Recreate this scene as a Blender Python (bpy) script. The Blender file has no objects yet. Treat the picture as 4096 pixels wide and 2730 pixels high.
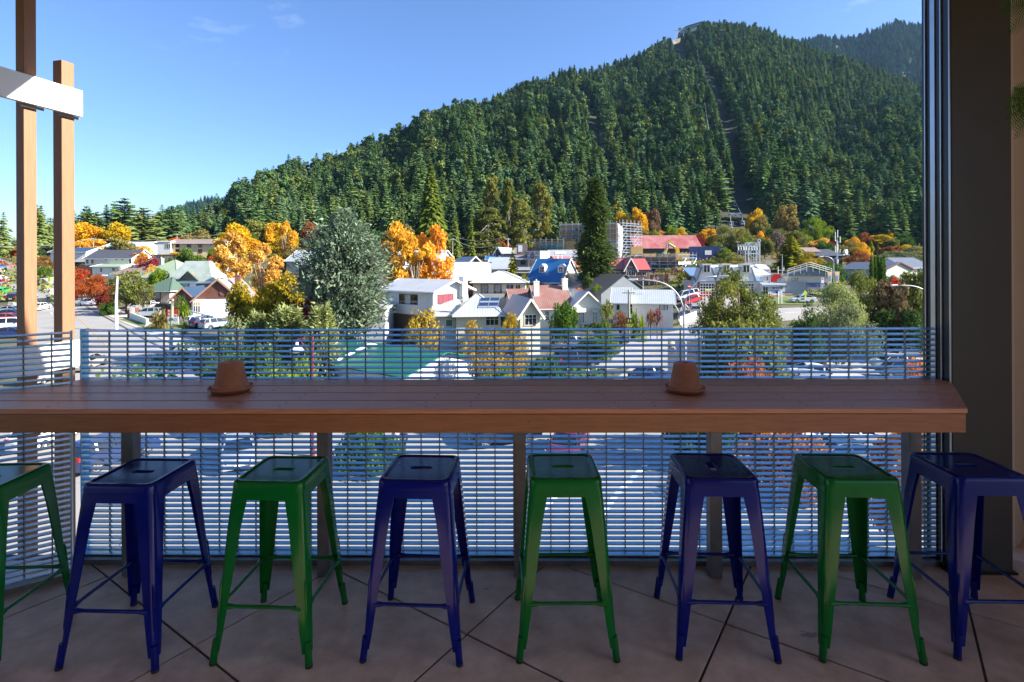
import bpy, bmesh, math, random
import numpy as np
from mathutils import Matrix, Vector, noise
R = math.radians
random.seed(7)
rng = np.random.default_rng(7)
scene = bpy.context.scene
col = scene.collection
# ------------------------------------------------------------------ camera
FPX = 2100.0                      # focal length in pixels of the 4096 px wide photograph
CX, CY = 2048.0, 1050.0           # principal point (lens shifted down)
CAMZ = 12.0
YAW, ROLL = R(0.63), R(-0.22)
DECK = CAMZ - 1.68
cam = bpy.data.cameras.new('camera'); camo = bpy.data.objects.new('camera', cam); col.objects.link(camo)
cam.sensor_width = 36.0; cam.lens = 36.0 * FPX / 4096
cam.shift_y = -(1365 - CY) / 4096
cam.clip_start = 0.05; cam.clip_end = 9000
CAMROT = Matrix.Rotation(YAW, 4, 'Z') @ Matrix.Rotation(R(90), 4, 'X') @ Matrix.Rotation(ROLL, 4, 'Z')
camo.matrix_world = Matrix.Translation((0, 0, CAMZ)) @ CAMROT
scene.camera = camo
# ------------------------------------------------------------------ sky, sun, exposure
SUN_AZ, SUN_EL = R(98), R(31)    # azimuth clockwise from +Y
world = bpy.data.worlds.new('World'); scene.world = world; world.use_nodes = True
wn = world.node_tree; wn.nodes.clear()
sky = wn.nodes.new('ShaderNodeTexSky'); sky.sky_type = 'NISHITA'; sky.sun_disc = False
sky.sun_elevation = SUN_EL; sky.sun_rotation = SUN_AZ
sky.air_density = 1.0; sky.dust_density = 1.0; sky.ozone_density = 6.0; sky.altitude = 300
bg = wn.nodes.new('ShaderNodeBackground'); bg.inputs['Strength'].default_value = 0.08
wo = wn.nodes.new('ShaderNodeOutputWorld')
# a few faint wisps of cloud, laid by direction on the sky dome
tc = wn.nodes.new('ShaderNodeTexCoord'); mp = wn.nodes.new('ShaderNodeMapping'); mp.inputs['Scale'].default_value = (1, 1, 2.6)
nz = wn.nodes.new('ShaderNodeTexNoise'); nz.inputs['Scale'].default_value = 5.5; nz.inputs['Detail'].default_value = 7; nz.inputs['Roughness'].default_value = .62
rp = wn.nodes.new('ShaderNodeValToRGB'); rp.color_ramp.elements[0].position = .63; rp.color_ramp.elements[1].position = .95
rp.color_ramp.elements[1].color = (.3, .3, .3, 1)
mx = wn.nodes.new('ShaderNodeMix'); mx.data_type = 'RGBA'; mx.inputs['B'].default_value = (7.5, 8.0, 8.6, 1)
hs = wn.nodes.new('ShaderNodeHueSaturation'); hs.inputs['Saturation'].default_value = 1.05; hs.inputs['Hue'].default_value = .506
L = wn.links.new
L(tc.outputs['Generated'], mp.inputs['Vector']); L(mp.outputs['Vector'], nz.inputs['Vector']); L(nz.outputs['Fac'], rp.inputs['Fac'])
L(sky.outputs['Color'], hs.inputs['Color']); L(hs.outputs['Color'], mx.inputs['A']); L(rp.outputs['Color'], mx.inputs['Factor'])
L(mx.outputs['Result'], bg.inputs['Color']); L(bg.outputs['Background'], wo.inputs['Surface'])
sl = bpy.data.lights.new('sun', 'SUN'); sl.energy = 5.0; sl.angle = R(0.53); sl.color = (1.0, .93, .82)
so = bpy.data.objects.new('sun', sl); col.objects.link(so)
sdir = Vector((math.sin(SUN_AZ) * math.cos(SUN_EL), math.cos(SUN_AZ) * math.cos(SUN_EL), math.sin(SUN_EL)))
so.rotation_euler = sdir.to_track_quat('Z', 'Y').to_euler(); so.location = (0, 0, 60)
scene.view_settings.view_transform = 'Standard'; scene.view_settings.look = 'None'
scene.view_settings.exposure = 1.7; scene.view_settings.gamma = 1.0; scene.view_settings.use_curve_mapping = False
scene.render.engine = 'CYCLES'
cy = scene.cycles
cy.max_bounces = 8; cy.diffuse_bounces = 4; cy.glossy_bounces = 4; cy.transmission_bounces = 4; cy.transparent_max_bounces = 8
cy.volume_bounces = 0; cy.caustics_reflective = False; cy.caustics_refractive = False; cy.sample_clamp_indirect = 6
cy.use_denoising = True
# ------------------------------------------------------------------ pixel <-> world
CR3 = CAMROT.to_3x3()
def ray(px, py):
    """World direction through a pixel of the photograph, scaled to unit Y."""
    d = CR3 @ Vector(((px - CX) / FPX, (CY - py) / FPX, -1.0))
    return d / d.y
def at(px, py, D):
    d = ray(px, py); return Vector((d.x * D, D, CAMZ + d.z * D))
def A(x, y): return (x * .4464, 700 + y * .4464)
def B(x, y): return (1000 + x * .4464, 700 + y * .4464)
def C(x, y): return (1900 + x * .4464, 700 + y * .4464)
def Dz(x, y): return (2700 + x * .4464, 700 + y * .4464)
def sstep(t):
    t = min(1, max(0, t)); return t * t * (3 - 2 * t)
def lin(t, tab):
    if t <= tab[0][0]: return tab[0][1]
    for (a, b), (c, d) in zip(tab, tab[1:]):
        if t <= c: return b + (d - b) * (t - a) / (c - a)
    return tab[-1][1]
TC = [(60, 0), (97, .3), (122, 4), (150, 7.5), (185, 11), (215, 14.5), (245, 18), (300, 22)]
TL = [(58, 0), (82, 1.6), (100, 2.3), (112, 3.0), (150, 8), (200, 14), (245, 18.5), (300, 22)]
TR = [(68, 0), (78, .8), (90, 3.0), (103, 4), (130, 6), (160, 9), (215, 14.5), (245, 18), (300, 22)]
def gz(X, Y):
    """Height of the town's ground."""
    wl = sstep((-30 - X) / 20); wr = sstep((X - 26) / 16)
    z = lin(Y, TC) * (1 - wl - wr) + lin(Y, TL) * wl + lin(Y, TR) * wr
    if wr > 0: z -= 1.5 * wr * sstep((Y - 36) / 12) * (1 - sstep((Y - 70) / 10))
    return z
def ground_at(px, py):
    d = ray(px, py); t = 14.0
    while t < 320:
        p = Vector((d.x * t, t, CAMZ + d.z * t))
        if p.z <= gz(p.x, p.y): return Vector((p.x, p.y, gz(p.x, p.y)))
        t += .12
    return Vector((d.x * 320, 320, 22))
def on(px, D):
    d = ray(px, 1150); return Vector((d.x * D, D, gz(d.x * D, D)))
# ------------------------------------------------------------------ materials
MATS = {}
def mat(name, c, rough=.6, metal=0., var=.12, scale=4., bump=0., bscale=60., spec=.5, stretch=None, c2=None, rand=0., coat=0., emit=None, stripes=None, chips=None):
    """Principled material with noise in the colour, optional fine bump, optional stripes (axis, pitch, depth, colour share)."""
    if name in MATS: return MATS[name]
    m = bpy.data.materials.new(name); m.use_nodes = True; MATS[name] = m
    n = m.node_tree; P = n.nodes['Principled BSDF']; K = n.links.new
    P.inputs['Roughness'].default_value = rough; P.inputs['Metallic'].default_value = metal
    P.inputs['Specular IOR Level'].default_value = spec; P.inputs['Coat Weight'].default_value = coat
    t = n.nodes.new('ShaderNodeTexCoord'); vec = t.outputs['Object']
    if stretch:
        q = n.nodes.new('ShaderNodeMapping'); q.inputs['Scale'].default_value = stretch; K(vec, q.inputs['Vector']); vec = q.outputs['Vector']
    z = n.nodes.new('ShaderNodeTexNoise'); z.inputs['Scale'].default_value = scale; z.inputs['Detail'].default_value = 6; z.inputs['Roughness'].default_value = .65
    K(vec, z.inputs['Vector'])
    r = n.nodes.new('ShaderNodeValToRGB'); r.color_ramp.elements[0].position = .3; r.color_ramp.elements[1].position = .7
    a = c2 if c2 else tuple(v * (1 - var) for v in c); b = c if c2 else tuple(min(1, v * (1 + var)) for v in c)
    r.color_ramp.elements[0].color = (*a, 1); r.color_ramp.elements[1].color = (*b, 1)
    K(z.outputs['Fac'], r.inputs['Fac']); out = r.outputs['Color']
    hgt = None
    if stripes:
        ax, pitch, dep, share = stripes
        s = n.nodes.new('ShaderNodeSeparateXYZ'); K(t.outputs['Object'], s.inputs['Vector'])
        mm = n.nodes.new('ShaderNodeMath'); mm.operation = 'MULTIPLY'; mm.inputs[1].default_value = 1 / pitch; K(s.outputs['XYZ'.index(ax)], mm.inputs[0])
        fr = n.nodes.new('ShaderNodeMath'); fr.operation = 'FRACT'; K(mm.outputs[0], fr.inputs[0])
        pp = n.nodes.new('ShaderNodeMath'); pp.operation = 'PINGPONG'; pp.inputs[1].default_value = .5; K(fr.outputs[0], pp.inputs[0])
        hgt = pp.outputs[0]
        cr = n.nodes.new('ShaderNodeValToRGB'); cr.color_ramp.elements[0].position = .05; cr.color_ramp.elements[1].position = .3
        cr.color_ramp.elements[0].color = (1 - share,) * 3 + (1,); K(hgt, cr.inputs['Fac'])
        ml = n.nodes.new('ShaderNodeMix'); ml.data_type = 'RGBA'; ml.blend_type = 'MULTIPLY'; ml.inputs['Factor'].default_value = 1
        K(out, ml.inputs['A']); K(cr.outputs['Color'], ml.inputs['B']); out = ml.outputs['Result']
        bp = n.nodes.new('ShaderNodeBump'); bp.inputs['Distance'].default_value = dep; bp.inputs['Strength'].default_value = .8; K(hgt, bp.inputs['Height'])
        K(bp.outputs['Normal'], P.inputs['Normal'])
    if rand:
        oi = n.nodes.new('ShaderNodeObjectInfo'); mr = n.nodes.new('ShaderNodeMapRange'); K(oi.outputs['Random'], mr.inputs['Value'])
        mr.inputs['To Min'].default_value = 1 - rand; mr.inputs['To Max'].default_value = 1 + rand
        hv = n.nodes.new('ShaderNodeHueSaturation'); K(mr.outputs['Result'], hv.inputs['Value']); K(out, hv.inputs['Color']); out = hv.outputs['Color']
    if chips:
        z3 = n.nodes.new('ShaderNodeTexNoise'); z3.inputs['Scale'].default_value = chips[0]; z3.inputs['Detail'].default_value = 5; z3.inputs['Roughness'].default_value = .75; K(t.outputs['Object'], z3.inputs['Vector'])
        c3 = n.nodes.new('ShaderNodeValToRGB'); c3.color_ramp.elements[0].position = chips[1]; c3.color_ramp.elements[1].position = chips[1] + .02; K(z3.outputs['Fac'], c3.inputs['Fac'])
        m3 = n.nodes.new('ShaderNodeMix'); m3.data_type = 'RGBA'; m3.inputs['B'].default_value = (*chips[2], 1); K(c3.outputs['Color'], m3.inputs['Factor']); K(out, m3.inputs['A']); out = m3.outputs['Result']
    K(out, P.inputs['Base Color'])
    if bump and not stripes:
        z2 = n.nodes.new('ShaderNodeTexNoise'); z2.inputs['Scale'].default_value = bscale; z2.inputs['Detail'].default_value = 4; K(vec, z2.inputs['Vector'])
        bp = n.nodes.new('ShaderNodeBump'); bp.inputs['Distance'].default_value = bump; bp.inputs['Strength'].default_value = .7; K(z2.outputs['Fac'], bp.inputs['Height'])
        K(bp.outputs['Normal'], P.inputs['Normal'])
    if emit:
        P.inputs['Emission Color'].default_value = (*emit[:3], 1); P.inputs['Emission Strength'].default_value = emit[3]
    return m
def leafmat(name, c1, c2, transl=.35, rand=.18):
    """Foliage: colour per leaf from the mesh's own 'tint' values, a little light passing through."""
    if name in MATS: return MATS[name]
    m = bpy.data.materials.new(name); m.use_nodes = True; MATS[name] = m
    n = m.node_tree; K = n.links.new; n.nodes.remove(n.nodes['Principled BSDF'])
    at_ = n.nodes.new('ShaderNodeAttribute'); at_.attribute_name = 'tint'
    mxx = n.nodes.new('ShaderNodeMix'); mxx.data_type = 'RGBA'; mxx.inputs['A'].default_value = (*c1, 1); mxx.inputs['B'].default_value = (*c2, 1)
    K(at_.outputs['Fac'], mxx.inputs['Factor'])
    oi = n.nodes.new('ShaderNodeObjectInfo'); mr = n.nodes.new('ShaderNodeMapRange'); K(oi.outputs['Random'], mr.inputs['Value'])
    mr.inputs['To Min'].default_value = 1 - rand; mr.inputs['To Max'].default_value = 1 + rand
    hv = n.nodes.new('ShaderNodeHueSaturation'); K(mr.outputs['Result'], hv.inputs['Value']); K(mxx.outputs['Result'], hv.inputs['Color'])
    mr2 = n.nodes.new('ShaderNodeMapRange'); K(oi.outputs['Random'], mr2.inputs['Value']); mr2.inputs['To Min'].default_value = .5 + rand * .12; mr2.inputs['To Max'].default_value = .5 - rand * .12
    K(mr2.outputs['Result'], hv.inputs['Hue'])
    d = n.nodes.new('ShaderNodeBsdfDiffuse'); tr = n.nodes.new('ShaderNodeBsdfTranslucent'); ms = n.nodes.new('ShaderNodeMixShader'); ms.inputs['Fac'].default_value = transl
    K(hv.outputs['Color'], d.inputs['Color']); K(hv.outputs['Color'], tr.inputs['Color'])
    K(d.outputs['BSDF'], ms.inputs[1]); K(tr.outputs['BSDF'], ms.inputs[2]); K(ms.outputs['Shader'], n.nodes['Material Output'].inputs['Surface'])
    return m
# ------------------------------------------------------------------ mesh builder
class MB:
    def __init__(s, T=None): s.v = []; s.f = []; s.m = []; s.T = T
    def add(s, vs, fs, m=0):
        o = len(s.v)
        for p in vs:
            p = Vector(p); s.v.append(tuple(s.T @ p) if s.T else tuple(p))
        for f in fs: s.f.append(tuple(i + o for i in f)); s.m.append(m)
        return s
    def box(s, x0, x1, y0, y1, z0, z1, m=0):
        if x0 > x1: x0, x1 = x1, x0
        if y0 > y1: y0, y1 = y1, y0
        if z0 > z1: z0, z1 = z1, z0
        return s.add([(x0, y0, z0), (x1, y0, z0), (x1, y1, z0), (x0, y1, z0), (x0, y0, z1), (x1, y0, z1), (x1, y1, z1), (x0, y1, z1)],
                     [(0, 3, 2, 1), (4, 5, 6, 7), (0, 1, 5, 4), (1, 2, 6, 5), (2, 3, 7, 6), (3, 0, 4, 7)], m)
    def prism(s, pts, d, m=0):
        """Closed polygon pts (3D, CCW seen from outside) extruded along vector d."""
        n = len(pts); d = Vector(d); q = [Vector(p) for p in pts]
        return s.add(q + [p + d for p in q], [tuple(range(n)), tuple(range(2 * n - 1, n - 1, -1))] + [(i, i + n, (i + 1) % n + n, (i + 1) % n) for i in range(n)], m)
    def slab(s, pts, t, m=0):
        """Quad or polygon with thickness t downwards."""
        return s.prism(pts, (0, 0, -t), m)
    def tube(s, path, r, n=8, m=0, cap=True):
        P = [Vector(p) for p in path]; rs = r if isinstance(r, (list, tuple)) else [r] * len(P); vs = []; fs = []
        for i, p in enumerate(P):
            d = (P[min(i + 1, len(P) - 1)] - P[max(i - 1, 0)]).normalized()
            u = d.cross(Vector((0, 0, 1)) if abs(d.z) < .95 else Vector((1, 0, 0))).normalized(); w = d.cross(u)
            for k in range(n):
                a = 2 * math.pi * k / n; vs.append(p + (u * math.cos(a) + w * math.sin(a)) * rs[i])
        for i in range(len(P) - 1):
            for k in range(n): fs.append((i * n + k, (i + 1) * n + k, (i + 1) * n + (k + 1) % n, i * n + (k + 1) % n))
        if cap: fs.append(tuple(range(n))); fs.append(tuple(range(len(vs) - 1, len(vs) - n - 1, -1)))
        return s.add(vs, fs, m)
    def bar(s, p, q, w, h=None, m=0, up=(0, 0, 1)):
        """Square bar from p to q."""
        p = Vector(p); q = Vector(q); d = (q - p).normalized(); h = h or w; up = Vector(up)
        if abs(d.dot(up)) > .98: up = Vector((0, 1, 0))
        u = d.cross(up).normalized() * w / 2; v = u.cross(d).normalized() * h / 2
        return s.add([p - u - v, p + u - v, p + u + v, p - u + v, q - u - v, q + u - v, q + u + v, q - u + v],
                     [(0, 1, 2, 3), (7, 6, 5, 4), (0, 4, 5, 1), (1, 5, 6, 2), (2, 6, 7, 3), (3, 7, 4, 0)], m)
    def lathe(s, prof, n=24, c=(0, 0, 0), m=0):
        vs = [(c[0] + r * math.cos(2 * math.pi * k / n), c[1] + r * math.sin(2 * math.pi * k / n), c[2] + z) for r, z in prof for k in range(n)]
        fs = [(i * n + k, i * n + (k + 1) % n, (i + 1) * n + (k + 1) % n, (i + 1) * n + k) for i in range(len(prof) - 1) for k in range(n)]
        return s.add(vs, fs, m)
    def build(s, name, mats, parent=None, smooth=False, M=None, bevel=0):
        me = bpy.data.meshes.new(name); me.from_pydata(s.v, [], s.f)
        for q in (mats if isinstance(mats, (list, tuple)) else [mats]): me.materials.append(q)
        if any(s.m): me.polygons.foreach_set('material_index', s.m)
        bm = bmesh.new(); bm.from_mesh(me); bmesh.ops.recalc_face_normals(bm, faces=bm.faces); bm.to_mesh(me); bm.free()
        if smooth: me.shade_smooth() if smooth is True else me.set_sharp_from_angle(angle=R(smooth))
        if smooth and smooth is not True: me.polygons.foreach_set('use_smooth', [True] * len(me.polygons))
        return link(name, me, parent, M, bevel)
def link(name, me, parent=None, M=None, bevel=0):
    o = bpy.data.objects.new(name, me); col.objects.link(o)
    if parent: o.parent = parent
    if M is not None: o.matrix_basis = M
    if bevel:
        b = o.modifiers.new('bevel', 'BEVEL'); b.width = bevel; b.segments = 2; b.limit_method = 'ANGLE'; b.angle_limit = R(40)
    return o
def tag(o, label=None, cat=None, group=None, kind=None):
    if label: o['label'] = label
    if cat: o['category'] = cat
    if group: o['group'] = group
    if kind: o['kind'] = kind
    return o
def thing(name, label, cat, loc=(0, 0, 0), rz=0., group=None, scale=None):
    o = bpy.data.objects.new(name, None); col.objects.link(o); o.empty_display_size = .2
    o.location = loc; o.rotation_euler = (0, 0, rz)
    if scale: o.scale = scale
    return tag(o, label, cat, group)
def clone(o, loc, rz=0., label=None, group=None, scale=None):
    """A copy of a thing with copies of its parts and sub-parts; meshes are shared."""
    r = o.copy(); col.objects.link(r); r.location = loc; r.rotation_euler = (0, 0, rz)
    if label: r['label'] = label
    if group: r['group'] = group
    if scale: r.scale = scale
    for ch in o.children:
        c = ch.copy(); col.objects.link(c); c.parent = r
        for g in ch.children:
            d = g.copy(); col.objects.link(d); d.parent = c
    return r
def recolour(root, part, m):
    for ch in root.children:
        if ch.name.split('.')[0] == part and ch.material_slots:
            ch.material_slots[0].link = 'OBJECT'; ch.material_slots[0].material = m
def structure(name, mb, m, smooth=False, M=None):
    return tag(mb.build(name, m, None, smooth, M), kind='structure')
FONT = None
def text(name, s, m, parent, M, size, depth=.004, align='CENTER', sx=1.0, shear=0.):
    """Raised lettering: flat letters on the XY plane of M, turned into a mesh."""
    cu = bpy.data.curves.new(name, 'FONT'); cu.body = s; cu.size = size; cu.align_x = align; cu.align_y = 'CENTER'; cu.extrude = depth; cu.resolution_u = 2; cu.shear = shear
    tmp = bpy.data.objects.new(name + '_outline', cu); col.objects.link(tmp)
    me = bpy.data.meshes.new_from_object(tmp.evaluated_get(bpy.context.evaluated_depsgraph_get()))
    bpy.data.objects.remove(tmp); bpy.data.curves.remove(cu)
    me.materials.clear(); me.materials.append(m)
    return link(name, me, parent, M @ Matrix.Diagonal((sx, 1, 1, 1)))
# ================================================================== the deck we stand on
steel_grey = mat('column_paint', (.054, .052, .051), .45, 0, .12, 3, spec=.4)
steel_dark = mat('track_dark', (.02, .021, .024), .35, .3, .1, 8)
steel_lite = mat('track_alloy', (.45, .47, .5), .32, .85, .08, 10)
galv_sky = mat('galvanised', (.38, .64, .82), .34, .75, .22, 30, c2=(.28, .50, .68))  # blue of the reflected sky put into the steel's base colour
galv_post = mat('galvanised_post', (.17, .17, .175), .45, .5, .2, 14)
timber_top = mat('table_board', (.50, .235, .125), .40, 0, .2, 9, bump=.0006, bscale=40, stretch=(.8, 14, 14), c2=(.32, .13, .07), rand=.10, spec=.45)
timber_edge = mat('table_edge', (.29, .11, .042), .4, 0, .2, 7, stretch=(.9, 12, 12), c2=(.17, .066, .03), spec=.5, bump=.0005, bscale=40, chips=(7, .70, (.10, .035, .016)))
post_wood = mat('post_timber', (.33, .165, .085), .62, 0, .2, 8, stretch=(14, 14, .6), c2=(.25, .118, .06), bump=.0006, bscale=50)
plank_white = mat('plank_paint', (.80, .80, .79), .5, 0, .04, 3)
wall_wood = mat('wall_panel', (.13, .062, .025), .45, 0, .3, 5, stretch=(10, 10, .7), c2=(.06, .026, .01), bump=.0012, bscale=30)
plaster = mat('plaster', (.62, .52, .41), .8, 0, .06, 2)
black_gap = mat('screw_dark', (.02, .015, .012), .5, .2, .1, 5)
# --- tiles, each its own piece, laid on the diagonal
TILE = [mat('tile_stone_%d' % i, c,   .5, 0, .3, 6.5, bump=.005, bscale=16, c2=c2, spec=.45, chips=(3.2, .66, (.30, .20, .15))) for i, (c, c2) in enumerate([((.74, .57, .45), (.46, .32, .24)), ((.70, .53, .42), (.42, .29, .22)), ((.75, .585, .465), (.47, .335, .255))])]
grout = mat('grout', (.09, .075, .065), .9, 0, .1, 10)
sl_ = MB().box(-4.2, 4.2, -9.0, 3.02, DECK - .35, DECK - .008)
deck = tag(sl_.build('floor', grout), kind='structure')
def floor_pt(px, py):
    d = ray(px, py); t = (DECK - CAMZ) / d.z; return Vector((d.x * t, t, DECK))
p0 = floor_pt(1868, 2538); ua = R(55.2); ub = R(-32.9)
va = Vector((math.cos(ua), math.sin(ua), 0)); vb = Vector((math.cos(ub), math.sin(ub), 0))
LA, LB, G = .715, .935, .0055
def fence_left(y):                 # outline of the deck's slanting left side
    a = at(283, 1500, 2.80); b = at(0, 1500, 2.645); t = (y - a.y) / (b.y - a.y); return a.x + (b.x - a.x) * t
k = 0
for i in range(-14, 9):
    for j in range(-9, 10):
        q = p0 + va * (i * LA) + vb * (j * LB)
        c = q + va * LA / 2 + vb * LB / 2
        if not (-2.9 < c.x < 3.9 and .2 < c.y < 3.6): continue
        pts = [q + va * G + vb * G, q + va * G + vb * (LB - G), q + va * (LA - G) + vb * (LB - G), q + va * (LA - G) + vb * G]
        dz = random.uniform(-.0008, .0008)
        mb = MB()
        bm = bmesh.new(); vs = [bm.verts.new((p.x, p.y, DECK + dz)) for p in pts]; f = bm.faces.new(vs)
        r = bmesh.ops.extrude_face_region(bm, geom=[f]); bmesh.ops.translate(bm, vec=(0, 0, -.0075), verts=[e for e in r['geom'] if isinstance(e, bmesh.types.BMVert)])
        bmesh.ops.bisect_plane(bm, geom=bm.verts[:] + bm.edges[:] + bm.faces[:], plane_co=(0, 2.945, 0), plane_no=(0, 1, 0), clear_outer=c.x < 2.45)
        if len(bm.faces) < 3: bm.free(); continue
        bmesh.ops.holes_fill(bm, edges=bm.edges[:], sides=0)
        bmesh.ops.recalc_face_normals(bm, faces=bm.faces)
        me = bpy.data.meshes.new('tile'); bm.to_mesh(me); bm.free(); me.materials.append(TILE[(i * 7 + j * 3) % 3])
        link('tile', me, deck, None, .0012); k += 1
# --- the building round the deck (roof overhead, back wall, side wall with an opening; added shade walls)
ROOFZ = DECK + 3.9
structure('ceiling', MB().prism([(-7, -9.2, ROOFZ), (4.2, -9.2, ROOFZ), (4.2, 3.08, ROOFZ), (-1.4, 3.08, ROOFZ), (-3.02, 4.25, ROOFZ), (-7, 4.25, ROOFZ)], (0, 0, .3)), mat('ceiling_board', (.55, .38, .23), .7, 0, .05, 3))
structure('back_wall', MB().box(-4.2, 4.2, -9.2, -9.0, DECK, ROOFZ), plaster)
rw = MB().box(3.75, 3.9, 1.1, 3.34, DECK, ROOFZ - .002).box(3.75, 3.9, -9, -8.5, DECK, ROOFZ - .002).box(3.75, 3.9, -8.5, 1.1, DECK + 3.2, ROOFZ - .002)
structure('side_wall', rw, plaster)
structure('sun_block_wall', MB().prism([(2.78, 3.16, DECK - 1), (2.9, 3.10, DECK - 1), (5.0, 4.6, DECK - 1), (4.2, 4.7, DECK - 1)], (0, 0, 4.85)), plaster)  # unseen slanted wall, added to keep the sun off the deck
lw = MB().box(-4.2, -4.05, -9, -1.5, DECK, ROOFZ - .002)
structure('left_wall', lw, plaster)
wing = thing('shade_block', 'unseen block added beyond the column to shade the posts', 'building', (6, -12, 0))  # added out of view to shade the lower posts and the street
MB().box(0, 14, 13.2, 18.2, -.5, DECK + 6.6).build('wall', mat('own_wall', (.45, .43, .4), .8), wing)
bld = thing('balcony_building', 'lower storeys of the building that carries the balcony', 'building', (0, -4, 0))
MB().box(-4.2, 4.2, -30, 2.98, -.5, DECK - .36).build('wall', mat('own_wall', (.45, .43, .4), .8), bld).location = (0, 4, 0)
# far right wall of vertical timber boards, facing the view
wb = thing('timber_wall', 'dark timber board wall behind the column at the right edge', 'wall', (2.8, 3.36, DECK))
for i in range(8):
    MB().box(.02 + i * .145, .02 + i * .145 + .141, 0, .03, 0, 3.88).build('board', wall_wood, wb, bevel=.003)
MB().box(0, 1.2, .032, .12, 0, 3.88).build('backing', mat('backing_dark', (.03, .02, .015), .8), wb)
# --- big grey column with sliding-door tracks on its left face
cp = at(3810, 1500, 2.84)
colm = thing('steel_column', 'wide dark grey column at the right end of the bar table', 'column', (cp.x, cp.y, DECK))
MB().box(0.0, .318, 0, .2, 0, 3.88).build('shaft', steel_grey, colm, bevel=.004)
MB().box(-.02, .335, -.012, .24, 0, .012).build('base_plate', steel_dark, colm)
tr = MB().box(-.006, -.001, .003, .197, 0, 3.88).build('track_channel', steel_dark, colm)
for y0, y1, px_, nm in ((.0, .006, .012, 'fin'), (.055, .062, .014, 'fin'), (.10, .132, .012, 'fin'), (.165, .172, .014, 'fin')):
    MB().box(-px_, -.0065, y0, y1, 0, 3.88).build('track_rail', steel_lite, colm)
# --- front grating balustrade
FY = 2.935
fl = at(322, 1500, FY).x; fr = at(3762, 1500, FY).x
FT = at(2048, 1317, FY).z; FB = DECK + .045
fence = thing('grating_balustrade', 'long galvanised bar grating balustrade along the front of the deck', 'balustrade', ((fl + fr) / 2, FY, DECK))
W_ = (fr - fl) / 2
def slat_mesh(length, pitch, depth=.0255, h=.0042, tilt=R(15)):
    # bar with its front upper edge rounded to catch the sky
    prof = [(0, 0), (0, h * .6), (.0015, h * .95), (.004, h), (depth, h), (depth, 0)]
    prof = [(y * math.cos(tilt) - z * math.sin(tilt), y * math.sin(tilt) + z * math.cos(tilt) - .004) for y, z in prof]
    vs = [(-length, y, z) for y, z in prof] + [(length, y, z) for y, z in prof]; n = len(prof)
    return MB().add(vs, [tuple(range(n - 1, -1, -1)), tuple(range(n, 2 * n))] + [(i, (i + 1) % n, (i + 1) % n + n, i + n) for i in range(n)])
NS = 43
me0 = None
for i in range(NS):
    z = (FB - DECK) + (FT - FB) * i / (NS - 1)
    if me0 is None:
        o = slat_mesh(W_ - .004, .03).build('slat', galv_sky, fence); me0 = o.data
    else: o = link('slat', me0, fence)
    o.location = (0, .008, z - .0075 + random.uniform(-.0006, .0006)); o.rotation_euler = (random.uniform(-.02, .02), 0, 0)
rod = mat('rod_steel', (.16, .17, .18), .4, .8, .15, 20)
NR = 46; me1 = None
for i in range(1, NR):
    x = -W_ + 2 * W_ * (i + .35) / NR
    if me1 is None: o = MB().box(-.003, .003, .026, .034, FB - DECK, FT - DECK).build('rod', rod, fence); me1 = o.data
    else: o = link('rod', me1, fence)
    o.location.x = x
for s in (-1, 1): MB().box(s * W_ - .003, s * W_ + .003, .0, .054, FB - DECK - .02, FT - DECK + .004).build('end_plate', galv_sky, fence)
MB().box(-W_ - .02, W_ + .03, -.03, .06, .001, .028).box(-W_ - .02, W_ + .03, .02, .06, .028, .04).build('base_channel', galv_post, fence)
# --- slanting side balustrade on the left
sa = at(283, 1500, 2.80); sb = at(0, 1500, 2.645); dv = (sa - sb); dv.z = 0; dv.normalize()
ang = math.atan2(dv.y, dv.x); LEN = 1.25
sf = thing('grating_balustrade', 'short galvanised grating balustrade slanting off at the left end', 'balustrade', (sa.x, sa.y, DECK), ang)
ST = at(283, 1328, 2.80).z - DECK
me2 = None
for i in range(NS):
    z = .045 + (ST - .045) * i / (NS - 1)
    if me2 is None:
        o = slat_mesh(LEN / 2, .03).build('slat', galv_sky, sf); me2 = o.data
    else: o = link('slat', me2, sf)
    o.location = (-LEN / 2, .008, z - .0075)
for i in range(11):
    MB().box(-.003, .003, .026, .034, .045, ST).build('rod', rod, sf).location.x = -.082 - i * .112
MB().box(-.004, .002, 0, .054, .03, ST + .004).build('end_plate', galv_sky, sf)
MB().box(-LEN, .02, -.03, .05, .001, .028).build('base_channel', galv_post, sf)
for x in (-.43,): MB().box(x - .035, x + .035, -.09, -.02, 0, 1.0).build('post', galv_post, sf, bevel=.003)
# --- bar table
TZ = DECK + 1.028
tb = thing('bar_table', 'long plank topped timber bar table fixed along the balustrade', 'table', (0, 2.6, DECK))
yf, yr = 2.335, 2.925
xfr = at(3871, 1640, yf).x; xrr = at(3800, 1515, yr).x
xrl = at(330, 1524, yr).x; xfl = xrl - .42
gap = .009; bw = (yr - yf - 3 * gap) / 4
def xl(y): return xrl + (xfl - xrl) * ((yr - y) / (yr - yf)) - .02
def xr(y): return xrr + (xfr - xrr) * ((yr - y) / (yr - yf))
boards = []
for i in range(4):
    y0 = yf + i * (bw + gap); y1 = y0 + bw; z1 = 1.028; z0 = z1 - .022
    pts = [(xl(y0), y0 - 2.6, z0), (xr(y0), y0 - 2.6, z0), (xr(y1), y1 - 2.6, z0), (xl(y1), y1 - 2.6, z0)]
    boards.append(MB().prism(pts, (0, 0, .022)).build('board', timber_top, tb, bevel=.0022))
fb = MB().prism([(xl(yf) , yf - 2.598, z0 - .0855), (xr(yf) - .006, yf - 2.598, z0 - .0855), (xr(yf + .03) - .006, yf - 2.568, z0 - .0855), (xl(yf), yf - 2.568, z0 - .0855)], (0, 0, .084)).build('fascia', timber_edge, tb, bevel=.003)
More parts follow.
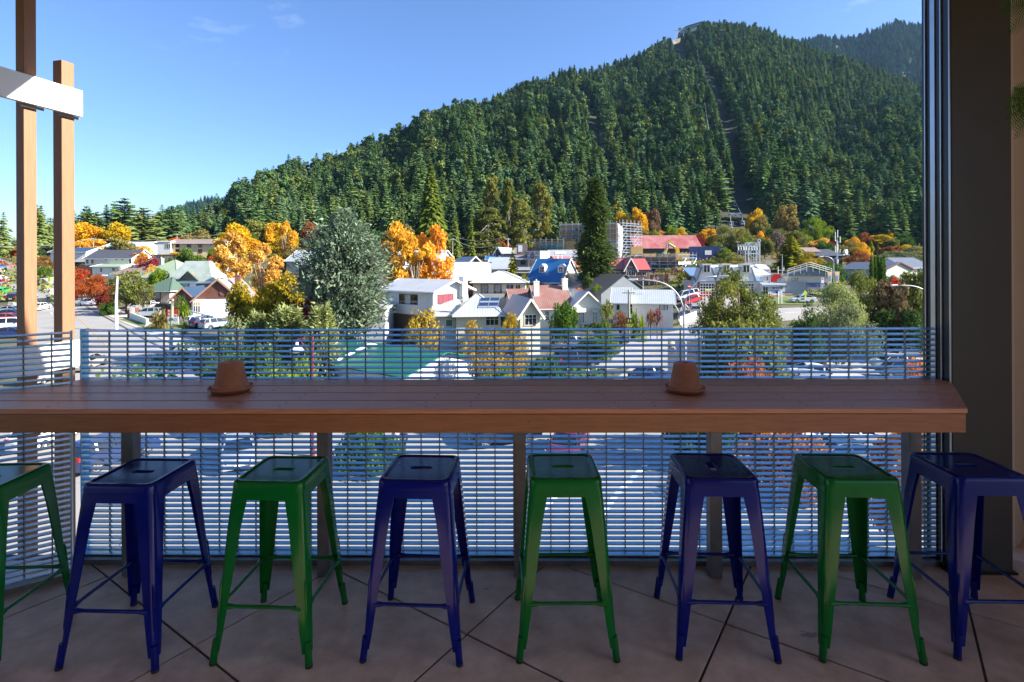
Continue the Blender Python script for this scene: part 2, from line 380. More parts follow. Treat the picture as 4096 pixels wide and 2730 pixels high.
MB().prism([(xr(yf + .03) - .035, yf - 2.566, z0 - .0855), (xr(yf + .03) - .006, yf - 2.566, z0 - .0855), (xr(yr) - .006, yr - 2.6, z0 - .0855), (xr(yr) - .035, yr - 2.6, z0 - .0855)], (0, 0, .084)).build('end_rail', timber_edge, tb)
sc_ = MB()
for x in (-2.15, -1.3, -1.08, -.42, -.22, .45, .62, 1.3, 1.5, 1.98):
    for i in range(4):
        y0 = yf + i * (bw + gap)
        for q in (.3, .74):
            xx = x + (.05 if x > 0 else -.05) * (-i) * .5 + random.uniform(-.008, .008)
            sc_.lathe([(0, .0006), (.0046, .0006), (.0052, 0)], 8, (xx, y0 + bw * q - 2.6, 1.028))
tag(sc_.build('screw', black_gap, tb), kind='stuff')
# square steel legs under the table
for a, b in ((484, 567), (1268, 1331), (2057, 2101), (2830, 2880), (3609, 3677)):
    m_ = (a + b) / 2; x = at(m_, 1800, 2.83).x
    MB().box(x - .032, x + .032, 2.795 - 2.6, 2.86 - 2.6, .001, .92).build('leg', galv_post, tb, bevel=.004)
x = -2.32; 
# --- terracotta pots, upside down on their saucers
terra = mat('terracotta', (.42, .165, .085), .78, 0, .12, 14, bump=.0006, bscale=160, c2=(.30, .115, .062), chips=(16, .66, (.50, .27, .18)))
terra_in = mat('terracotta_hole', (.09, .035, .02), .9)
def pot(px, lab, s=1.0, sp=1.0):
    d = ray(px, 1567); t = (TZ - CAMZ) / d.z; P = Vector((d.x * t, t, TZ))
    r = thing('flower_pot', lab[0], 'pot', (P.x, P.y, TZ + .0085), random.random() * 6, 'terracotta pots turned over on their saucers')
    MB().lathe([(.0, .128), (.011, .128), (.012, .136), (.046, .1375), (.0525, .135), (.0545, .130), (.0725, .034), (.0735, .030), (.0815, .028), (.083, .024), (.083, .003), (.080, .0005), (.074, .0005), (.072, .01)], 40).build('body', terra, r, 35)
    MB().lathe([(0, .1288), (.0108, .1288)], 16).build('drain_hole', terra_in, r)
    q = thing('saucer', lab[1], 'saucer', (P.x, P.y, TZ), 0, 'terracotta saucers under the pots')
    MB().lathe([(0, .001), (.074, .001), (.082, .004), (.0955, .017), (.1005, .020), (.1015, .0245), (.098, .0275), (.0945, .0265), (.090, .0215), (.082, .0095), (.078, .008), (0, .008)], 44).build('dish', terra, q, 40)
    r.scale = (s,) * 3; q.scale = (s,) * 3; r.location.z = TZ + .0085 * s
pot(924, ('upturned terracotta pot on the left half of the bar table', 'terracotta saucer under the left upturned pot'), 1.05)
pot(2740, ('upturned terracotta pot on the right half of the bar table', 'terracotta saucer under the right upturned pot'), 1.0)
# --- bar stools
green = mat('stool_green', (.002, .115, .018), .15, 0, .16, 5, spec=.30, chips=(19, .735, (.10, .16, .11)))
blue = mat('stool_blue', (.002, .007, .14), .15, 0, .18, 5, spec=.27, chips=(19, .735, (.10, .11, .17)))
rubber = mat('rubber', (.012, .012, .012), .8)
SH = .745
def rsq(h, r, z, n=12):
    """Rounded square ring, 4n points, half size h, corner radius r."""
    out = []
    for q in range(4):
        cx, cy = ((1, 1), (-1, 1), (-1, -1), (1, -1))[q]
        for k in range(n):
            a = math.pi / 2 * (q + k / (n - 1)); out.append((cx * (h - r) + r * math.cos(a), cy * (h - r) + r * math.sin(a), z))
    return out
def slot(hx, hy, z, n=12):
    out = []
    for q in range(4):
        cx, cy = ((1, 1), (-1, 1), (-1, -1), (1, -1))[q]
        for k in range(n):
            a = math.pi / 2 * (q + k / (n - 1)); out.append((cx * (hx - hy) + hy * math.cos(a), hy * math.sin(a), z))
    return out
def loft(mb, rings):
    n = len(rings[0]); vs = [p for r in rings for p in r]
    mb.add(vs, [(i * n + k, i * n + (k + 1) % n, (i + 1) * n + (k + 1) % n, (i + 1) * n + k) for i in range(len(rings) - 1) for k in range(n)])
    return mb
def make_stool(name, label, m):
    t = thing(name, label, 'bar stool', (0, 0, 0))
    mb = MB()
    rings = [rsq(.158, .034, SH - .040), rsq(.1595, .035, SH - .041), rsq(.1575, .035, SH - .012), rsq(.155, .035, SH - .004), rsq(.150, .034, SH), rsq(.140, .031, SH + .0003), rsq(.1365, .030, SH - .0012), rsq(.133, .029, SH - .0042), rsq(.128, .028, SH - .005),
             rsq(.122, .027, SH - .0051), rsq(.100, .030, SH - .0051), slot(.062, .028, SH - .0051), slot(.054, .020, SH - .0051), slot(.052, .018, SH - .005), slot(.0495, .0155, SH - .0056), slot(.0485, .0145, SH - .009), slot(.0485, .0145, SH - .013)]
    loft(mb, rings); seat = mb.build('seat', m, t, 40)
    # apron under the seat edge
    ap = MB()
    for q in range(4):
        M = Matrix.Rotation(q * math.pi / 2, 4, 'Z')
        ap.T = M
        ap.add([(-.125, -.1565, SH - .04), (.125, -.1565, SH - .04), (.125, -.1605, SH - .076), (-.125, -.1605, SH - .076), (-.125, -.153, SH - .04), (.125, -.153, SH - .04), (.125, -.157, SH - .076), (-.125, -.157, SH - .076)],
               [(0, 3, 2, 1), (4, 5, 6, 7), (3, 7, 6, 2), (0, 1, 5, 4), (0, 4, 7, 3), (1, 2, 6, 5)])
    ap.build('apron', m, t)
    secs = [(SH - .0385, .1568, .100), (SH - .076, .1610, .078), (.56, .171, .067), (.40, .183, .057), (.22, .197, .045), (.12, .2045, .038), (.055, .2095, .032)]
    for q in range(4):
        M = Matrix.Rotation(q * math.pi / 2, 4, 'Z')
        lm = MB(M); vs = []; rr = .026
        for (z, c, w) in secs:
            outer = [(c - w, -c)] + [(c - rr + rr * math.cos(a), -c + rr + rr * math.sin(a)) for a in [R(-90 + 90 * k / 6) for k in range(7)]] + [(c, -c + w)]
            ir = rr - .004; c2 = c - .004
            inner = [(c2 - ir + ir * math.cos(a), -c2 + ir + ir * math.sin(a)) for a in [R(0 - 90 * k / 6) for k in range(7)]]
            prof = outer + [(c - .004, -c + w)] + inner + [(c - w, -c + .004)]
            vs.append([(x, y, z) for x, y in prof])
        n = len(vs[0]); lm.add([p for r in vs for p in r], [(i * n + k, i * n + (k + 1) % n, (i + 1) * n + (k + 1) % n, (i + 1) * n + k) for i in range(len(vs) - 1) for k in range(n)] + [tuple(range(n)), tuple(range(len(vs) * n - 1, len(vs) * n - n - 1, -1))])
        # pressed rib up the corner of the lower leg
        e = .7071
        lm.tube([(.2005 - .009, -.2005 + .009, .145), (.1975 - .0065, -.1975 + .0065, .17), (.1875 - .0065, -.1875 + .0065, .33), (.183 - .010, -.183 + .010, .36)], [.004, .0062, .0062, .003], 8)
        leg = lm.build('leg', m, t, 35)
        fm = MB(M); cx = .2005
        fm.tube([(cx - .006, -cx + .006, .10), (cx + .004, -cx - .004, .009)], [.0155, .0145], 14)
        fm.build('foot', m, leg, 40)
        pm = MB(M).tube([(cx + .004, -cx - .004, .010), (cx + .005, -cx - .005, 0)], [.0152, .0147], 14); pm.build('rubber_pad', rubber, leg, 40)
    for q in range(4):
        M = Matrix.Rotation(q * math.pi / 2, 4, 'Z'); sm = MB(M); y = -.188
        sm.tube([(-.166, y, .232), (-.145, y + .001, .232), (-.12, y + .002, .232), (.12, y + .002, .232), (.145, y + .001, .232), (.166, y, .232)], [.0115, .0115, .0075, .0075, .0115, .0115], 10)
        sm.build('stretcher', m, t, 40)
    xb = MB().bar((-.135, -.135, SH - .07), (.135, .135, SH - .07), .022, .004).bar((-.135, .135, SH - .065), (.135, -.135, SH - .065), .022, .004).box(-.045, .045, -.045, .045, SH - .074, SH - .060)
    xb.build('cross_brace', m, t)
    return t
STOOLS = [(-2.30, 2.31, 3, 'g', 'green metal bar stool cut off by the left edge of the deck view', 0),
          (-1.66, 2.365, -1.5, 'b', 'blue metal bar stool second from the left, beside the side balustrade', 0),
          (-1.037, 2.391, -2, 'g', 'green metal bar stool below the left flower pot', 0),
          (-.412, 2.404, -2.5, 'b', 'blue metal bar stool just left of the middle of the table', 0),
          (.235, 2.415, 1.0, 'g', 'green metal bar stool standing square on in the middle of the row', 0),
          (.922, 2.42, -2, 'b', 'blue metal bar stool with its seat slot turned sideways, below the right pot', 90),
          (1.525, 2.41, -2, 'g', 'bright green metal bar stool third from the grey column end', 0),
          (2.10, 2.425, -1, 'b', 'blue metal bar stool at the right end, in front of the grey column', 0)]
proto = {}
for X, Z, rz, c, lab, extra in STOOLS:
    px = 2048 + FPX * X / Z; py = 1050 + 3528 / Z; P = floor_pt(px, py)
    g = 'green and blue metal bar stools lined up under the bar table'
    if c not in proto: o = make_stool('bar_stool', lab, green if c == 'g' else blue); proto[c] = o; o['group'] = g; o.location = P; o.rotation_euler.z = R(rz + extra)
    else: o = clone(proto[c], P, R(rz + extra), lab, g)
# --- timber posts and white planks outside on the left
pd = R(76)                                     # direction the planks run
pdv = Vector((math.cos(pd), math.sin(pd), 0))
def tpost(px, D, ztop, lab, w=.118):
    P = at(px, 1300, D)
    t = thing('timber_post', lab, 'post', (P.x, P.y, 0), pd, 'timber posts outside the deck')
    MB().box(-w / 2, w / 2, -w / 2, w / 2, 4, ztop).build('shaft', post_wood, t, bevel=.004)
    return t
P1 = tpost(108, 3.80, ROOFZ - .01, 'tall timber post rising past the top of the picture at the left', .082)
P2 = tpost(258, 4.05, at(258, 250, 4.05).z, 'shorter timber post beside the tall one, with its top showing', .092)
nrm = Vector((math.sin(pd), -math.cos(pd), 0))
c2 = Vector((P2.location.x, P2.location.y, 0)) + nrm * .085
def plank(zc, h, lab, ext, back):
    t = thing('white_plank', lab, 'plank', (c2.x, c2.y, zc), pd, 'white planks bolted across the timber posts')
    MB().box(-back, ext, -.02, .02, -h / 2, h / 2).build('board', plank_white, t, bevel=.004)
    for z in (-.05, .06): MB().lathe([(0, .009), (.006, .008), (.009, 0)], 10).build('bolt', galv_sky, t, M=Matrix.Translation((ext + .001, 0, z)) @ Matrix.Rotation(R(90), 4, 'Y'))
zu = (at(285, 350, 4.0).z + at(285, 455, 4.0).z) / 2
plank(zu, .205, 'white painted plank bolted across the two timber posts high up', .068, 2.2)
zl = (at(295, 1364, 4.0).z + at(295, 1473, 4.0).z) / 2
plank(zl, .205, 'white painted plank across the timber posts behind the side balustrade', .085, 2.2)
for p in (P1, P2):
    MB().box(-.075, .075, -.063, -.0595, zu - .125, zu - .1035).build('bracket', galv_post, p)
# --- fern leaves hanging in at the right edge
fern = leafmat('fern_leaf', (.025, .075, .012), (.06, .14, .02), .3)
def frond(mb_, p, d, up, L, n=16):
    d = Vector(d).normalized(); up = Vector(up); s = d.cross(up).normalized()
    for i in range(n):
        f = (i + 1) / n; q = Vector(p) + d * L * f + Vector((0, 0, -.25 * L * f * f)); w = .28 * L * math.sin(math.pi * min(1, .12 + f * .88)) + .004
        for e in (-1, 1):
            tip = q + s * e * w + d * w * .45; b = d * L / n * .45
            mb_.append((q - b, q + b * .2, tip + b * .1, tip - b * .25))
def quads_object(name, Q, m, parent=None, tint=None):
    V = np.array([[tuple(p) for p in q] for q in Q], dtype=np.float32)
    return link(name, quads_mesh(name, V, np.random.default_rng(1).random(len(V)) if tint is None else tint, [m]), parent)
def quads_mesh(name, V, tint, mats, extra=None):
    """(n,4,3) quads with one tint value each; extra = (verts, faces) of a trunk using material 1."""
    n = len(V); me = bpy.data.meshes.new(name)
    me.vertices.add(4 * n); me.vertices.foreach_set('co', np.ascontiguousarray(V, dtype=np.float32).ravel())
    me.loops.add(4 * n); me.loops.foreach_set('vertex_index', np.arange(4 * n, dtype=np.int32))
    me.polygons.add(n); me.polygons.foreach_set('loop_start', np.arange(0, 4 * n, 4, dtype=np.int32)); me.polygons.foreach_set('loop_total', np.full(n, 4, dtype=np.int32))
    me.update(); a = me.attributes.new('tint', 'FLOAT', 'POINT'); a.data.foreach_set('value', np.repeat(np.clip(tint, 0, 1), 4).astype(np.float32))
    for m in mats: me.materials.append(m)
    if extra:
        bm = bmesh.new(); bm.from_mesh(me); o = len(bm.verts)
        vs = [bm.verts.new(p) for p in extra[0]]
        for f in extra[1]:
            fc = bm.faces.new([vs[i] for i in f]); fc.material_index = 1
        bm.to_mesh(me); bm.free()
    return me
for px, py, D_, k_, lab in ((4120, 20, 2.2, 3, 'fern fronds hanging at the top right corner'), (4150, 420, 2.1, 6, 'fern leaves hanging at the right edge, lower clump')):
    P = at(px, py, D_); t = thing('hanging_fern', lab, 'plant', P)
    Q = []
    for i in range(k_):
        a = R(140 + i * 80 / max(1, k_ - 1)) ; frond(Q, (0, 0, 0), (math.cos(a), -.25, math.sin(a - R(180)) * .9), (0, 1, .2), .17)
    quads_object('frond', Q, fern, t)
    MB().tube([(0, 0, 0), (.03, 0, .05), (.04, 0, ROOFZ - P.z)], .003, 6).build('stem', mat('fern_stem', (.05, .04, .02), .7), t)
# ================================================================== ground, streets, hill
asphalt = mat('asphalt', (.30, .29, .275), .85, 0, .12, .35, bump=.01, bscale=12)
asphalt_road = mat('asphalt_road', (.27, .262, .25), .82, 0, .13, .2, bump=.006, bscale=20)
concrete = mat('concrete', (.40, .375, .335), .85, 0, .1, .6, bump=.004, bscale=9)
lawn = mat('lawn', (.115, .16, .03), .9, 0, .3, 1.3, bump=.03, bscale=30, c2=(.075, .11, .02))
dirt = mat('dirt_ground', (.105, .095, .05), .95, 0, .3, .12, bump=.05, bscale=4, c2=(.05, .06, .025))
forest_floor = mat('forest_floor', (.040, .045, .022), .95, 0, .3, .08, c2=(.022, .03, .014))
straw = mat('dry_grass', (.30, .21, .10), .9, 0, .3, .15, c2=(.16, .11, .05))
white_line = mat('line_white', (.75, .75, .72), .7, 0, .12, 3)
yellow_line = mat('line_yellow', (.55, .36, .08), .7, 0, .12, 3)
def grid(name, xs, ys, fz, m, smooth=True):
    mb = MB(); nx, ny = len(xs), len(ys)
    mb.v = [(x, y, fz(x, y)) for y in ys for x in xs]
    mb.f = [(j * nx + i, j * nx + i + 1, (j + 1) * nx + i + 1, (j + 1) * nx + i) for j in range(ny - 1) for i in range(nx - 1)]; mb.m = [0] * len(mb.f)
    return tag(mb.build(name, m, None, smooth), kind='structure')
xs = [-2300, -1500, -700, -450] + list(range(-320, -100, 10)) + list(range(-100, 101, 4)) + list(range(110, 330, 10)) + [450, 700, 1500, 2300]
ys = [-700, -400, -200, -60, -20, 0, 10] + list(range(16, 130, 3)) + list(range(130, 310, 6)) + [400, 800, 1500, 2300]
def gfun(x, y):
    return gz(x, y) if y < 306 else gz(x, 300) - min(25, (y - 300) * .4)
ground = grid('ground', xs, ys, gfun, dirt)
def patch(name, cs, m, off=.03, n=14, k=14, world=False, kind='structure'):
    P = [Vector((c[0], c[1], 0)) if world else ground_at(*c) for c in cs]
    mb = MB(); 
    for j in range(k + 1):
        for i in range(n + 1):
            a = P[0].lerp(P[1], i / n); b = P[3].lerp(P[2], i / n); p = a.lerp(b, j / k)
            mb.v.append((p.x, p.y, gfun_fine(p.x, p.y) + off))
    mb.f = [(j * (n + 1) + i, j * (n + 1) + i + 1, (j + 1) * (n + 1) + i + 1, (j + 1) * (n + 1) + i) for j in range(k) for i in range(n)]; mb.m = [0] * len(mb.f)
    return tag(mb.build(name, m, None, True), kind=kind)
import bisect
def gfun_fine(x, y):
    """Height of the ground mesh itself (bilinear on its grid), so that sheets lie on it."""
    i = min(max(bisect.bisect_right(xs, x) - 1, 0), len(xs) - 2); j = min(max(bisect.bisect_right(ys, y) - 1, 0), len(ys) - 2)
    u = (x - xs[i]) / (xs[i + 1] - xs[i]); v = (y - ys[j]) / (ys[j + 1] - ys[j])
    return (gfun(xs[i], ys[j]) * (1 - u) + gfun(xs[i + 1], ys[j]) * u) * (1 - v) + (gfun(xs[i], ys[j + 1]) * (1 - u) + gfun(xs[i + 1], ys[j + 1]) * u) * v
def strip(name, pts, w, m, off=.05, sub=6, seg=2.0, kind='structure', dash=None):
    """Ribbon along world points (x, y), width w, lying on the ground."""
    P = [Vector((p[0], p[1])) for p in pts]; dense = [P[0]]
    for a, b in zip(P, P[1:]):
        k = max(1, int((b - a).length / seg)); dense += [a.lerp(b, (i + 1) / k) for i in range(k)]
    mb = MB(); acc = 0
    for i, p in enumerate(dense):
        d = (dense[min(i + 1, len(dense) - 1)] - dense[max(i - 1, 0)]).normalized(); nn = Vector((-d.y, d.x))
        ww = w(i / (len(dense) - 1)) if callable(w) else w
        for k in range(sub + 1):
            q = p + nn * ww * (k / sub - .5); mb.v.append((q.x, q.y, gfun_fine(q.x, q.y) + off))
        if i and (dash is None or (i * seg) % dash[0] < dash[1]):
            for k in range(sub): mb.f.append(((i - 1) * (sub + 1) + k, (i - 1) * (sub + 1) + k + 1, i * (sub + 1) + k + 1, i * (sub + 1) + k))
    mb.m = [0] * len(mb.f)
    return tag(mb.build(name, m, None, True), kind=kind)
G2 = lambda px, py: (lambda p: (p.x, p.y))(ground_at(px, py))
# street in front (wide asphalt apron under the deck), the street running up left, and the side road to the fire station
patch('street', [(-40, 14), (60, 14), (52, 46), (-40, 46)], asphalt_road, .03, 40, 16, world=True)
patch('parking_area', [(24, 40), (70, 40), (66, 72), (26, 72)], asphalt, .035, 22, 16, world=True)
cl = [(-22, 30), (-34, 46), G2(520, 1480), G2(330, 1290), G2(210, 1200), G2(130, 1130), G2(90, 1080), G2(60, 1045)]
strip('road', cl, lambda t: 15 - 1.5 * t, asphalt_road, .045, 8, 3.0)
strip('footpath', [G2(1000, 1480), G2(640, 1330), G2(480, 1265), G2(400, 1220)], 3.2, concrete, .10, 4)
strip('kerb', [G2(820, 1480), G2(560, 1350), G2(430, 1275), G2(330, 1215)], .25, mat('kerb_dark', (.10, .10, .10), .9), .12, 1)
strip('footpath', [G2(235, 1180), G2(200, 1130), G2(180, 1100)], 3.0, concrete, .10, 4)
road2 = [(4, 34), (14, 52), (23, 70), (32, 82), (40, 90), (58, 93), (80, 95), (110, 99)]
strip('side_road', road2, 9.0, asphalt_road, .05, 6)
strip('forecourt', [(36, 88), (38, 98), (44, 112)], 16, asphalt, .06, 6)
strip('lane_marking', road2, .14, white_line, .075, 1, 1.5, dash=(6, 3))
strip('lane_marking', [(p[0] - 4.0, p[1] + 1.2) for p in road2[:5]], .14, yellow_line, .075, 1, 1.5, dash=(6, 3))
strip('lane_marking', [(-8, 17.5), (6, 22), (12, 38), (19, 52)], .14, yellow_line, .055, 1, 1.0, dash=(4, 2))
strip('lane_marking', [(-16, 21), (-24, 32), (-35, 46)], .15, white_line, .075, 1, 1.0, dash=(6, 3))
strip('lane_marking', [(-12, 19), (10, 22), (26, 26)], .3, white_line, .055, 1, 1.0)
strip('lane_marking', [(0, 23), (2, 27), (4.5, 31)], .3, white_line, .055, 1, 1.0)
strip('lane_marking', [(3, 23), (5, 27), (7.5, 31)], .3, white_line, .055, 1, 1.0)
strip('lane_marking', [G2(210, 1260), G2(170, 1215), G2(110, 1130)], .2, white_line, .075, 1, 3.0, dash=(12, 6))
strip('lane_marking', [G2(430, 1390), G2(330, 1290), G2(250, 1220)], .09, yellow_line, .075, 1, 3.0)
patch('forecourt', [(2330, 1490), (2860, 1440), (2790, 1300), (2560, 1345)], asphalt, .04, 14, 14)
patch('lawn', [Dz(760, 1165), Dz(1265, 1170), Dz(1250, 1085), Dz(880, 1090)], lawn, .10, 16, 8)
patch('lawn', [Dz(1400, 1085), Dz(1240, 1090), Dz(1200, 1060), Dz(1330, 1055)], lawn, .10, 8, 6)
patch('lawn', [C(1720, 1060), C(1890, 1030), C(1880, 985), C(1760, 990)], lawn, .10, 8, 6)
patch('lawn', [A(1060, 1300), A(1290, 1375), A(1310, 1340), A(1130, 1295)], lawn, .12, 8, 6)
patch('lawn', [A(875, 1205), A(960, 1245), A(1030, 1235), A(960, 1190)], lawn, .12, 8, 6)
patch('lawn', [A(1280, 1390), A(1700, 1400), A(1690, 1330), A(1340, 1345)], lawn, .12, 8, 6)
patch('verge', [Dz(1750, 1470), Dz(2230, 1470), Dz(2230, 1400), Dz(1800, 1410)], straw, .09, 10, 6)
patch('car_court', [B(870, 1260), B(1215, 1260), B(1215, 1120), B(860, 1120)], asphalt, .08, 8, 8)
# ---- the forested hill
SKY_ = [(300, 530), (345, 530), (400, 520), (450, 488), (500, 455), (600, 420), (740, 358), (900, 300), (1040, 242), (1200, 190), (1290, 162), (1330, 168), (1400, 140), (1500, 97), (1545, 80), (1580, 70), (1600, 50), (1680, 52), (1750, 66), (1830, 100), (1900, 135), (2000, 165), (2122, 205), (2300, 255), (2500, 300)]
YR = [(-.85, 300), (-.64, 370), (-.3, 520), (0, 690), (.2, 840), (.35, 960), (.5, 900), (.8, 800), (1.3, 700)]
HB = 245.0
def skyu(u):
    xp = (u * FPX + CX) / 1.7407
    yF = lin(xp, SKY_) * 1.7407
    return (CY - yF) / FPX
def hz(X, Y):
    u = X / Y; yr_ = lin(u, YR); zt = CAMZ + skyu(u) * yr_ - (12 if u < -.4 else 16)
    z0 = 18.0; zt = max(zt, z0 + 1)
    s = (Y - HB) / (yr_ - HB)
    if s <= 1:
        z = z0 + (zt - z0) * max(0, s) ** 1.12
    else: z = zt - (Y - yr_) * .35
    g = sstep(s * 3) * (1 - .55 * sstep(s - .35) if s < 1.35 else .45)
    g *= max(0, 1 - abs(s - .5) * 1.2) if s < 1 else .1
    z += g * (24 * noise.noise(Vector((u * 9.0, Y * .0035, 1.7))) + 14 * noise.noise(Vector((u * 24.0, Y * .006, 5.1))))
    return z
us = np.linspace(-1.0, 1.45, 150); yy = list(np.linspace(HB - 6, 420, 26)) + list(np.linspace(430, 1250, 60))
mb = MB(); nu = len(us)
mb.v = [(u * y, y, hz(u * y, y)) for y in yy for u in us]
mb.f = [(j * nu + i, j * nu + i + 1, (j + 1) * nu + i + 1, (j + 1) * nu + i) for j in range(len(yy) - 1) for i in range(nu - 1)]; mb.m = [0] * len(mb.f)
hill = tag(mb.build('hillside', forest_floor, None, True), kind='structure')
# ---- distant ridges
def ridge(name, tab, D0, D1, u0, u1, zb, n=70, k=18):
    """Ridge whose crest follows tab (u, height) at distance D1."""
    mb = MB()
    uu = np.linspace(u0, u1, n); rows = k
    for j in range(rows + 1):
        f = j / rows
        for u in uu:
            Y = D0 + (D1 - D0) * f; zc = lin(u, tab); z = zb + (zc - zb) * f ** .9
            z += 30 * math.sin(math.pi * f) * noise.noise(Vector((u * 14, f * 2.2, 9.3)))
            mb.v.append((u * Y, Y, z))
    for j in range(rows):
        for i in range(n - 1): mb.f.append((j * n + i, j * n + i + 1, (j + 1) * n + i + 1, (j + 1) * n + i))
    mb.m = [0] * len(mb.f)
    return tag(mb.build(name, forest_floor, None, True), kind='structure'), mb
def crest(tab, D): return [((x * 1.7407 - CX) / FPX, CAMZ + (CY - y * 1.7407) / FPX * D - 8) for x, y in tab]
rt = crest([(1700, 150), (1780, 118), (1830, 99), (1860, 94), (1900, 92), (1930, 97), (1960, 90), (2000, 72), (2035, 61), (2060, 63), (2122, 68), (2250, 60), (2400, 90)], 1750)
rg1, rm1 = ridge('hills', rt, 1000, 1750, .42, 1.1, 120)
lt = crest([(150, 570), (250, 540), (320, 505), (360, 482), (400, 468), (450, 452), (500, 453), (560, 470), (640, 520)], 1500)
rg2, rm2 = ridge('hills', lt, 700, 1500, -.95, -.40, 20)
# ================================================================== vegetation
bark = mat('bark', (.11, .08, .055), .9, 0, .25, 3, stretch=(1, 1, .2))
bark_pale = mat('bark_pale', (.36, .33, .28), .85, 0, .25, 3, stretch=(1, 1, .2))
bark_dark = mat('bark_dark', (.05, .038, .03), .9, 0, .25, 3)
def tubes(limbs, n=6):
    mb = MB()
    for path, rs in limbs: mb.tube(path, rs, n)
    return mb.v, mb.f
def conifer(seed, nw=26, nb=7, segs=3, r=.17, base=.12, droop=.25, dense=1.0, taper=.85, w=.042, ragged=.25):
    """Whorled conifer of height 1: drooping sprays on every branch. Returns quads and tints."""
    g = np.random.default_rng(seed); Q = []; T = []
    for i in range(nw):
        t = base + (1 - base) * (i + g.random() * .6) / nw
        if t > .985: continue
        Lr = r * (1 - (t - base) / (1 - base)) ** taper + .012
        a0 = g.random() * 6.28; k = max(4, int(nb * (.6 + .6 * (1 - t))))
        for b in range(k):
            if g.random() > dense: continue
            a = a0 + 6.283 * b / k + g.normal() * .25; Lb = Lr * (1 - ragged + ragged * 1.6 * g.random())
            ca, sa_ = math.cos(a), math.sin(a); tint = g.random() * .5 + .25 * g.random()
            up = .35 * (t - .45); p = np.array([0, 0, t + .01]); wd = w * (.55 + .75 * (1 - t))
            for s in range(segs):
                f0 = s / segs; f1 = (s + 1) / segs
                z0 = t + Lb * (up * f0 - droop * f0 * f0); z1 = t + Lb * (up * f1 - droop * f1 * f1)
                a0_ = np.array([ca * Lb * f0, sa_ * Lb * f0, z0]); b0_ = np.array([ca * Lb * f1, sa_ * Lb * f1, z1])
                n_ = np.array([-sa_, ca, 0]); w0 = wd * (1.0 if s else .5); w1 = wd * (.95 - .75 * f1) + .004; dz = np.array([0, 0, -1.0])
                for e in (-1, 1):
                    j = g.normal(size=3) * .004
                    Q.append((a0_, b0_, b0_ + n_ * e * w1 + dz * w1 * .55 + j, a0_ + n_ * e * w0 + dz * w0 * .55 + j)); T.append(tint + .3 * f1 * g.random())
    for e in range(3):
        a = e * 1.05; Q.append((np.array([0, 0, 1.0]), np.array([.012 * math.cos(a), .012 * math.sin(a), .95]), np.array([0, 0, .93]), np.array([-.012 * math.cos(a), -.012 * math.sin(a), .95]))); T.append(.6)
    return np.array(Q, dtype=np.float32), np.array(T)
def leaf_quads(P, N, size, g, flat=.6, asp=1.5):
    """Leaf quads at points P with outward normals N, mixed with random tilt."""
    n = len(P); D = g.normal(size=(n, 3)); D /= np.linalg.norm(D, axis=1)[:, None]
    nn = N * flat + D * (1.15 - flat); nn /= np.linalg.norm(nn, axis=1)[:, None] + 1e-6
    u = np.cross(nn, g.normal(size=(n, 3))); u /= np.linalg.norm(u, axis=1)[:, None] + 1e-6; v = np.cross(nn, u)
    s = (size * (.6 + .8 * g.random(n)))[:, None]
    u = u * s * asp * .5; v = v * s * .5
    return np.stack([P - u, P - v * .9, P + u, P + v * .9], 1)
def cloud(seed, lobes, n, size, inner=.55, hole=.0, hk=9, asp=1.5, flat=.55, lobe_t=.35, squash=1.0):
    """Leaves through the volume of many ellipsoid lobes: (x, y, z, rx, rz)."""
    g = np.random.default_rng(seed); Lb = np.array(lobes); wts = Lb[:, 3] ** 2 * Lb[:, 4]; wts /= wts.sum()
    ix = g.choice(len(Lb), n, p=wts); d = g.normal(size=(n, 3)); d /= np.linalg.norm(d, axis=1)[:, None]
    rr = inner + (1.04 - inner) * g.random(n) ** .6; rr *= 1 + .10 * g.normal(size=n)
    S = np.stack([Lb[ix, 3], Lb[ix, 3], Lb[ix, 4]], 1); P = Lb[ix, :3] + d * S * rr[:, None]
    keep = P[:, 2] > .005
    if hole > 0:
        nv = np.array([noise.noise(Vector((p[0] * hk, p[1] * hk, p[2] * hk + seed))) for p in P]); keep &= nv > -.5 + hole
    P = P[keep]; N = d[keep]; ix = ix[keep]
    lt_ = g.random(len(Lb)); t = lobe_t * lt_[ix] + (1 - lobe_t) * g.random(len(P))
    return leaf_quads(P, N, size, g, flat, asp), t
def lobes_round(seed, n, cz, rx, rz, lr, bottom=0.0, shape=None):
    """n lobes scattered on and in an ellipsoid centred at height cz."""
    g = np.random.default_rng(seed + 100); out = []
    for i in range(n):
        d = g.normal(size=3); d /= np.linalg.norm(d); f = .45 + .55 * g.random() ** .5
        x, y, z = d[0] * rx * f, d[1] * rx * f, cz + d[2] * rz * f
        if shape: 
            k = shape(z); x *= k; y *= k
        r = lr * (.65 + .7 * g.random())
        out.append((x, y, max(bottom + r * .5, z), r, r * .85))
    return out
def limbs_to(lobes, trunk_h, r0, seed, lean=0, every=1):
    g = np.random.default_rng(seed + 50); Ls = [([(0, 0, -.02), (lean * .3, 0, trunk_h * .5), (lean, 0, trunk_h)], [r0, r0 * .8, r0 * .65])]
    for (x, y, z, r, rz) in lobes[::every]:
        h0 = trunk_h * (.55 + .45 * g.random()); p = Vector((lean * h0 / trunk_h, 0, h0)); q = Vector((x, y, z))
        m = p.lerp(q, .55) + Vector((0, 0, -.02 + .03 * g.random()))
        Ls.append(([p, m, q], [r0 * .42, r0 * .26, r0 * .07]))
    return Ls
SHAPES = {}
def shape(name, crown, limbs):
    Q, T = crown; me = quads_mesh('crown', Q, T, [MATS['pine_green']])
    v, f = tubes(limbs); tm = bpy.data.meshes.new('trunk'); tm.from_pydata(v, [], f); tm.materials.append(bark); tm.shade_smooth()
    SHAPES[name] = (me, tm)
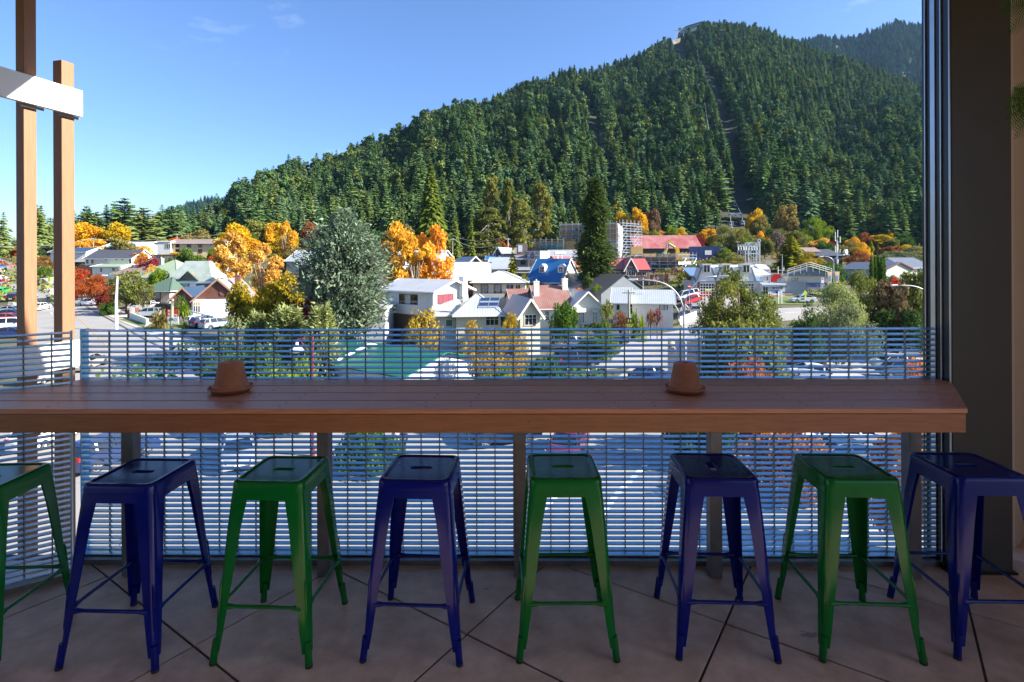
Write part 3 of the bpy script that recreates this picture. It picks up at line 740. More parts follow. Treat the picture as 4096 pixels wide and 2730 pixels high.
leafmat('pine_green', (.036, .082, .028), (.165, .250, .075), .10, .25)
leafmat('pine_blue', (.036, .084, .044), (.140, .225, .100), .10, .25)
leafmat('pine_olive', (.052, .092, .026), (.165, .225, .060), .12, .25)
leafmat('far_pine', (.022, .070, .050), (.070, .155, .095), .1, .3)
LM = dict(
    gold=leafmat('leaf_gold', (.52, .27, .012), (.80, .50, .03), .4, .10), amber=leafmat('leaf_amber', (.58, .27, .020), (.86, .50, .07), .4, .08),
    yellow=leafmat('leaf_yellow', (.36, .25, .012), (.62, .42, .02), .4, .12), red=leafmat('leaf_red', (.28, .035, .018), (.55, .13, .03), .4, .12),
    orange=leafmat('leaf_orange', (.42, .12, .02), (.62, .26, .04), .4, .12), crimson=leafmat('leaf_crimson', (.14, .018, .02), (.30, .05, .04), .35, .12),
    green=leafmat('leaf_green', (.040, .090, .014), (.13, .215, .035), .35, .15), lime=leafmat('leaf_lime', (.11, .19, .016), (.26, .32, .03), .4, .12),
    olive=leafmat('leaf_olive', (.085, .110, .022), (.27, .28, .070), .35, .12), grey=leafmat('leaf_grey', (.11, .135, .060), (.30, .32, .16), .3, .1),
    dark=leafmat('leaf_dark', (.034, .066, .018), (.10, .155, .04), .25, .15), khaki=leafmat('leaf_khaki', (.17, .15, .04), (.30, .25, .08), .35, .12),
    mixed=leafmat('leaf_mixed', (.055, .085, .012), (.58, .40, .03), .4, .06), rust=leafmat('leaf_rust', (.17, .07, .025), (.34, .16, .05), .35, .12),
    bluegreen=leafmat('leaf_bluegreen', (.075, .135, .085), (.27, .345, .225), .22, .05), brown=leafmat('leaf_brown', (.12, .075, .035), (.24, .17, .10), .3, .12),
    ochre=leafmat('leaf_ochre', (.24, .16, .025), (.60, .42, .06), .4, .08), sage=leafmat('leaf_sage', (.15, .19, .055), (.40, .44, .17), .4, .08), macro=leafmat('leaf_macro', (.090, .105, .018), (.27, .26, .060), .3, .1), sequoia=leafmat('leaf_sequoia', (.050, .080, .012), (.16, .20, .030), .3, .06), twig=leafmat('leaf_twig', (.16, .12, .09), (.27, .21, .17), .1, .1),
    russet=leafmat('leaf_russet', (.28, .07, .02), (.52, .22, .05), .4, .08), peach=leafmat('leaf_peach', (.50, .28, .045), (.72, .47, .11), .4, .08), pine=MATS['pine_green'], pineb=MATS['pine_blue'], pineo=MATS['pine_olive'], golden_conifer=leafmat('leaf_golden', (.06, .10, .012), (.42, .40, .02), .35, .05))
V_ = Vector
TR_ = lambda h, r: [([(0, 0, -.05), (0, 0, h * .5), (0, 0, h)], [r, r * .7, r * .15])]
for i, kw in enumerate([dict(r=.21, nb=9, w=.05, taper=.72), dict(r=.23, nw=24, nb=9, droop=.4, ragged=.45, w=.052, taper=.75), dict(r=.18, nw=30, nb=9, base=.16, ragged=.4, taper=.7, w=.046), dict(r=.20, nw=24, nb=8, base=.22, dense=.88, ragged=.5, taper=.7, w=.05), dict(r=.23, nw=22, nb=8, base=.28, droop=.1, ragged=.5, taper=.5, dense=.9, w=.055)]):
    shape('spruce%d' % i, conifer(11 + i, **kw), TR_(.97, .014))
shape('sequoia', conifer(41, nw=62, nb=16, segs=3, r=.22, base=.02, droop=.55, taper=.95, w=.030, ragged=.22), TR_(.97, .03))
shape('golden', conifer(43, nw=40, nb=12, segs=3, r=.27, base=.0, droop=.3, taper=.8, w=.045, ragged=.3), TR_(.95, .02))
shape('cedar', conifer(47, nw=22, nb=13, segs=4, r=.42, base=.12, droop=.10, taper=.5, w=.07, ragged=.6), TR_(.95, .03))
lb = lobes_round(1, 26, .60, .36, .34, .15); shape('round', cloud(1, lb, 8000, .036, hole=.25), limbs_to(lb, .40, .026, 1))
lb = lobes_round(2, 24, .56, .30, .38, .12); shape('oval', cloud(2, lb, 7500, .034, hole=.28), limbs_to(lb, .34, .022, 2))
lb = lobes_round(3, 30, .42, .46, .36, .17); shape('bush', cloud(3, lb, 8500, .038, hole=.18), limbs_to(lb, .2, .022, 3, every=2))
lb = lobes_round(4, 34, .52, .30, .46, .10); shape('birch', cloud(4, lb, 9000, .030, hole=.28, inner=.3, lobe_t=.25), limbs_to(lb, .42, .018, 4))
lb = lobes_round(5, 26, .58, .34, .34, .12); shape('sparse', cloud(5, lb, 2600, .034, hole=.36, inner=.2), limbs_to(lb, .30, .022, 5))
lb = lobes_round(6, 15, .34, .70, .26, .24); shape('airy', cloud(16, lobes_round(16, 46, .55, .40, .46, .085, shape=lambda z: 1.25 - .75 * z), 15000, .015, hole=.34, hk=13, inner=.15, lobe_t=.4), limbs_to(lobes_round(16, 46, .55, .40, .46, .085, shape=lambda z: 1.25 - .75 * z), .8, .012, 16, every=2))
lb = lobes_round(6, 15, .34, .70, .26, .24); shape('hedge', cloud(6, lb, 9000, .045, hole=.05, flat=.4), limbs_to(lb, .1, .02, 6, every=4))
lb = lobes_round(7, 40, .50, .55, .44, .13); shape('wide', cloud(7, lb, 13000, .024, hole=.28, inner=.45), limbs_to(lb, .28, .028, 7))
# tall trees of separate clumps on bare pale stems
g_ = np.random.default_rng(77); lb = []
for i in range(60):
    z = .20 + .78 * g_.random(); a = g_.random() * 6.28; rad = .20 * math.sin(min(1, (1.08 - z) * 1.9) * 1.57) * (.35 + .65 * g_.random()); r = .040 + .035 * g_.random(); lb.append((rad * math.cos(a), rad * math.sin(a), min(z, .965), r, r * .75))
shape('clump', cloud(8, lb, 9500, .021, inner=.3, hole=.12, hk=20, lobe_t=.5), limbs_to(lb, .93, .013, 8, every=2))
lb = [(0.02 * math.sin(i * 2.1), .02 * math.cos(i * 1.7), .03 + .94 * i / 16, .075 * (1 if i < 12 else (17 - i) / 5), .075) for i in range(17)]
shape('column', cloud(9, lb, 4200, .026, inner=.6, flat=.4), TR_(.8, .02))
# big blue cedar: irregular layered sprays on a multi-stemmed frame
g_ = np.random.default_rng(55); lb = []; Qb = []; Tb = []
def sprays(seed, n, rmax, prof, size, z0=.03, tip=.10, nq=10, rise0=.02):
    g = np.random.default_rng(seed); Q = []; T = []; limbs = []
    for i in range(n):
        z = z0 + (.97 - z0) * g.random() ** .85; a = g.random() * 6.283; Lr = rmax * prof(z) * (.55 + .5 * g.random()); tint = g.random()
        if noise.noise(V_((math.cos(a) * 1.5, math.sin(a) * 1.5, z * 4))) < -.30: continue
        ca, sa_ = math.cos(a), math.sin(a); rise = .30 * g.random() + rise0
        if i % 4 == 0: limbs.append(([(0, 0, max(.02, z - .25 * Lr)), (ca * Lr * .5, sa_ * Lr * .5, z - .02), (ca * Lr, sa_ * Lr, z + Lr * rise)], [.010, .006, .002]))
        for k in range(nq):
            f = .45 + .58 * k / nq; c = np.array([ca * Lr * f, sa_ * Lr * f, z + Lr * f * rise - .03 * f * f])
            d = np.array([ca, sa_, rise * .8]) + g.normal(size=3) * .38; d /= np.linalg.norm(d)
            s = np.cross(d, [0, 0, 1.0] + g.normal(size=3) * .4); s /= np.linalg.norm(s) + 1e-6; c = c + s * g.normal() * size * 1.3
            l_ = size * (1.0 + g.random()); w_ = size * .36
            Q.append((c - d * l_ * .3, c + s * w_ - np.array([0, 0, w_ * .3]), c + d * l_, c - s * w_ - np.array([0, 0, w_ * .3]))); T.append(.55 * tint + .45 * g.random())
    return (np.array(Q, dtype=np.float32), np.array(T)), limbs
cr, li = sprays(44, 1500, .27, lambda z: (1 - z) ** .72 * (.78 + .22 * math.sin(z * 19)) + .015, .019, z0=.05, nq=14, rise0=-.25); shape('bigspruce', cr, li[::3] + TR_(.97, .02))
cr, li = sprays(91, 1250, .52, lambda z: lin(z, [(0, .25), (.1, .45), (.25, .85), (.45, 1.0), (.64, .98), (.76, .80), (.86, .50), (.94, .22), (1, .05)]), .026, nq=16)
shape('bluecedar', cr, li + [([(0, 0, -.05), (.01, 0, .3), (-.01, 0, .7), (0, 0, .96)], [.035, .028, .015, .004]), ([(.02, 0, .1), (.1, .03, .4), (.13, .04, .7)], [.02, .014, .004]), ([(-.02, 0, .08), (-.12, -.03, .36), (-.16, 0, .6)], [.02, .014, .004])])
cr, li = sprays(93, 620, .60, lambda z: 1 - .75 * z, .045, nq=11); shape('spikybush', cr, li)
def cabbage(seed, heads, n=70, L_=.30):
    g = np.random.default_rng(seed); Q = []; T = []
    for (x, y, z) in heads:
        for i in range(n):
            d = g.normal(size=3); d[2] = d[2] * .8 + .25; d /= np.linalg.norm(d); l_ = L_ * (.7 + .5 * g.random()); s = np.cross(d, [0, 0, 1.0]); s /= np.linalg.norm(s) + 1e-6
            p = np.array([x, y, z]); m_ = p + d * l_ * .6; e = p + d * l_ - np.array([0, 0, l_ * .3]); w_ = L_ * .055
            Q.append((p - s * w_ * .3, m_ - s * w_, e, m_ + s * w_)); T.append(g.random())
    return np.array(Q, dtype=np.float32), np.array(T)
shape('cabbage', cabbage(3, [(0, 0, .78), (.16, .05, .66), (-.15, -.05, .70)]), [([(0, 0, -.05), (0, 0, .4), (0, 0, .78)], [.035, .03, .02]), ([(0, 0, .4), (.1, .03, .55), (.16, .05, .66)], [.025, .02, .015]), ([(0, 0, .42), (-.1, -.03, .58), (-.15, -.05, .70)], [.025, .02, .015])])
shape('tussock', cabbage(5, [(0, 0, .1), (.12, .1, .1), (-.1, -.12, .1)], 90, .85), TR_(.1, .05))
def tree(shp, lab, px, ytop, wpx, D, m, cat='tree', group=None, name=None, trunk=None, base=None, rz=None):
    """One tree at photo column px and distance D (or the ground seen at pixel base), crown top at row ytop, crown wpx pixels wide."""
    if base is not None: P = ground_at(px, base); D = P.y
    else: P = on(px, D); P.z = hz(P.x, P.y) if P.y > 258 else gfun_fine(P.x, P.y)
    top = at(px, ytop, D).z; H = max(.3, top - P.z)
    t = thing(name or ('tree' if cat == 'tree' else cat.replace(' ', '_')), lab, cat, P - V_((0, 0, .05)), random.random() * 6.28 if rz is None else rz, group)
    me, tm = SHAPES[shp]
    co = np.empty(len(me.vertices) * 3, dtype=np.float32); me.vertices.foreach_get('co', co); c3 = co.reshape(-1, 3); half = float(np.percentile(np.abs(c3[:, :2]), 98.5))
    W = wpx * D / FPX / 2 / half
    t.scale = (W, W, H / max(.5, float(np.percentile(c3[:, 2], 99.8))))
    c = link('crown', me, t); c.material_slots[0].link = 'OBJECT'; c.material_slots[0].material = LM[m]
    k = link('trunk', tm, t)
    if trunk: k.material_slots[0].link = 'OBJECT'; k.material_slots[0].material = trunk
    return t
# ------------------------------------------------------------------ the hill's conifers
def corridor(u, s):
    """True where the gondola's cleared strip, the gully and the clearings lie."""
    uc = .302 + .05 * sstep((1 - s) * 1.6) + .078 * sstep((.72 - s) / .72)
    if abs(u - uc) < .010 + .010 * (1 - s): return True
    ug = .02 + .10 * (1 - s)
    if .10 < s < .85 and abs(u - (.138 + .09 * (.6 - s))) < .012: return True
    if s < .10 and .385 < u < .455: return True
    if s < .03 and .30 < u < .62: return True
    return False
cand = []
gg = np.random.default_rng(5)
y = HB + 4
while y < 1150:
    step = 6.7 + (y - HB) * .0022
    u = -.93
    while u < .98:
        Y = y + gg.normal() * 3.2; uu = u + gg.normal() * 3.0 / y; X = uu * Y
        yr_ = lin(uu, YR); s = (Y - HB) / (yr_ - HB)
        if -0.02 < s < 1.08 and not corridor(uu, s):
            dn = noise.noise(V_((X * .012, Y * .012, 3.3)))
            if dn > -.62 and not (uu < -.70 and gg.random() < .3):
                big = gg.random(); h = 15 + 11 * gg.random() ** 1.4 + (5 if big > .9 else 0)
                if s > .93: h *= .8
                if uu < -.5: h *= .9
                h *= 1 + .22 * noise.noise(V_((X * .02, Y * .02, 8.8)))
                cand.append((X, Y, hz(X, Y), h, uu, s))
        u += step / y
    y += step * .9
print('hill conifers', len(cand))
cand.sort(key=lambda c: -c[3] / c[1])
conif_lab = ['dark green conifer in the forest on the hillside', 'blue green conifer in the forest on the hillside', 'olive green conifer in the forest on the hillside']
CM = [MATS['pine_green'], MATS['pine_blue'], MATS['pine_olive']]
for (X, Y, z, h, u, s) in cand[:300]:
    i = int(gg.integers(0, 5)); mi = int(gg.choice(3, p=[.56, .33, .11]))
    t = thing('pine_tree', conif_lab[mi], 'conifer', (X, Y, z - .4), gg.random() * 6.28, 'conifers covering the hill, near rows, ' + ('dark green', 'blue green', 'olive green')[mi])
    w = h * (.85 + .3 * gg.random()); t.scale = (w, w, h)
    c = link('crown', SHAPES['spruce%d' % i][0], t); c.material_slots[0].link = 'OBJECT'; c.material_slots[0].material = CM[mi]
    link('trunk', SHAPES['spruce%d' % i][1], t)
# the rest of the forest: one object, trees scattered over its points
def forest(name, pts, crowns, lab):
    """pts: (x, y, z, height, width). Real trees instanced on the points by geometry nodes."""
    me = bpy.data.meshes.new(name); me.from_pydata([p[:3] for p in pts], [], [])
    a = me.attributes.new('size', 'FLOAT_VECTOR', 'POINT'); a.data.foreach_set('vector', np.array([(p[4], p[4], p[3]) for p in pts], dtype=np.float32).ravel())
    b = me.attributes.new('spin', 'FLOAT_VECTOR', 'POINT'); b.data.foreach_set('vector', np.array([(0, 0, random.random() * 6.28) for p in pts], dtype=np.float32).ravel())
    c = me.attributes.new('pick', 'INT', 'POINT'); c.data.foreach_set('value', np.array([random.randrange(len(crowns)) for p in pts], dtype=np.int32))
    o = tag(link(name, me), lab, kind='stuff')
    cl_ = bpy.data.collections.new(name + '_sources')
    for i, (sh, m) in enumerate(crowns):
        src = SHAPES[sh][0].copy(); src.materials[0] = m; src.materials.append(bark)
        bm = bmesh.new(); bm.from_mesh(src); v0 = [bm.verts.new(v.co) for v in SHAPES[sh][1].vertices]
        for p in SHAPES[sh][1].polygons:
            f = bm.faces.new([v0[k] for k in p.vertices]); f.material_index = 1
        bm.to_mesh(src); bm.free()
        cl_.objects.link(bpy.data.objects.new('source_%02d' % i, src))
    ng = bpy.data.node_groups.new(name, 'GeometryNodeTree'); ng.interface.new_socket('Geometry', in_out='INPUT', socket_type='NodeSocketGeometry'); ng.interface.new_socket('Geometry', in_out='OUTPUT', socket_type='NodeSocketGeometry')
    N = ng.nodes.new; K = ng.links.new
    gi = N('NodeGroupInput'); go = N('NodeGroupOutput'); ip = N('GeometryNodeInstanceOnPoints'); ci = N('GeometryNodeCollectionInfo'); ci.inputs['Collection'].default_value = cl_
    ci.inputs['Separate Children'].default_value = True; ci.inputs['Reset Children'].default_value = True; ip.inputs['Pick Instance'].default_value = True
    def attr(nm, ty):
        q = N('GeometryNodeInputNamedAttribute'); q.data_type = ty; q.inputs['Name'].default_value = nm; return q.outputs['Attribute']
    K(gi.outputs[0], ip.inputs['Points']); K(ci.outputs[0], ip.inputs['Instance']); K(attr('pick', 'INT'), ip.inputs['Instance Index']); K(attr('size', 'FLOAT_VECTOR'), ip.inputs['Scale'])
    er = N('FunctionNodeEulerToRotation'); K(attr('spin', 'FLOAT_VECTOR'), er.inputs[0]); K(er.outputs[0], ip.inputs['Rotation']); K(ip.outputs[0], go.inputs[0])
    o.modifiers.new('scatter', 'NODES').node_group = ng
    return o
g_ = np.random.default_rng(31)
for q_ in range(2):
    lb = []
    for i in range(26):
        z = .3 + .66 * g_.random(); a = g_.random() * 6.28; rad = (.21 - .15 * (z - .3)) * g_.random() ** .6; lb.append((rad * math.cos(a), rad * math.sin(a), z, .07, .055))
    shape('roundpine%d' % q_, cloud(61 + q_, lb, 1500, .045, inner=.4, lobe_t=.5), TR_(.9, .014))
src = [('spruce%d' % i, CM[m]) for i in range(5) for m in (0, 0, 1, 1, 0, 2)] + [('roundpine%d' % (i % 2), CM[i % 3]) for i in range(12)]
forest('pine_forest', [(X, Y, z - .4, h, h * (.85 + .3 * random.random())) for X, Y, z, h, u, s in cand[300:]], src, 'dense dark green conifer forest covering the upper hillside')
def scatter_ridge(mb, n, hmin, hmax, top_only=.0):
    v = mb.v; fs = mb.f; out = []
    for k in range(n):
        f = fs[random.randrange(len(fs))]; a, b = random.random(), random.random()
        p = (V_(v[f[0]]).lerp(V_(v[f[1]]), a)).lerp(V_(v[f[3]]).lerp(V_(v[f[2]]), a), b); h = random.uniform(hmin, hmax); out.append((p.x, p.y, p.z - .5, h, h * random.uniform(.9, 1.3)))
    return out
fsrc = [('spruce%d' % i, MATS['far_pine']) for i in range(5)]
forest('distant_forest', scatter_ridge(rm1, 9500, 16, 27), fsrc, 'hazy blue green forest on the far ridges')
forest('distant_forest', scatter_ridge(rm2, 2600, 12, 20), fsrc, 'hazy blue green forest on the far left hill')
# ================================================================== buildings
def wallm(n, c, **k): return mat(n, c, k.pop('rough', .75), 0, k.pop('var', .07), k.pop('scale', .8), **k)
W_white = wallm('wall_white_boards', (.62, .61, .575), stripes=('Z', .18, .02, .18)); W_cream = wallm('wall_cream', (.66, .60, .44), stripes=('Z', .2, .015, .10))
W_plainwhite = wallm('wall_white_plain', (.66, .66, .65)); W_ivory = wallm('wall_ivory', (.72, .69, .58)); W_grey = wallm('wall_grey_boards', (.40, .41, .42), stripes=('X', .2, .02, .2))
W_brown = wallm('wall_brown_boards', (.16, .10, .075), stripes=('X', .25, .02, .25)); W_brick = wallm('wall_brick', (.17, .075, .055), stripes=('Z', .1, .01, .2)); W_dkgreen = wallm('wall_dark_green', (.035, .05, .043), stripes=('X', .25, .02, .2))
W_weather = wallm('wall_weathered', (.24, .17, .12), stripes=('Z', .22, .03, .45), var=.3); W_tan = wallm('wall_tan', (.52, .43, .31)); W_black = wallm('wall_black', (.035, .033, .033), stripes=('X', .3, .02, .2))
W_shingle = wallm('wall_shingle', (.15, .06, .04), stripes=('Z', .16, .02, .4), var=.3); W_taupe = wallm('wall_taupe', (.20, .16, .145), stripes=('X', .3, .02, .15)); W_sage = wallm('wall_sage', (.44, .47, .40), stripes=('Z', .2, .02, .15))
W_ply = wallm('wall_plywood', (.42, .28, .12), stripes=('X', 1.2, .01, .15)); W_wrap = wallm('wall_wrap', (.46, .46, .46), var=.35, scale=.5); W_netblue = wallm('net_teal', (.06, .28, .30), var=.4, scale=.5); W_conc = wallm('concrete_wall', (.48, .46, .43), var=.2)
def roofm(n, c, ax='X', pitch=.3, share=.22, **k): return mat(n + ax.lower(), c, k.pop('rough', .42), k.pop('metal', .0), k.pop('var', .08), k.pop('scale', .5), stripes=(ax, pitch, .03, share), **k)
RC = dict(white=(.46, .48, .50), pale=(.36, .395, .42), grey=(.33, .345, .36), dark=(.075, .075, .08), blue=(.02, .13, .33), red=(.40, .085, .075), rust=(.21, .075, .055), green=(.02, .14, .08), navy=(.03, .07, .14), sage=(.30, .38, .30), tile=(.27, .20, .155), tilegreen=(.30, .38, .25), oxide=(.26, .17, .145), blueslate=(.13, .15, .185))
def roof_mat(k, ax='X'):
    kw = {}
    if k == 'rust': kw = dict(c2=(.27, .17, .145), scale=.35)
    if k == 'oxide': kw = dict(c2=(.36, .36, .37), scale=.5)
    if k == 'sage': kw = dict(c2=(.52, .56, .52), scale=.45)
    if k == 'red': kw = dict(c2=(.43, .11, .10), scale=.4)
    return roofm('roof_' + k, RC[k], ax, pitch=.35 if k not in ('navy',) else .5, share=.4 if k == 'navy' else .2, **kw)
white_trim = mat('trim_white', (.78, .78, .76), .5, 0, .04, 4); dark_trim = mat('trim_dark', (.05, .045, .04), .5, 0, .1, 4); glass = mat('window_glass', (.018, .022, .026), .06, 0, .3, 1.5, spec=.8)
curtain = mat('curtain_pale', (.46, .45, .43), .8, 0, .2, 2, stripes=('X', .16, .02, .35)); curtain_red = mat('curtain_red', (.24, .04, .06), .8, 0, .2, 2, stripes=('X', .16, .02, .35)); orange_ply = mat('window_orange', (.50, .17, .04), .6)
teal_glass = mat('teal_glass', (.02, .16, .16), .1)
alu = mat('aluminium', (.55, .57, .6), .4, .7, .1, 6); gal_pole = mat('pole_galvanised', (.42, .44, .46), .45, .5, .1, 4); red_paint = mat('paint_red', (.5, .03, .025), .45); yellow_paint = mat('paint_yellow', (.62, .36, .01), .4); black_paint = mat('paint_black', (.02, .02, .022), .4)
class House:
    """A box with a roof. pl, pr: photo columns of the front wall's ends; D: distance of the near front corner; psi: turn in degrees
    (positive turns the front to the right); near: which end is the near corner."""
    def __init__(h, name, lab, pl, pr, D, psi, ybase, yeave, W, wall, near='r', root=None, cat='house', group=None, z0=None, z1=None):
        c, s = math.cos(R(psi)), math.sin(R(psi)); ym = 1150
        ul, ur = ray(pl, ym).x, ray(pr, ym).x
        if near == 'r':
            N = V_((ur * D, D, 0)); Ln = (N.x - ul * N.y) / (c - ul * s); O = N - V_((c, s, 0)) * Ln
        else:
            N = V_((ul * D, D, 0)); Ln = (ur * N.y - N.x) / (c - ur * s); O = N
        h.N, h.L, h.W, h.D, h.psi = N, Ln, W, D, psi
        h.z0 = z0 if z0 is not None else (at(pr, ybase, D).z if ybase else gz(N.x, N.y) - .3); h.z1 = z1 if z1 is not None else at(pr if near == 'r' else pl, yeave, D).z
        h.O = V_((O.x, O.y, h.z0)); h.H = h.z1 - h.z0
        h.Mw = Matrix.Translation(h.O) @ Matrix.Rotation(R(psi), 4, 'Z')
        if root is None:
            h.root = thing(name, lab, cat, h.O, R(psi), group); h.M = Matrix.Identity(4); h.root_M = h.Mw
        else:
            h.root = root.root; h.root_M = root.root_M; h.M = root.root_M.inverted() @ h.Mw
        h.wallm = wall; h.inv = h.Mw.inverted()
    def put(h, name, mb, m, parent=None, **k): 
        return mb.build(name, m, parent or h.root, M=(h.M if parent is None else None), **k)
    def z(h, py, b=0): return at(2048, py, h.D + b).z - h.z0
    def walls(h, gable=None, rise=0, sink=1.5):
        L_, W, H = h.L, h.W, h.H; mb = MB(); e = .0
        if gable is None: mb.box(0, L_, 0, W, -sink, H)
        elif gable == 'x': mb.prism([(0, 0, -sink), (0, 0, H), (0, W / 2, H + rise), (0, W, H), (0, W, -sink)], (L_, 0, 0))
        elif gable == 'y': mb.prism([(0, 0, -sink), (L_, 0, -sink), (L_, 0, H), (L_ / 2, 0, H + rise), (0, 0, H)], (0, W, 0))
        elif gable == 'shed': mb.prism([(0, 0, -sink), (0, 0, H), (0, W, H + rise), (0, W, -sink)], (L_, 0, 0))
        h.wall = h.put('wall', mb, h.wallm); return h
    def roof(h, kind, rise, mk, o=.45, t=.12, trim=None, ox=None, nosides=False):
        L_, W, H = h.L, h.W, h.H + .012; ox = o if ox is None else ox; mb = MB(); fm = MB(); ax = 'X'
        if kind == 'x':
            k = rise / (W / 2); ze = H - o * k
            mb.slab([(-ox, -o, ze + t), (L_ + ox, -o, ze + t), (L_ + ox, W / 2, H + rise + t), (-ox, W / 2, H + rise + t)], t)
            mb.slab([(-ox, W / 2, H + rise + t), (L_ + ox, W / 2, H + rise + t), (L_ + ox, W + o, ze + t), (-ox, W + o, ze + t)], t)
            for x in (-ox - .03, L_ + ox):
                fm.bar((x + .015, -o, ze + t * .3), (x + .015, W / 2, H + rise + t * .3), .03, t + .12); fm.bar((x + .015, W / 2, H + rise + t * .3), (x + .015, W + o, ze + t * .3), .03, t + .12)
            fm.box(-ox, L_ + ox, -o - .10, -o - .002, ze - .04, ze + t * .8)
        elif kind == 'y':
            ax = 'Y'; k = rise / (L_ / 2); ze = H - o * k
            mb.slab([(-o, -ox, ze + t), (L_ / 2, -ox, H + rise + t), (L_ / 2, W + ox, H + rise + t), (-o, W + ox, ze + t)], t)
            mb.slab([(L_ / 2, -ox, H + rise + t), (L_ + o, -ox, ze + t), (L_ + o, W + ox, ze + t), (L_ / 2, W + ox, H + rise + t)], t)
            fm.bar((-o, -ox - .018, ze + t * .3), (L_ / 2, -ox - .018, H + rise + t * .3), .03, t + .14); fm.bar((L_ / 2, -ox - .018, H + rise + t * .3), (L_ + o, -ox - .018, ze + t * .3), .03, t + .14)
        elif kind == 'hip':
            a, b = W / 2 + o, W / 2; x0, x1 = -o, L_ + o; r0, r1 = min(b, L_ / 2 - .2), max(L_ - b, L_ / 2 + .2); z0, z1 = H, H + rise
            vs = [(x0, -o, z0), (x1, -o, z0), (x1, W + o, z0), (x0, W + o, z0), (r0, b, z1), (r1, b, z1)]
            mb.add(vs + [(x0, -o, z0 - t), (x1, -o, z0 - t), (x1, W + o, z0 - t), (x0, W + o, z0 - t)], [(0, 1, 5, 4), (1, 2, 5), (2, 3, 4, 5), (3, 0, 4), (9, 8, 7, 6), (0, 6, 7, 1), (1, 7, 8, 2), (2, 8, 9, 3), (3, 9, 6, 0)])
            for p, q in (((r0, b, z1), (r1, b, z1)), ((x0, -o, z0), (r0, b, z1)), ((x1, -o, z0), (r1, b, z1)), ((x1, W + o, z0), (r1, b, z1))): mb.bar(V_(p) + V_((0, 0, .03)), V_(q) + V_((0, 0, .03)), .22, .06)
            fm.box(x0, x1, -o - .1, -o - .004, z0 - t - .06, z0 - .03); fm.box(x1 + .004, x1 + .1, -o - .1, W + o, z0 - t - .06, z0 - .03)
        elif kind == 'flat':
            mb.box(-o, L_ + o, -o, W + o, H, H + t); fm.box(-o - .03, L_ + o + .03, -o - .05, -o - .004, H - .08, H + t + .03); fm.box(L_ + o + .004, L_ + o + .05, -o, W + o, H - .08, H + t + .03)
        elif kind == 'shed':
            k = rise / W; mb.slab([(-ox, -o, H - o * k + t), (L_ + ox, -o, H - o * k + t), (L_ + ox, W + o, H + rise + o * k + t), (-ox, W + o, H + rise + o * k + t)], t)
            fm.box(-ox, L_ + ox, -o - .08, -o - .004, H - o * k - .05, H - o * k + t * .8)
            for x in (-ox - .02, L_ + ox + .02): fm.bar((x, -o, H - o * k + t * .4), (x, W + o, H + rise + o * k + t * .4), .03, t + .1)
        h.rise = rise
        h.roofo = h.put('roof', mb, roof_mat(mk, ax) if isinstance(mk, str) else mk)
        if trim and fm.v: h.put('fascia', fm, trim)
        return h
    def hit(h, face, p):
        """Local (along, height) of the photo pixel p on the front ('f'), right ('r') or left ('l') face."""
        d = h.inv.to_3x3() @ ray(*p); o = h.inv @ V_((0, 0, CAMZ))
        if face == 'f': t = (0 - o.y) / d.y; q = o + d * t; return q.x, q.z
        x = h.L if face == 'r' else 0; t = (x - o.x) / d.x; q = o + d * t; return q.y, q.z
    def win(h, face, p, q, nv=1, nh=0, pane=None, frame=None, name='window', fw=.07, cur=None):
        """Window from photo corner p to q: frame with mullions, a pane and perhaps curtains behind it."""
        a0, z1 = h.hit(face, p); a1, z0 = h.hit(face, q)
        if a0 > a1: a0, a1 = a1, a0
        if z0 > z1: z0, z1 = z1, z0
        M = h.M @ (Matrix.Identity(4) if face == 'f' else Matrix.Translation((h.L, 0, 0)) @ Matrix.Rotation(R(90), 4, 'Z') if face == 'r' else Matrix.Rotation(R(-90), 4, 'Z'))
        if face == 'l': a0, a1 = -a1, -a0
        w = MB(); d = .06
        w.box(a0 - fw, a1 + fw, -d, .0, z1, z1 + fw).box(a0 - fw - .03, a1 + fw + .03, -d - .04, .0, z0 - fw, z0).box(a0 - fw, a0, -d, 0, z0, z1).box(a1, a1 + fw, -d, 0, z0, z1)
        for i in range(1, nv): x = a0 + (a1 - a0) * i / nv; w.box(x - fw * .4, x + fw * .4, -d + .01, 0, z0, z1)
        for i in range(1, nh + 1): zz = z0 + (z1 - z0) * (i / (nh + 1) if nh != 1 else .68); w.box(a0, a1, -d + .013, 0, zz - fw * .35, zz + fw * .35)
        o = w.build(name, frame or white_trim, h.root, M=M)
        MB().box(a0, a1, -.022, -.004, z0, z1).build('pane', pane or glass, o)
        if cur:
            for f0, f1, cm in cur: MB().box(a0 + (a1 - a0) * f0, a0 + (a1 - a0) * f1, -.028, -.0225, z0 + .02, z1 - .02).build('curtain', cm, o)
        return o
    def chimney(h, x, y, w, d, z0, z1, m, cap=None):
        o = h.put('chimney', MB().box(x - w / 2, x + w / 2, y - d / 2, y + d / 2, z0, z1).box(x - w / 2 - .06, x + w / 2 + .06, y - d / 2 - .06, y + d / 2 + .06, z1 - .25, z1 - .1), m)
        MB().tube([(x, y, z1 - .001), (x, y, z1 + .35)], .13, 8).build('chimney_pot', cap or white_trim, o); return o
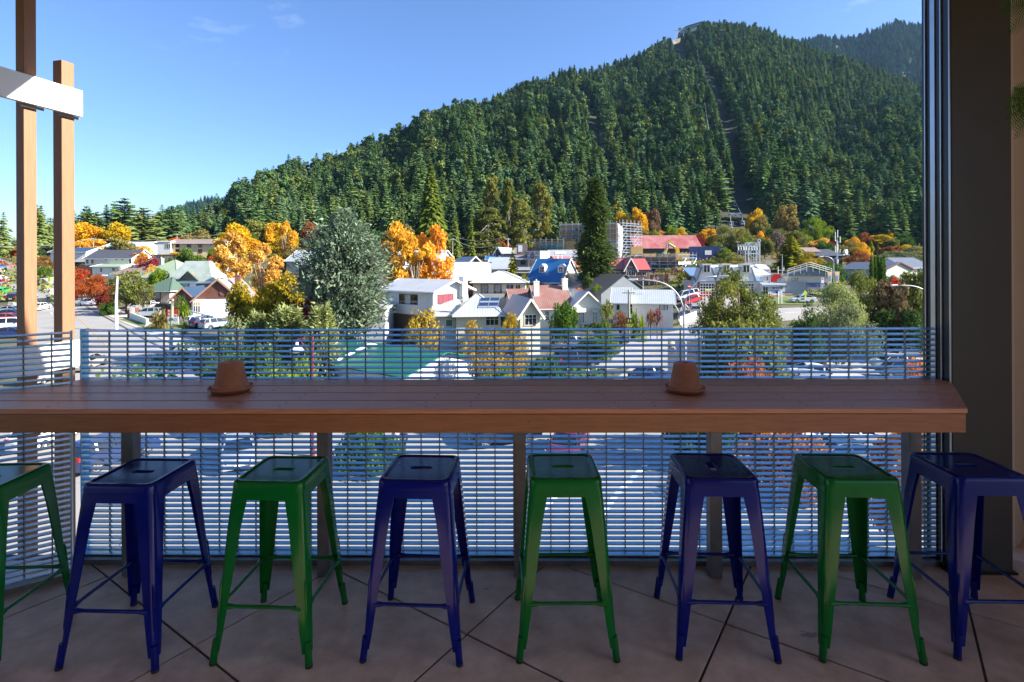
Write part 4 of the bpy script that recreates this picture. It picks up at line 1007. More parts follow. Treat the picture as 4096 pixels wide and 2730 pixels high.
# ---- 1 white two-storey house in the middle
h = House('house', 'white two storey house with low gabled roof and windows on the upper floor', *[B(1210, 0)[0], B(1640, 0)[0]], 74, -38, None, B(0, 1040)[1], 7.2, wallm('wall_white_house', (.62, .62, .61), stripes=('X', .3, .02, .15)))
h.walls('x', 1.35, .5).roof('x', 1.35, 'white', .7, .14, white_trim, ox=1.0)
h.win('f', B(1340, 1070), B(1500, 1162), 3, 0, cur=[(.3, .62, curtain)], frame=dark_trim); h.win('r', B(1682, 1078), B(1820, 1143), 3, 0, cur=[(.02, .98, curtain_red)], frame=dark_trim)
za = h.hit('f', B(1400, 1248))[1]
h.put('carport', MB().box(.6, h.L - .6, -.02, -.002, .1, za), wallm('fence_brown', (.10, .065, .04), stripes=('X', .3, .03, .4)))
h.put('downpipe', MB().tube([(.12, -.09, .2), (.12, -.09, h.H - .2)], .05, 6), white_trim)
hm = h; zt = h.H + 1.9; h.put('chimney', MB().box(h.L + .02, h.L + .9, 5.2, 6.1, 0, zt), W_plainwhite)
# low flat-roofed wing left of it
h = House('shed', 'small pale blue grey weatherboard shed with flat white roof', B(985, 0)[0], B(1208, 0)[0], 72, 4, None, B(0, 1200)[1], 9, wallm('wall_pale_blue', (.50, .52, .55), stripes=('Z', .3, .03, .3)), cat='shed')
h.walls().roof('flat', 0, 'white', .35, .2, white_trim); h.win('f', B(1060, 1228), B(1135, 1295), 2, 0, cur=[(.1, .9, curtain)], frame=alu)
# ---- 2 hipped house with the solar panels, with its gabled wing
h = House('house', 'cream cottage with pale hipped iron roof, solar panels and a gabled front wing', B(1845, 0)[0], B(2245, 0)[0], 70, 6, None, B(0, 1255)[1], 9.5, W_cream, near='r')
h.walls().roof('hip', 2.5, 'pale', .5, .12, white_trim); sol = h
h.win('f', B(2115, 1270), B(2225, 1345), 3, 1)
k = .5 * 2.5 / (h.W / 2 + .5)
pv = mat('solar_cell', (.02, .05, .12), .12, .2, .2, 3); 
sl_k = 2.5 / (h.W / 2 + .5)
for i in range(2):
    for j in range(2):
        x = h.L * .50 + i * 1.35 + j * .25; y0 = 1.2 + j * 1.25; f = lambda y: h.H + (y + .5) * sl_k + .12
        o = h.put('solar_panel', MB().slab([(x, y0, f(y0)), (x + 1.25, y0, f(y0)), (x + 1.5, y0 + 1.15, f(y0 + 1.15)), (x + .25, y0 + 1.15, f(y0 + 1.15))], .05), pv)
        MB().slab([(x - .03, y0 - .03, f(y0) - .01), (x + 1.28, y0 - .03, f(y0) - .01), (x + 1.53, y0 + 1.18, f(y0 + 1.18) - .01), (x + .22, y0 + 1.18, f(y0 + 1.18) - .01)], .05).build('frame', alu, o)
h.chimney(.8, 2.2, .45, .45, h.H + .6, h.H + 2.0, W_conc, alu); h.put('flue', MB().tube([(.8, 2.2, h.H + 2), (.8, 2.2, h.H + 4.3)], .13, 8), alu)
w2 = House('house', '', C(405, 0)[0], C(582, 0)[0], 68, 14, None, C(0, 1245)[1], 9, W_cream, root=h); w2.walls('y', 1.9).roof('y', 1.9, 'pale', .5, .12, white_trim, ox=.6)
w2.win('f', C(447, 1258), C(548, 1343), 3, 1)
w3 = House('house', '', B(1640, 0)[0], B(1842, 0)[0], 71, 4, None, B(0, 1258)[1], 6, wallm('wall_cream_plain', (.62, .57, .47)), root=h); w3.walls('shed', 1.5).roof('shed', 1.5, 'pale', .4, .1, white_trim)
w3.win('f', B(1757, 1300), B(1812, 1356), 1, 0, pane=teal_glass)
# ---- 3 white cottage with the rusty red roof
h = House('house', 'white cottage with rusty red iron roof, two chimneys and French doors', C(870, 0)[0], C(1140, 0)[0], 92, 10, C(0, 1340)[1], C(0, 1185)[1], 15, W_ivory, near='l')
h.walls('y', 2.6).roof('y', 2.6, 'white', .5, .12, white_trim, ox=.7)
for a, b in ((905, 985), (1048, 1100)):
    h.win('f', C(a + 8, 1232), C(b - 8, 1322), 4, 1, frame=white_trim, cur=[(.1, .9, curtain)], name='french_door'); x0, zz = h.hit('f', C(a - 6, 1222)); x1, _ = h.hit('f', C(b + 6, 1222))
    h.put('awning', MB().slab([(x0, -1.0, zz - .1), (x1, -1.0, zz - .1), (x1, -.01, zz + .5), (x0, -.01, zz + .5)], .05), mat('awning_green', (.50, .56, .44), .7))
w = House('house', '', C(570, 0)[0], C(868, 0)[0], 94, 10, C(0, 1360)[1], C(0, 1185)[1], 11, W_ivory, root=h); w.walls('x', 3.6).roof('x', 3.6, 'rust', .5, .12, white_trim)
w.win('f', C(628, 1222), C(662, 1305), 2, 3)
w.chimney(.2, 3.0, 1.0, .8, w.H + 1.5, w.H + 4.6, W_ivory, W_conc); w.chimney(w.L * .98, 4.5, 1.0, .8, w.H + 2.5, w.H + 5.0, W_ivory, W_conc)
w4 = House('house', '', C(330, 0)[0], C(600, 0)[0], 98, 10, C(0, 1340)[1], C(0, 1140)[1], 8, W_ivory, root=h); w4.walls('x', 2.2).roof('x', 2.2, 'rust', .4, .12, white_trim)
# ---- 4 white bungalow
h = House('house', 'long white weatherboard bungalow with pale iron roof, beside the curved street lamp', C(1375, 0)[0], C(1775, 0)[0], 90, -14, C(0, 1345)[1], C(0, 1150)[1], 9.5, W_white)
h.walls('x', 1.9).roof('x', 1.9, 'pale', .5, .12, white_trim)
h.win('f', C(1650, 1163), C(1730, 1215), 2, 0, cur=[(.1, .45, curtain), (.6, .9, curtain)]); h.win('r', C(1785, 1165), C(1823, 1222), 3, 0); h.win('r', C(1880, 1160), C(1910, 1210), 3, 0)
h.win('f', C(1378, 1160), C(1410, 1250), 1, 1, name='door')
h.put('flue', MB().tube([(h.L * .33, 3, h.H + .8), (h.L * .33, 3, h.H + 4.2)], .07, 6), alu)
w = House('house', '', C(1235, 0)[0], C(1375, 0)[0], 89, -14, C(0, 1345)[1], C(0, 1143)[1], 9, W_white, root=h); w.walls('x', 2.2).roof('x', 2.2, 'pale', .45, .12, white_trim); w.win('f', C(1267, 1163), C(1297, 1212), 1, 0)
# ---- 5 cream hip-roofed house with the balcony
h = House('house', 'cream single storey house with pale hipped roof and dark balcony rail', B(1998, 0)[0], C(452, 0)[0], 108, -3, C(0, 1085)[1], C(0, 968)[1], 10, W_cream, z0=None)
h.walls().roof('hip', 2.4, 'white', .7, .14, dark_trim)
for a, b in ((55, 115), (172, 236)): h.win('f', C(a, 985), C(b, 1057), 2, 0, frame=dark_trim, cur=[(.2, .85, curtain)])
for a, b in ((280, 345), (366, 405)): h.win('f', C(a, 983), C(b, 1032), 2, 0, frame=white_trim)
x0, zz = h.hit('f', C(182, 1045)); x1, z2 = h.hit('f', C(420, 1070)); rl = MB().box(x0, x1, -1.25, -1.2, zz, zz + .06).box(x0, x1, -1.25, -1.2, z2, z2 + .06)
for i in range(46): x = x0 + (x1 - x0) * i / 45; rl.box(x - .02, x + .02, -1.24, -1.21, z2 + .06, zz)
h.put('balcony_rail', rl, dark_trim); h.put('balcony', MB().box(x0, x1, -1.3, -.002, z2 - .2, z2), W_conc)
tag(MB().box(0, 1, 0, .3, 0, 1).build('retaining_wall', W_conc), 'pale concrete retaining wall below the cream hip roofed house', 'wall')
rwo = bpy.data.objects['retaining_wall']; p = at(C(40, 0)[0], 1180, 104); q = at(C(470, 0)[0], 1180, 104); rwo.location = (p.x, 104, gz(p.x, 104) - .5); rwo.scale = (q.x - p.x, 1, at(2048, C(0, 1068)[1], 104).z - gz(p.x, 104) + .5)
# ---- 6 blue roofed house
h = House('house', 'white house with steep bright blue roof and two dormer windows', C(470, 0)[0], C(755, 0)[0], 120, -30, C(0, 1075)[1], C(0, 955)[1], 11.5, W_ivory)
h.walls('x', 5.1).roof('x', 5.1, 'blue', .5, .15, mat('trim_paleblue', (.55, .66, .80), .5), ox=.4)
h.win('f', C(670, 982), C(733, 1040), 2, 0); h.win('r', C(823, 862), C(838, 902), 1, 0); h.win('r', C(872, 980), C(890, 1008), 1, 1)
x0, z2 = h.hit('f', C(480, 975)); x1, z3 = h.hit('f', C(600, 1060)); h.put('glazed_front', MB().box(x0, x1, -.12, -.004, z3, z2), glass); h.put('pergola', MB().box(x0 - .2, x1 + .6, -1.6, -.13, z2, z2 + .15), dark_trim)
sk = 5.1 / (h.W / 2)
for px_ in (566, 740):
    a, zz = h.hit('f', C(px_, 880)); y = 2.0; xc = a * (1 - .02); zb = h.H + y * sk
    d = MB().prism([(xc - .75, y, zb), (xc + .75, y, zb), (xc + .75, y, zb + 1.55), (xc, y, zb + 2.2), (xc - .75, y, zb + 1.55)], (0, 2.0, 0)); o = h.put('dormer', d, W_plainwhite)
    MB().box(xc - .45, xc + .45, y - .03, y - .004, zb + .25, zb + 1.4).build('pane', glass, o)
    MB().box(xc - .03, xc + .03, y - .06, y - .031, zb + .25, zb + 1.4).box(xc - .45, xc + .45, y - .058, y - .032, zb + .8, zb + .86).box(xc - .53, xc + .53, y - .06, y - .031, zb + .15, zb + .25).build('frame', white_trim, o)
h.put('vent', MB().lathe([(.14, 0), (.14, .5), (.22, .55), (.2, .75), (0, .8)], 10, (h.L * .62, h.W / 2, h.H + 5.2)).lathe([(.14, 0), (.14, .5), (.22, .55), (.2, .75), (0, .8)], 10, (h.L * .75, h.W / 2, h.H + 5.2)), white_trim)
# ---- 7 brick gabled house left of the small golden conifer, and the long iron roof before it
h = House('house', 'dark brick house with wide pale gabled roof, next to a golden conifer', C(120, 0)[0], C(290, 0)[0], 128, -8, C(0, 950)[1], C(0, 838)[1], 10, W_brick)
h.walls('x', 2.6).roof('x', 2.6, 'pale', .6, .14, white_trim); h.win('f', C(145, 850), C(235, 898), 3, 0, cur=[(.0, .6, curtain)])
w = House('house', '', B(1900, 0)[0], C(118, 0)[0], 130, 24, C(0, 950)[1], C(0, 845)[1], 12, W_brick, root=h, near='r'); w.walls('y', 3.0).roof('y', 3.0, 'pale', .5, .14, white_trim)
h = House('house', 'low house with long plain pale iron roof behind the white two storey house', B(1585, 0)[0], B(2140, 0)[0], 112, 2, B(0, 1010)[1], B(0, 938)[1], 14, W_brick)
h.walls('x', 3.6).roof('x', 3.6, 'white', .5, .12, white_trim)
h = House('house', 'small red brown house behind the orange birch trees', B(1728, 0)[0], B(1892, 0)[0], 150, 0, B(0, 900)[1], B(0, 818)[1], 8, W_brick); h.walls('x', 1.6).roof('x', 1.6, 'pale', .5, .12, white_trim)
h.win('f', B(1735, 824), B(1775, 848), 2, 0, cur=[(.1, .9, curtain)]); h.win('f', B(1805, 824), B(1865, 848), 3, 0, cur=[(.1, .9, curtain)])
# ---- 8 white and brown blocks seen round the cedar
h = House('house', 'dark brown house with pale roof partly hidden by the big blue cedar', B(440, 0)[0], B(548, 0)[0], 118, -24, B(0, 905)[1], B(0, 800)[1], 9, W_black); h.walls('x', 1.2).roof('x', 1.2, 'pale', .6, .12, white_trim); h.win('r', B(553, 800), B(585, 870), 2, 1)
h = House('house', 'long pale blue roofed house left behind the cedar', B(330, 0)[0], B(600, 0)[0], 140, -10, B(0, 860)[1], B(0, 770)[1], 11, W_sage); h.walls('x', 2.9).roof('x', 2.9, 'pale', .5, .12, white_trim)
h = House('house', 'white apartment block glimpsed between the cedar and the orange birches', B(1130, 0)[0], B(1235, 0)[0], 128, -12, B(0, 990)[1], B(0, 800)[1], 12, W_white); h.walls().roof('hip', 1.8, 'white', .5, .14, white_trim); h.win('f', B(1212, 940), B(1235, 972), 1, 0); h.win('f', B(1150, 835), B(1195, 868), 2, 0)
h = House('house', 'white two storey house seen through the orange birch crowns', B(1300, 0)[0], B(1700, 0)[0], 158, -14, B(0, 900)[1], B(0, 740)[1], 10, W_white); h.walls('x', 2.2).roof('x', 2.2, 'white', .6, .12, white_trim); h.win('f', B(1590, 765), B(1640, 800), 2, 0); h.win('r', B(1715, 770), B(1745, 800), 1, 0)
# ---- 9 medical centre
navy_txt = mat('letter_dark', (.03, .03, .05), .5)
h = House('medical_centre', 'grey and white medical centre with lettered tower', C(470, 0)[0], C(585, 0)[0], 148, -32, C(0, 910)[1], C(0, 690)[1], 5.5, wallm('wall_medical', (.55, .55, .56), stripes=('Z', .25, .015, .1)), cat='building'); med = h
h.walls().roof('flat', 0, 'white', .1, .25, None)
x0, z0 = h.hit('f', C(487, 702)); x1, _ = h.hit('f', C(540, 702)); zc = h.hit('f', C(513, 722))[1]; z3 = h.hit('f', C(513, 744))[1]; xc = (x0 + x1) / 2
FM = h.M @ Matrix.Rotation(R(90), 4, 'X')
text('lettering', 'MEDICAL', navy_txt, h.root, FM @ Matrix.Translation((xc, z0, .02)), 1.35, .02, sx=.86); text('lettering', 'CENTRE', navy_txt, h.root, FM @ Matrix.Translation((xc, z3, .02)), 1.35, .02, sx=.86)
h.put('emblem', MB().lathe([(.62, 0), (.62, .05), (.3, .05), (.3, 0)], 20), mat('emblem_red', (.25, .02, .04), .5)); ob = [o for o in h.root.children if o.name.startswith('emblem')][-1]; ob.matrix_basis = FM @ Matrix.Translation((xc, zc - .25, .01))
h.put('emblem', MB().lathe([(.28, 0), (.28, .05), (0, .05)], 14), mat('emblem_red', (0, 0, 0))); ob = [o for o in h.root.children if o.name.startswith('emblem')][-1]; ob.matrix_basis = FM @ Matrix.Translation((xc, zc + .55, .01))
h.win('f', C(488, 767), C(511, 820), 1, 1, pane=orange_ply); h.win('f', C(516, 767), C(541, 820), 1, 1); h.win('f', C(487, 862), C(512, 905), 2, 1, frame=dark_trim); h.win('f', C(516, 862), C(536, 905), 2, 1, frame=dark_trim)
w = House('x', '', C(660, 0)[0], C(905, 0)[0], 158, -6, C(0, 830)[1], C(0, 758)[1], 12, W_plainwhite, root=h); w.walls('x', 2.9).roof('x', 2.9, 'grey', .5, .12, white_trim)
for a in (.22, .38): w.put('skylight', MB().slab([(w.L * a, 3.0, w.H + 1.75), (w.L * a + 2, 3.0, w.H + 1.75), (w.L * a + 2.0, 4.6, w.H + 2.52), (w.L * a, 4.6, w.H + 2.52)], .1), white_trim)
w = House('x', '', C(590, 0)[0], C(660, 0)[0], 152, -4, C(0, 840)[1], C(0, 745)[1], 8, W_dkgreen, root=h, near='r'); w.walls('y', 2.0).roof('y', 2.0, 'grey', .35, .12, white_trim); w.win('f', C(606, 764), C(627, 808), 1, 1)
w = House('x', '', C(352, 0)[0], C(470, 0)[0], 150, 0, C(0, 910)[1], C(0, 752)[1], 8, W_taupe, root=h); w.walls('shed', 3.4).roof('shed', 1.2, 'blue', .9, .12, white_trim)
w.put('parapet', MB().box(w.L * .2, w.L + .1, 2.5, 3.0, w.H + .4, w.H + 4.4), W_taupe); w.put('sign_board', MB().box(w.L * .3, w.L * .62, 2.38, 2.49, w.H + 2.0, w.H + 3.9), W_plainwhite); w.put('balcony_rail', MB().box(0, w.L + 2, -1.6, -1.5, w.H * .36, w.H * .53), W_plainwhite); w.put('balcony_roof', MB().box(0, w.L + 2, -2, -.002, w.H * .20, w.H * .25), W_plainwhite)
w.win('f', C(410, 770), C(455, 805), 3, 0, frame=dark_trim)
h = House('pharmacy_building', 'dark green gabled building with taupe parapet, left of the medical centre', C(175, 0)[0], C(240, 0)[0], 160, -18, C(0, 800)[1], C(0, 705)[1], 14, W_dkgreen, cat='building'); h.walls('y', 1.9).roof('y', 1.9, 'grey', .4, .12, white_trim); h.win('f', C(168, 690), C(184, 730), 1, 0)
w = House('x', '', C(105, 0)[0], C(355, 0)[0], 156, 0, C(0, 800)[1], C(0, 760)[1], 4, W_taupe, root=h); w.walls().roof('shed', 1.0, 'blue', .5, .1, white_trim)
w = House('x', '', C(240, 0)[0], C(355, 0)[0], 158, 0, C(0, 800)[1], C(0, 708)[1], 6, W_taupe, root=h); w.walls().roof('flat', 0, 'grey', .05, .1, None)
text('lettering', 'PHARMACY', W_plainwhite, h.root, w.M @ Matrix.Rotation(R(90), 4, 'X') @ Matrix.Translation((w.L * .62, w.H - 1.1, .02)), 1.3, .02)
h = House('house', 'cream house with red gabled roof in front of the medical centre', C(625, 0)[0], C(757, 0)[0], 140, -36, C(0, 860)[1], C(0, 812)[1], 9, W_ivory); h.walls('y', 2.4)
h.roof('y', 2.4, 'red', .4, .12, dark_trim, ox=.4); h.win('f', C(683, 792), C(698, 825), 1, 0, frame=dark_trim)
# ---- 10 dark grey roofed hall and the brown school house with red roof
h = House('hall', 'low dark hall with wide charcoal gabled roof', C(1130, 0)[0], C(1530, 0)[0], 106, 38, C(0, 1110)[1], C(0, 1062)[1], 20, wallm('wall_slate', (.13, .15, .17), stripes=('Z', .25, .03, .3)), near='l', cat='building'); h.walls('y', 3.6).roof('y', 3.6, 'dark', .4, .14, None)
h = House('wooden_house', 'brown timber building with red roof and white sash windows on posts', C(1350, 0)[0], C(1558, 0)[0], 136, 4, C(0, 1000)[1], C(0, 845)[1], 9, W_brown, near='l', cat='building'); h.walls('x', 2.6).roof('x', 2.6, 'red', .5, .12, dark_trim)
for a, b in ((1456, 1485), (1503, 1532)): h.win('f', C(a, 852), C(b, 905), 2, 1)
w = House('x', '', C(1345, 0)[0], C(1447, 0)[0], 132.5, 4, C(0, 1000)[1], C(0, 845)[1], 6, W_brown, root=h, near='l'); w.walls('y', 2.7).roof('y', 2.7, 'red', .4, .12, white_trim)
for a, b in ((1358, 1388), (1403, 1434)): w.win('f', C(a, 852), C(b, 905), 2, 1)
w.put('emblem', MB().lathe([(.5, 0), (.5, .06), (.25, .06), (.25, 0)], 5), red_paint); ob = [o for o in h.root.children if o.name.startswith('emblem')][-1]; ob.matrix_basis = w.M @ Matrix.Rotation(R(90), 4, 'X') @ Matrix.Translation((w.L / 2, w.H + 1.35, .03))
w.put('name_board', MB().box(w.L * .3, w.L * .7, -.06, -.01, w.H + .2, w.H + .75), wallm('name_board_grey', (.30, .25, .22)))
w = House('x', '', C(1235, 0)[0], C(1345, 0)[0], 134, 4, C(0, 1000)[1], C(0, 845)[1], 9, W_brown, root=h, near='r'); w.walls('x', 2.6).roof('x', 2.6, 'red', .4, .12, dark_trim); w.win('f', C(1257, 850), C(1305, 905), 3, 1)
w.put('undercroft', MB().box(.3, w.L + 6, -.05, -.004, -.4, w.H * .34), black_paint)
# ---- 11 construction site: half-built block wrapped in scaffolding
def scaffold(name, lab, O, ang_, L_, H_, dep=1.3, lift=2.0, bay=2.2, net=None, grp=None):
    t = thing(name, lab, 'scaffold', O, ang_, grp); p = MB(); d = MB(); b = MB(); nb = max(1, int(L_ / bay)); nl = int(H_ / lift)
    for i in range(nb + 1):
        for y in (0, -dep): p.tube([(L_ * i / nb, y, -1), (L_ * i / nb, y, H_ + 1.0)], .055, 5)
    for j in range(1, nl + 1):
        z = j * lift
        for y in (0, -dep):
            p.tube([(-.3, y, z), (L_ + .3, y, z)], .05, 5); p.tube([(-.3, y, z + 1.0), (L_ + .3, y, z + 1.0)], .045, 5)
        d.box(0, L_, -dep + .06, -.06, z - .02, z + .05); b.box(0, L_, -dep - .06, -dep - .02, z + .05, z + .26)
    for i in range(0, nb, 3):
        for j in range(nl): p.tube([(L_ * i / nb, -dep - .05, j * lift), (L_ * min(nb, i + 1) / nb, -dep - .05, (j + 1) * lift)], .04, 5)
    tag(p.build('tube', gal_pole, t), kind='stuff'); d.build('deck_board', mat('scaffold_plank', (.34, .27, .18), .8), t); b.build('toe_board', mat('toe_board_blue', (.05, .13, .32), .6), t)
    if net: MB().box(L_ * net[0], L_ * net[1], .02, .05, H_ * net[2], H_ * net[3]).build('netting', net[4], t)
    return t
h = House('unfinished_building', 'half built apartment block of plywood and concrete behind scaffolding', C(770, 0)[0], C(1275, 0)[0], 196, -16, C(0, 770)[1], C(0, 440)[1], 22, W_ply, cat='building'); con = h
h.walls().roof('flat', 0, 'white', .2, .3, None)
h.put('lower_floor', MB().box(-18, h.L * .3, -3, 14, -2, h.H * .55), W_ply)
h.put('wrap', MB().box(h.L + .02, h.L + .3, -.1, h.W, 0, h.H * .98), W_wrap); h.put('concrete_core', MB().box(h.L - 7.5, h.L + .01, -.5, -.02, 0, h.H * .56), W_conc)
h.put('insulation', MB().box(-18.3, -11, -3.3, -3.02, -2, h.H * .5), wallm('insulation_orange', (.42, .13, .04), var=.4))
def hw(hh, x, y, z): return hh.Mw @ V_((x, y, z))
random.seed(3)
for k_ in range(26):
    x = random.uniform(1, h.L - 9); z = random.choice([.18, .40, .62, .8]) * h.H; wv = random.uniform(.9, 2.0)
    h.put('window_opening', MB().box(x, x + wv, -.09, -.03, z, z + 1.5), random.choice([glass, W_netblue, W_netblue, black_paint]))
scaffold('scaffolding', 'scaffolding along the plywood front of the half built block', hw(h, 0, -.9, -1), R(-16), h.L, h.H + 1, net=(.02, .25, .0, .45, W_netblue), grp='scaffolding on the building site')
scaffold('scaffolding', 'scaffolding round the white wrapped end of the half built block', hw(h, h.L + 1.0, -.5, -1), R(-16 + 58), 12, h.H + 1.6, grp='scaffolding on the building site')
scaffold('scaffolding', 'lower scaffolding at the left, before the orange insulation', hw(h, -18, -4.2, -1), R(-16), 20, h.H * .62, net=(.55, 1, .0, .85, W_netblue), grp='scaffolding on the building site')
h = House('concrete_frame', 'dark unfinished ground storey wrapped in scaffolding below the red shed', C(1400, 0)[0], C(1790, 0)[0], 160, -6, C(0, 925)[1], C(0, 735)[1], 12, wallm('wall_formwork', (.16, .14, .13), var=.35, stripes=('Z', 1.2, .05, .4)), cat='building'); h.walls()
h.put('slab_edge', MB().box(-.4, h.L + .3, -.5, -.02, h.H - .9, h.H - .3), wallm('beam_timber', (.35, .22, .12))); h.put('dark_opening', MB().box(1, h.L - 1, -.12, -.02, .3, h.H * .42), black_paint)
for i in range(26): h.put('joist', MB().box(.2 + i * h.L / 26, .5 + i * h.L / 26, -.75, -.51, h.H - 1.2, h.H - .25), wallm('beam_timber', (0, 0, 0)))
h.put('banner', MB().box(h.L * .42, h.L * .56, -1.75, -1.7, h.H * .62, h.H * .72), W_plainwhite)
text('banner_lettering', 'BRACH', navy_txt, h.root, h.M @ Matrix.Rotation(R(90), 4, 'X') @ Matrix.Translation((h.L * .5, h.H * .67, 1.77)), .8, .01)
scaffold('scaffolding', 'scaffolding in front of the dark unfinished ground storey', hw(h, -4, -.9, 0), R(-6), h.L + 4, h.H - .2, grp='scaffolding on the building site'); scaffold('scaffolding', 'scaffolding at the right end of the dark ground storey', hw(h, h.L + .8, -1.5, 0), R(48), 10, h.H + .4, net=(.0, .9, .45, .72, W_wrap), grp='scaffolding on the building site')
con2 = h
for i, (x, y) in enumerate(((1380 + 65, 690), (1560, 712), (1840, 718))):
    p = at(*C(x, y + 22), 163); 
    t = thing('timber_crate', ('pale plywood crate left of the excavator on the site', 'low stack of timber packs on the site slab', 'small yellow timber pack right of the excavator')[i], 'crate', (p.x, p.y, p.z)); MB().box(-1.8, 1.8, -1, 1, 0, (2.3, .9, 1.4)[i]).build('box', wallm('crate_ply', (.50, .33, .13)), t); MB().box(-1.7, -1.4, -1.02, 1.02, -.15, 0).box(1.4, 1.7, -1.02, 1.02, -.15, 0).build('skid', wallm('crate_ply', (0, 0, 0)), t)
# ---- 12 long red roofed shed, container, small shed, excavator
h = House('long_shed', 'long dark green shed with faded red roof at the foot of the hill', C(1437, 0)[0], C(2026, 0)[0], 212, 2, C(0, 725)[1], C(0, 653)[1], 14, W_dkgreen, cat='shed'); h.walls('x', 5.2).roof('x', 5.2, mat('roof_red_faded', (.25, .042, .042), .5, 0, .2, .25, c2=(.36, .17, .16), stripes=('X', .8, .03, .15)), .5, .14, None)
def container(lab, p, ang_, m, L_=6.1, H_=2.6, group=None):
    t = thing('shipping_container', lab, 'container', p, ang_, group); mb = MB()
    n = 28
    mb.box(0, L_, .03, 2.4, .1, H_ - .03)
    for i in range(n): mb.box(L_ * (i + .2) / n, L_ * (i + .7) / n, .0, .029, .15, H_ - .1)
    mb.build('body', m, t); f = MB()
    for x in (0, L_ - .12): f.box(x, x + .12, -.02, .1, 0, H_)
    f.box(.12, L_ - .12, -.02, .1, 0, .14).box(.12, L_ - .12, -.02, .1, H_ - .1, H_); f.build('frame', m, t); return t
p = at(*C(1935, 768), 190); cb = container('dark blue shipping container beside the excavator', p, 0, mat('container_blue', (.02, .05, .16), .55), L_=12.4, H_=5.0); MB().box(5, 7.4, -.06, -.025, 2.0, 3.6).build('label_panel', W_plainwhite, cb)
h = House('garden_shed', 'small dark green gabled shed right of the blue container', C(2038, 0)[0], C(2118, 0)[0], 196, 0, C(0, 732)[1], C(0, 685)[1], 5, W_dkgreen, cat='shed'); h.walls('y', 1.2).roof('y', 1.2, 'dark', .3, .12, None)
p = at(*C(1800, 715), 176); ex = thing('excavator', 'yellow excavator with its arm raised over the building site', 'excavator', p, 0)
E = lambda x, y: V_((at(*C(x, y), 176).x - p.x, 0, at(*C(x, y), 176).z - p.z))
MB().bar(E(1815, 712), E(1812, 668), 1.1, 1.0).bar(E(1812, 672), E(1745, 604), 1.1, .85).bar(E(1750, 606), E(1732, 594), 1.0, .8).build('boom', yellow_paint, ex, bevel=.05); MB().bar(E(1740, 598), E(1706, 690), .9, .8).build('stick', yellow_paint, ex, bevel=.05)
MB().tube([E(1790, 650) + V_((0, -.5, 0)), E(1735, 612) + V_((0, -.5, 0))], .16, 8).tube([E(1728, 604) + V_((0, -.5, .3)), E(1712, 668) + V_((0, -.5, 0))], .15, 8).build('hydraulic_ram', alu, ex)
a_, b_, c_, d_ = E(1716, 692), E(1684, 690), E(1686, 710), E(1712, 716); MB().prism([a_ + V_((0, -.9, 0)), b_ + V_((0, -.9, 0)), c_ + V_((0, -.9, 0)), d_ + V_((0, -.9, 0))], (0, 1.8, 0)).build('bucket', wallm('bucket_steel', (.5, .5, .5)), ex)
MB().box(-1.2, 4.0, -1.5, 1.5, -1.8, .3).build('cab', yellow_paint, ex, bevel=.1); MB().box(-2.6, 3.6, -1.8, -1.1, -3.2, -2.0).box(-2.6, 3.6, 1.1, 1.8, -3.2, -2.0).build('track', black_paint, ex)
# ---- 13 fire station
h = House('fire_station', 'white fire station with blue gabled dormers, red doors and lettering', Dz(196, 0)[0], Dz(770, 0)[0], 112, -2, Dz(0, 1100)[1], Dz(0, 955)[1], 10, W_white, near='l', cat='building'); fs = h
h.walls(); h.roof('shed', 2.6, roofm('roof_bluewhite', (.12, .20, .34), 'X', 1.0, .0), .3, .15, mat('trim_slate', (.12, .17, .23), .5))
for x0_, x1_ in ((196, 362), (362, 545), (545, 720)):
    a0, zz = h.hit('f', Dz(x0_, 960)); a1, _ = h.hit('f', Dz(x1_, 960)); m_ = (a0 + a1) / 2; q = (a1 - a0) / 2
    h.put('gable', MB().prism([(a0, -.15, zz), (a1, -.15, zz), (m_ + q * .55, -.15, zz + 2.9), (m_ - q * .55, -.15, zz + 2.9)], (0, 3.5, 0)), W_white)
    h.put('gable_trim', MB().bar((a0 - .1, -.2, zz), (m_ - q * .55, -.2, zz + 3.0), .1, .3).bar((a1 + .1, -.2, zz), (m_ + q * .55, -.2, zz + 3.0), .1, .3).box(m_ - q * .55, m_ + q * .55, -.3, 3, zz + 2.92, zz + 3.1), mat('trim_slate', (0, 0, 0)))
    o = h.put('dormer', MB().box(m_ - .8, m_ + .8, -.5, 2, zz + 2.0, zz + 3.6).box(m_ - 1.0, m_ + 1.0, -.7, 2, zz + 3.6, zz + 3.85), W_white); MB().box(m_ - .6, m_ + .6, -.53, -.504, zz + 2.1, zz + 3.5).build('pane', glass, o); MB().box(m_ - .04, m_ + .04, -.56, -.534, zz + 2.1, zz + 3.5).build('frame', white_trim, o)
    g0, gt = h.hit('f', Dz(x0_ + 28, 975)); g1, gb = h.hit('f', Dz(x1_ - 14, 1096)); dr = h.put('door', MB().box(g0, g1, -.08, -.01, gb, gt), red_paint)
    MB().box(g0 + .1, g1 - .1, -.1, -.085, gb + (gt - gb) * .36, gt - .1).build('pane', glass, dr); b = MB()
    for i in range(6): xx = g0 + (g1 - g0) * i / 5; b.box(xx - .05, xx + .05, -.14, -.101, gb, gt)
    for i in range(6): zz2 = gb + (gt - gb) * i / 5; b.box(g0, g1, -.135, -.104, zz2 - .05, zz2 + .05)
    b.build('glazing_bar', white_trim, dr); MB().box(g0 + (g1 - g0) * .35, g0 + (g1 - g0) * .75, -.17, -.141, gb + (gt - gb) * .46, gb + (gt - gb) * .58).build('sign_panel', mat('panel_lime', (.7, .75, .02), .5), dr)
    h.put('brick_pier', MB().box(a0 + .05, g0 - .06, -.12, -.004, -.3, zz - .1), W_brick)
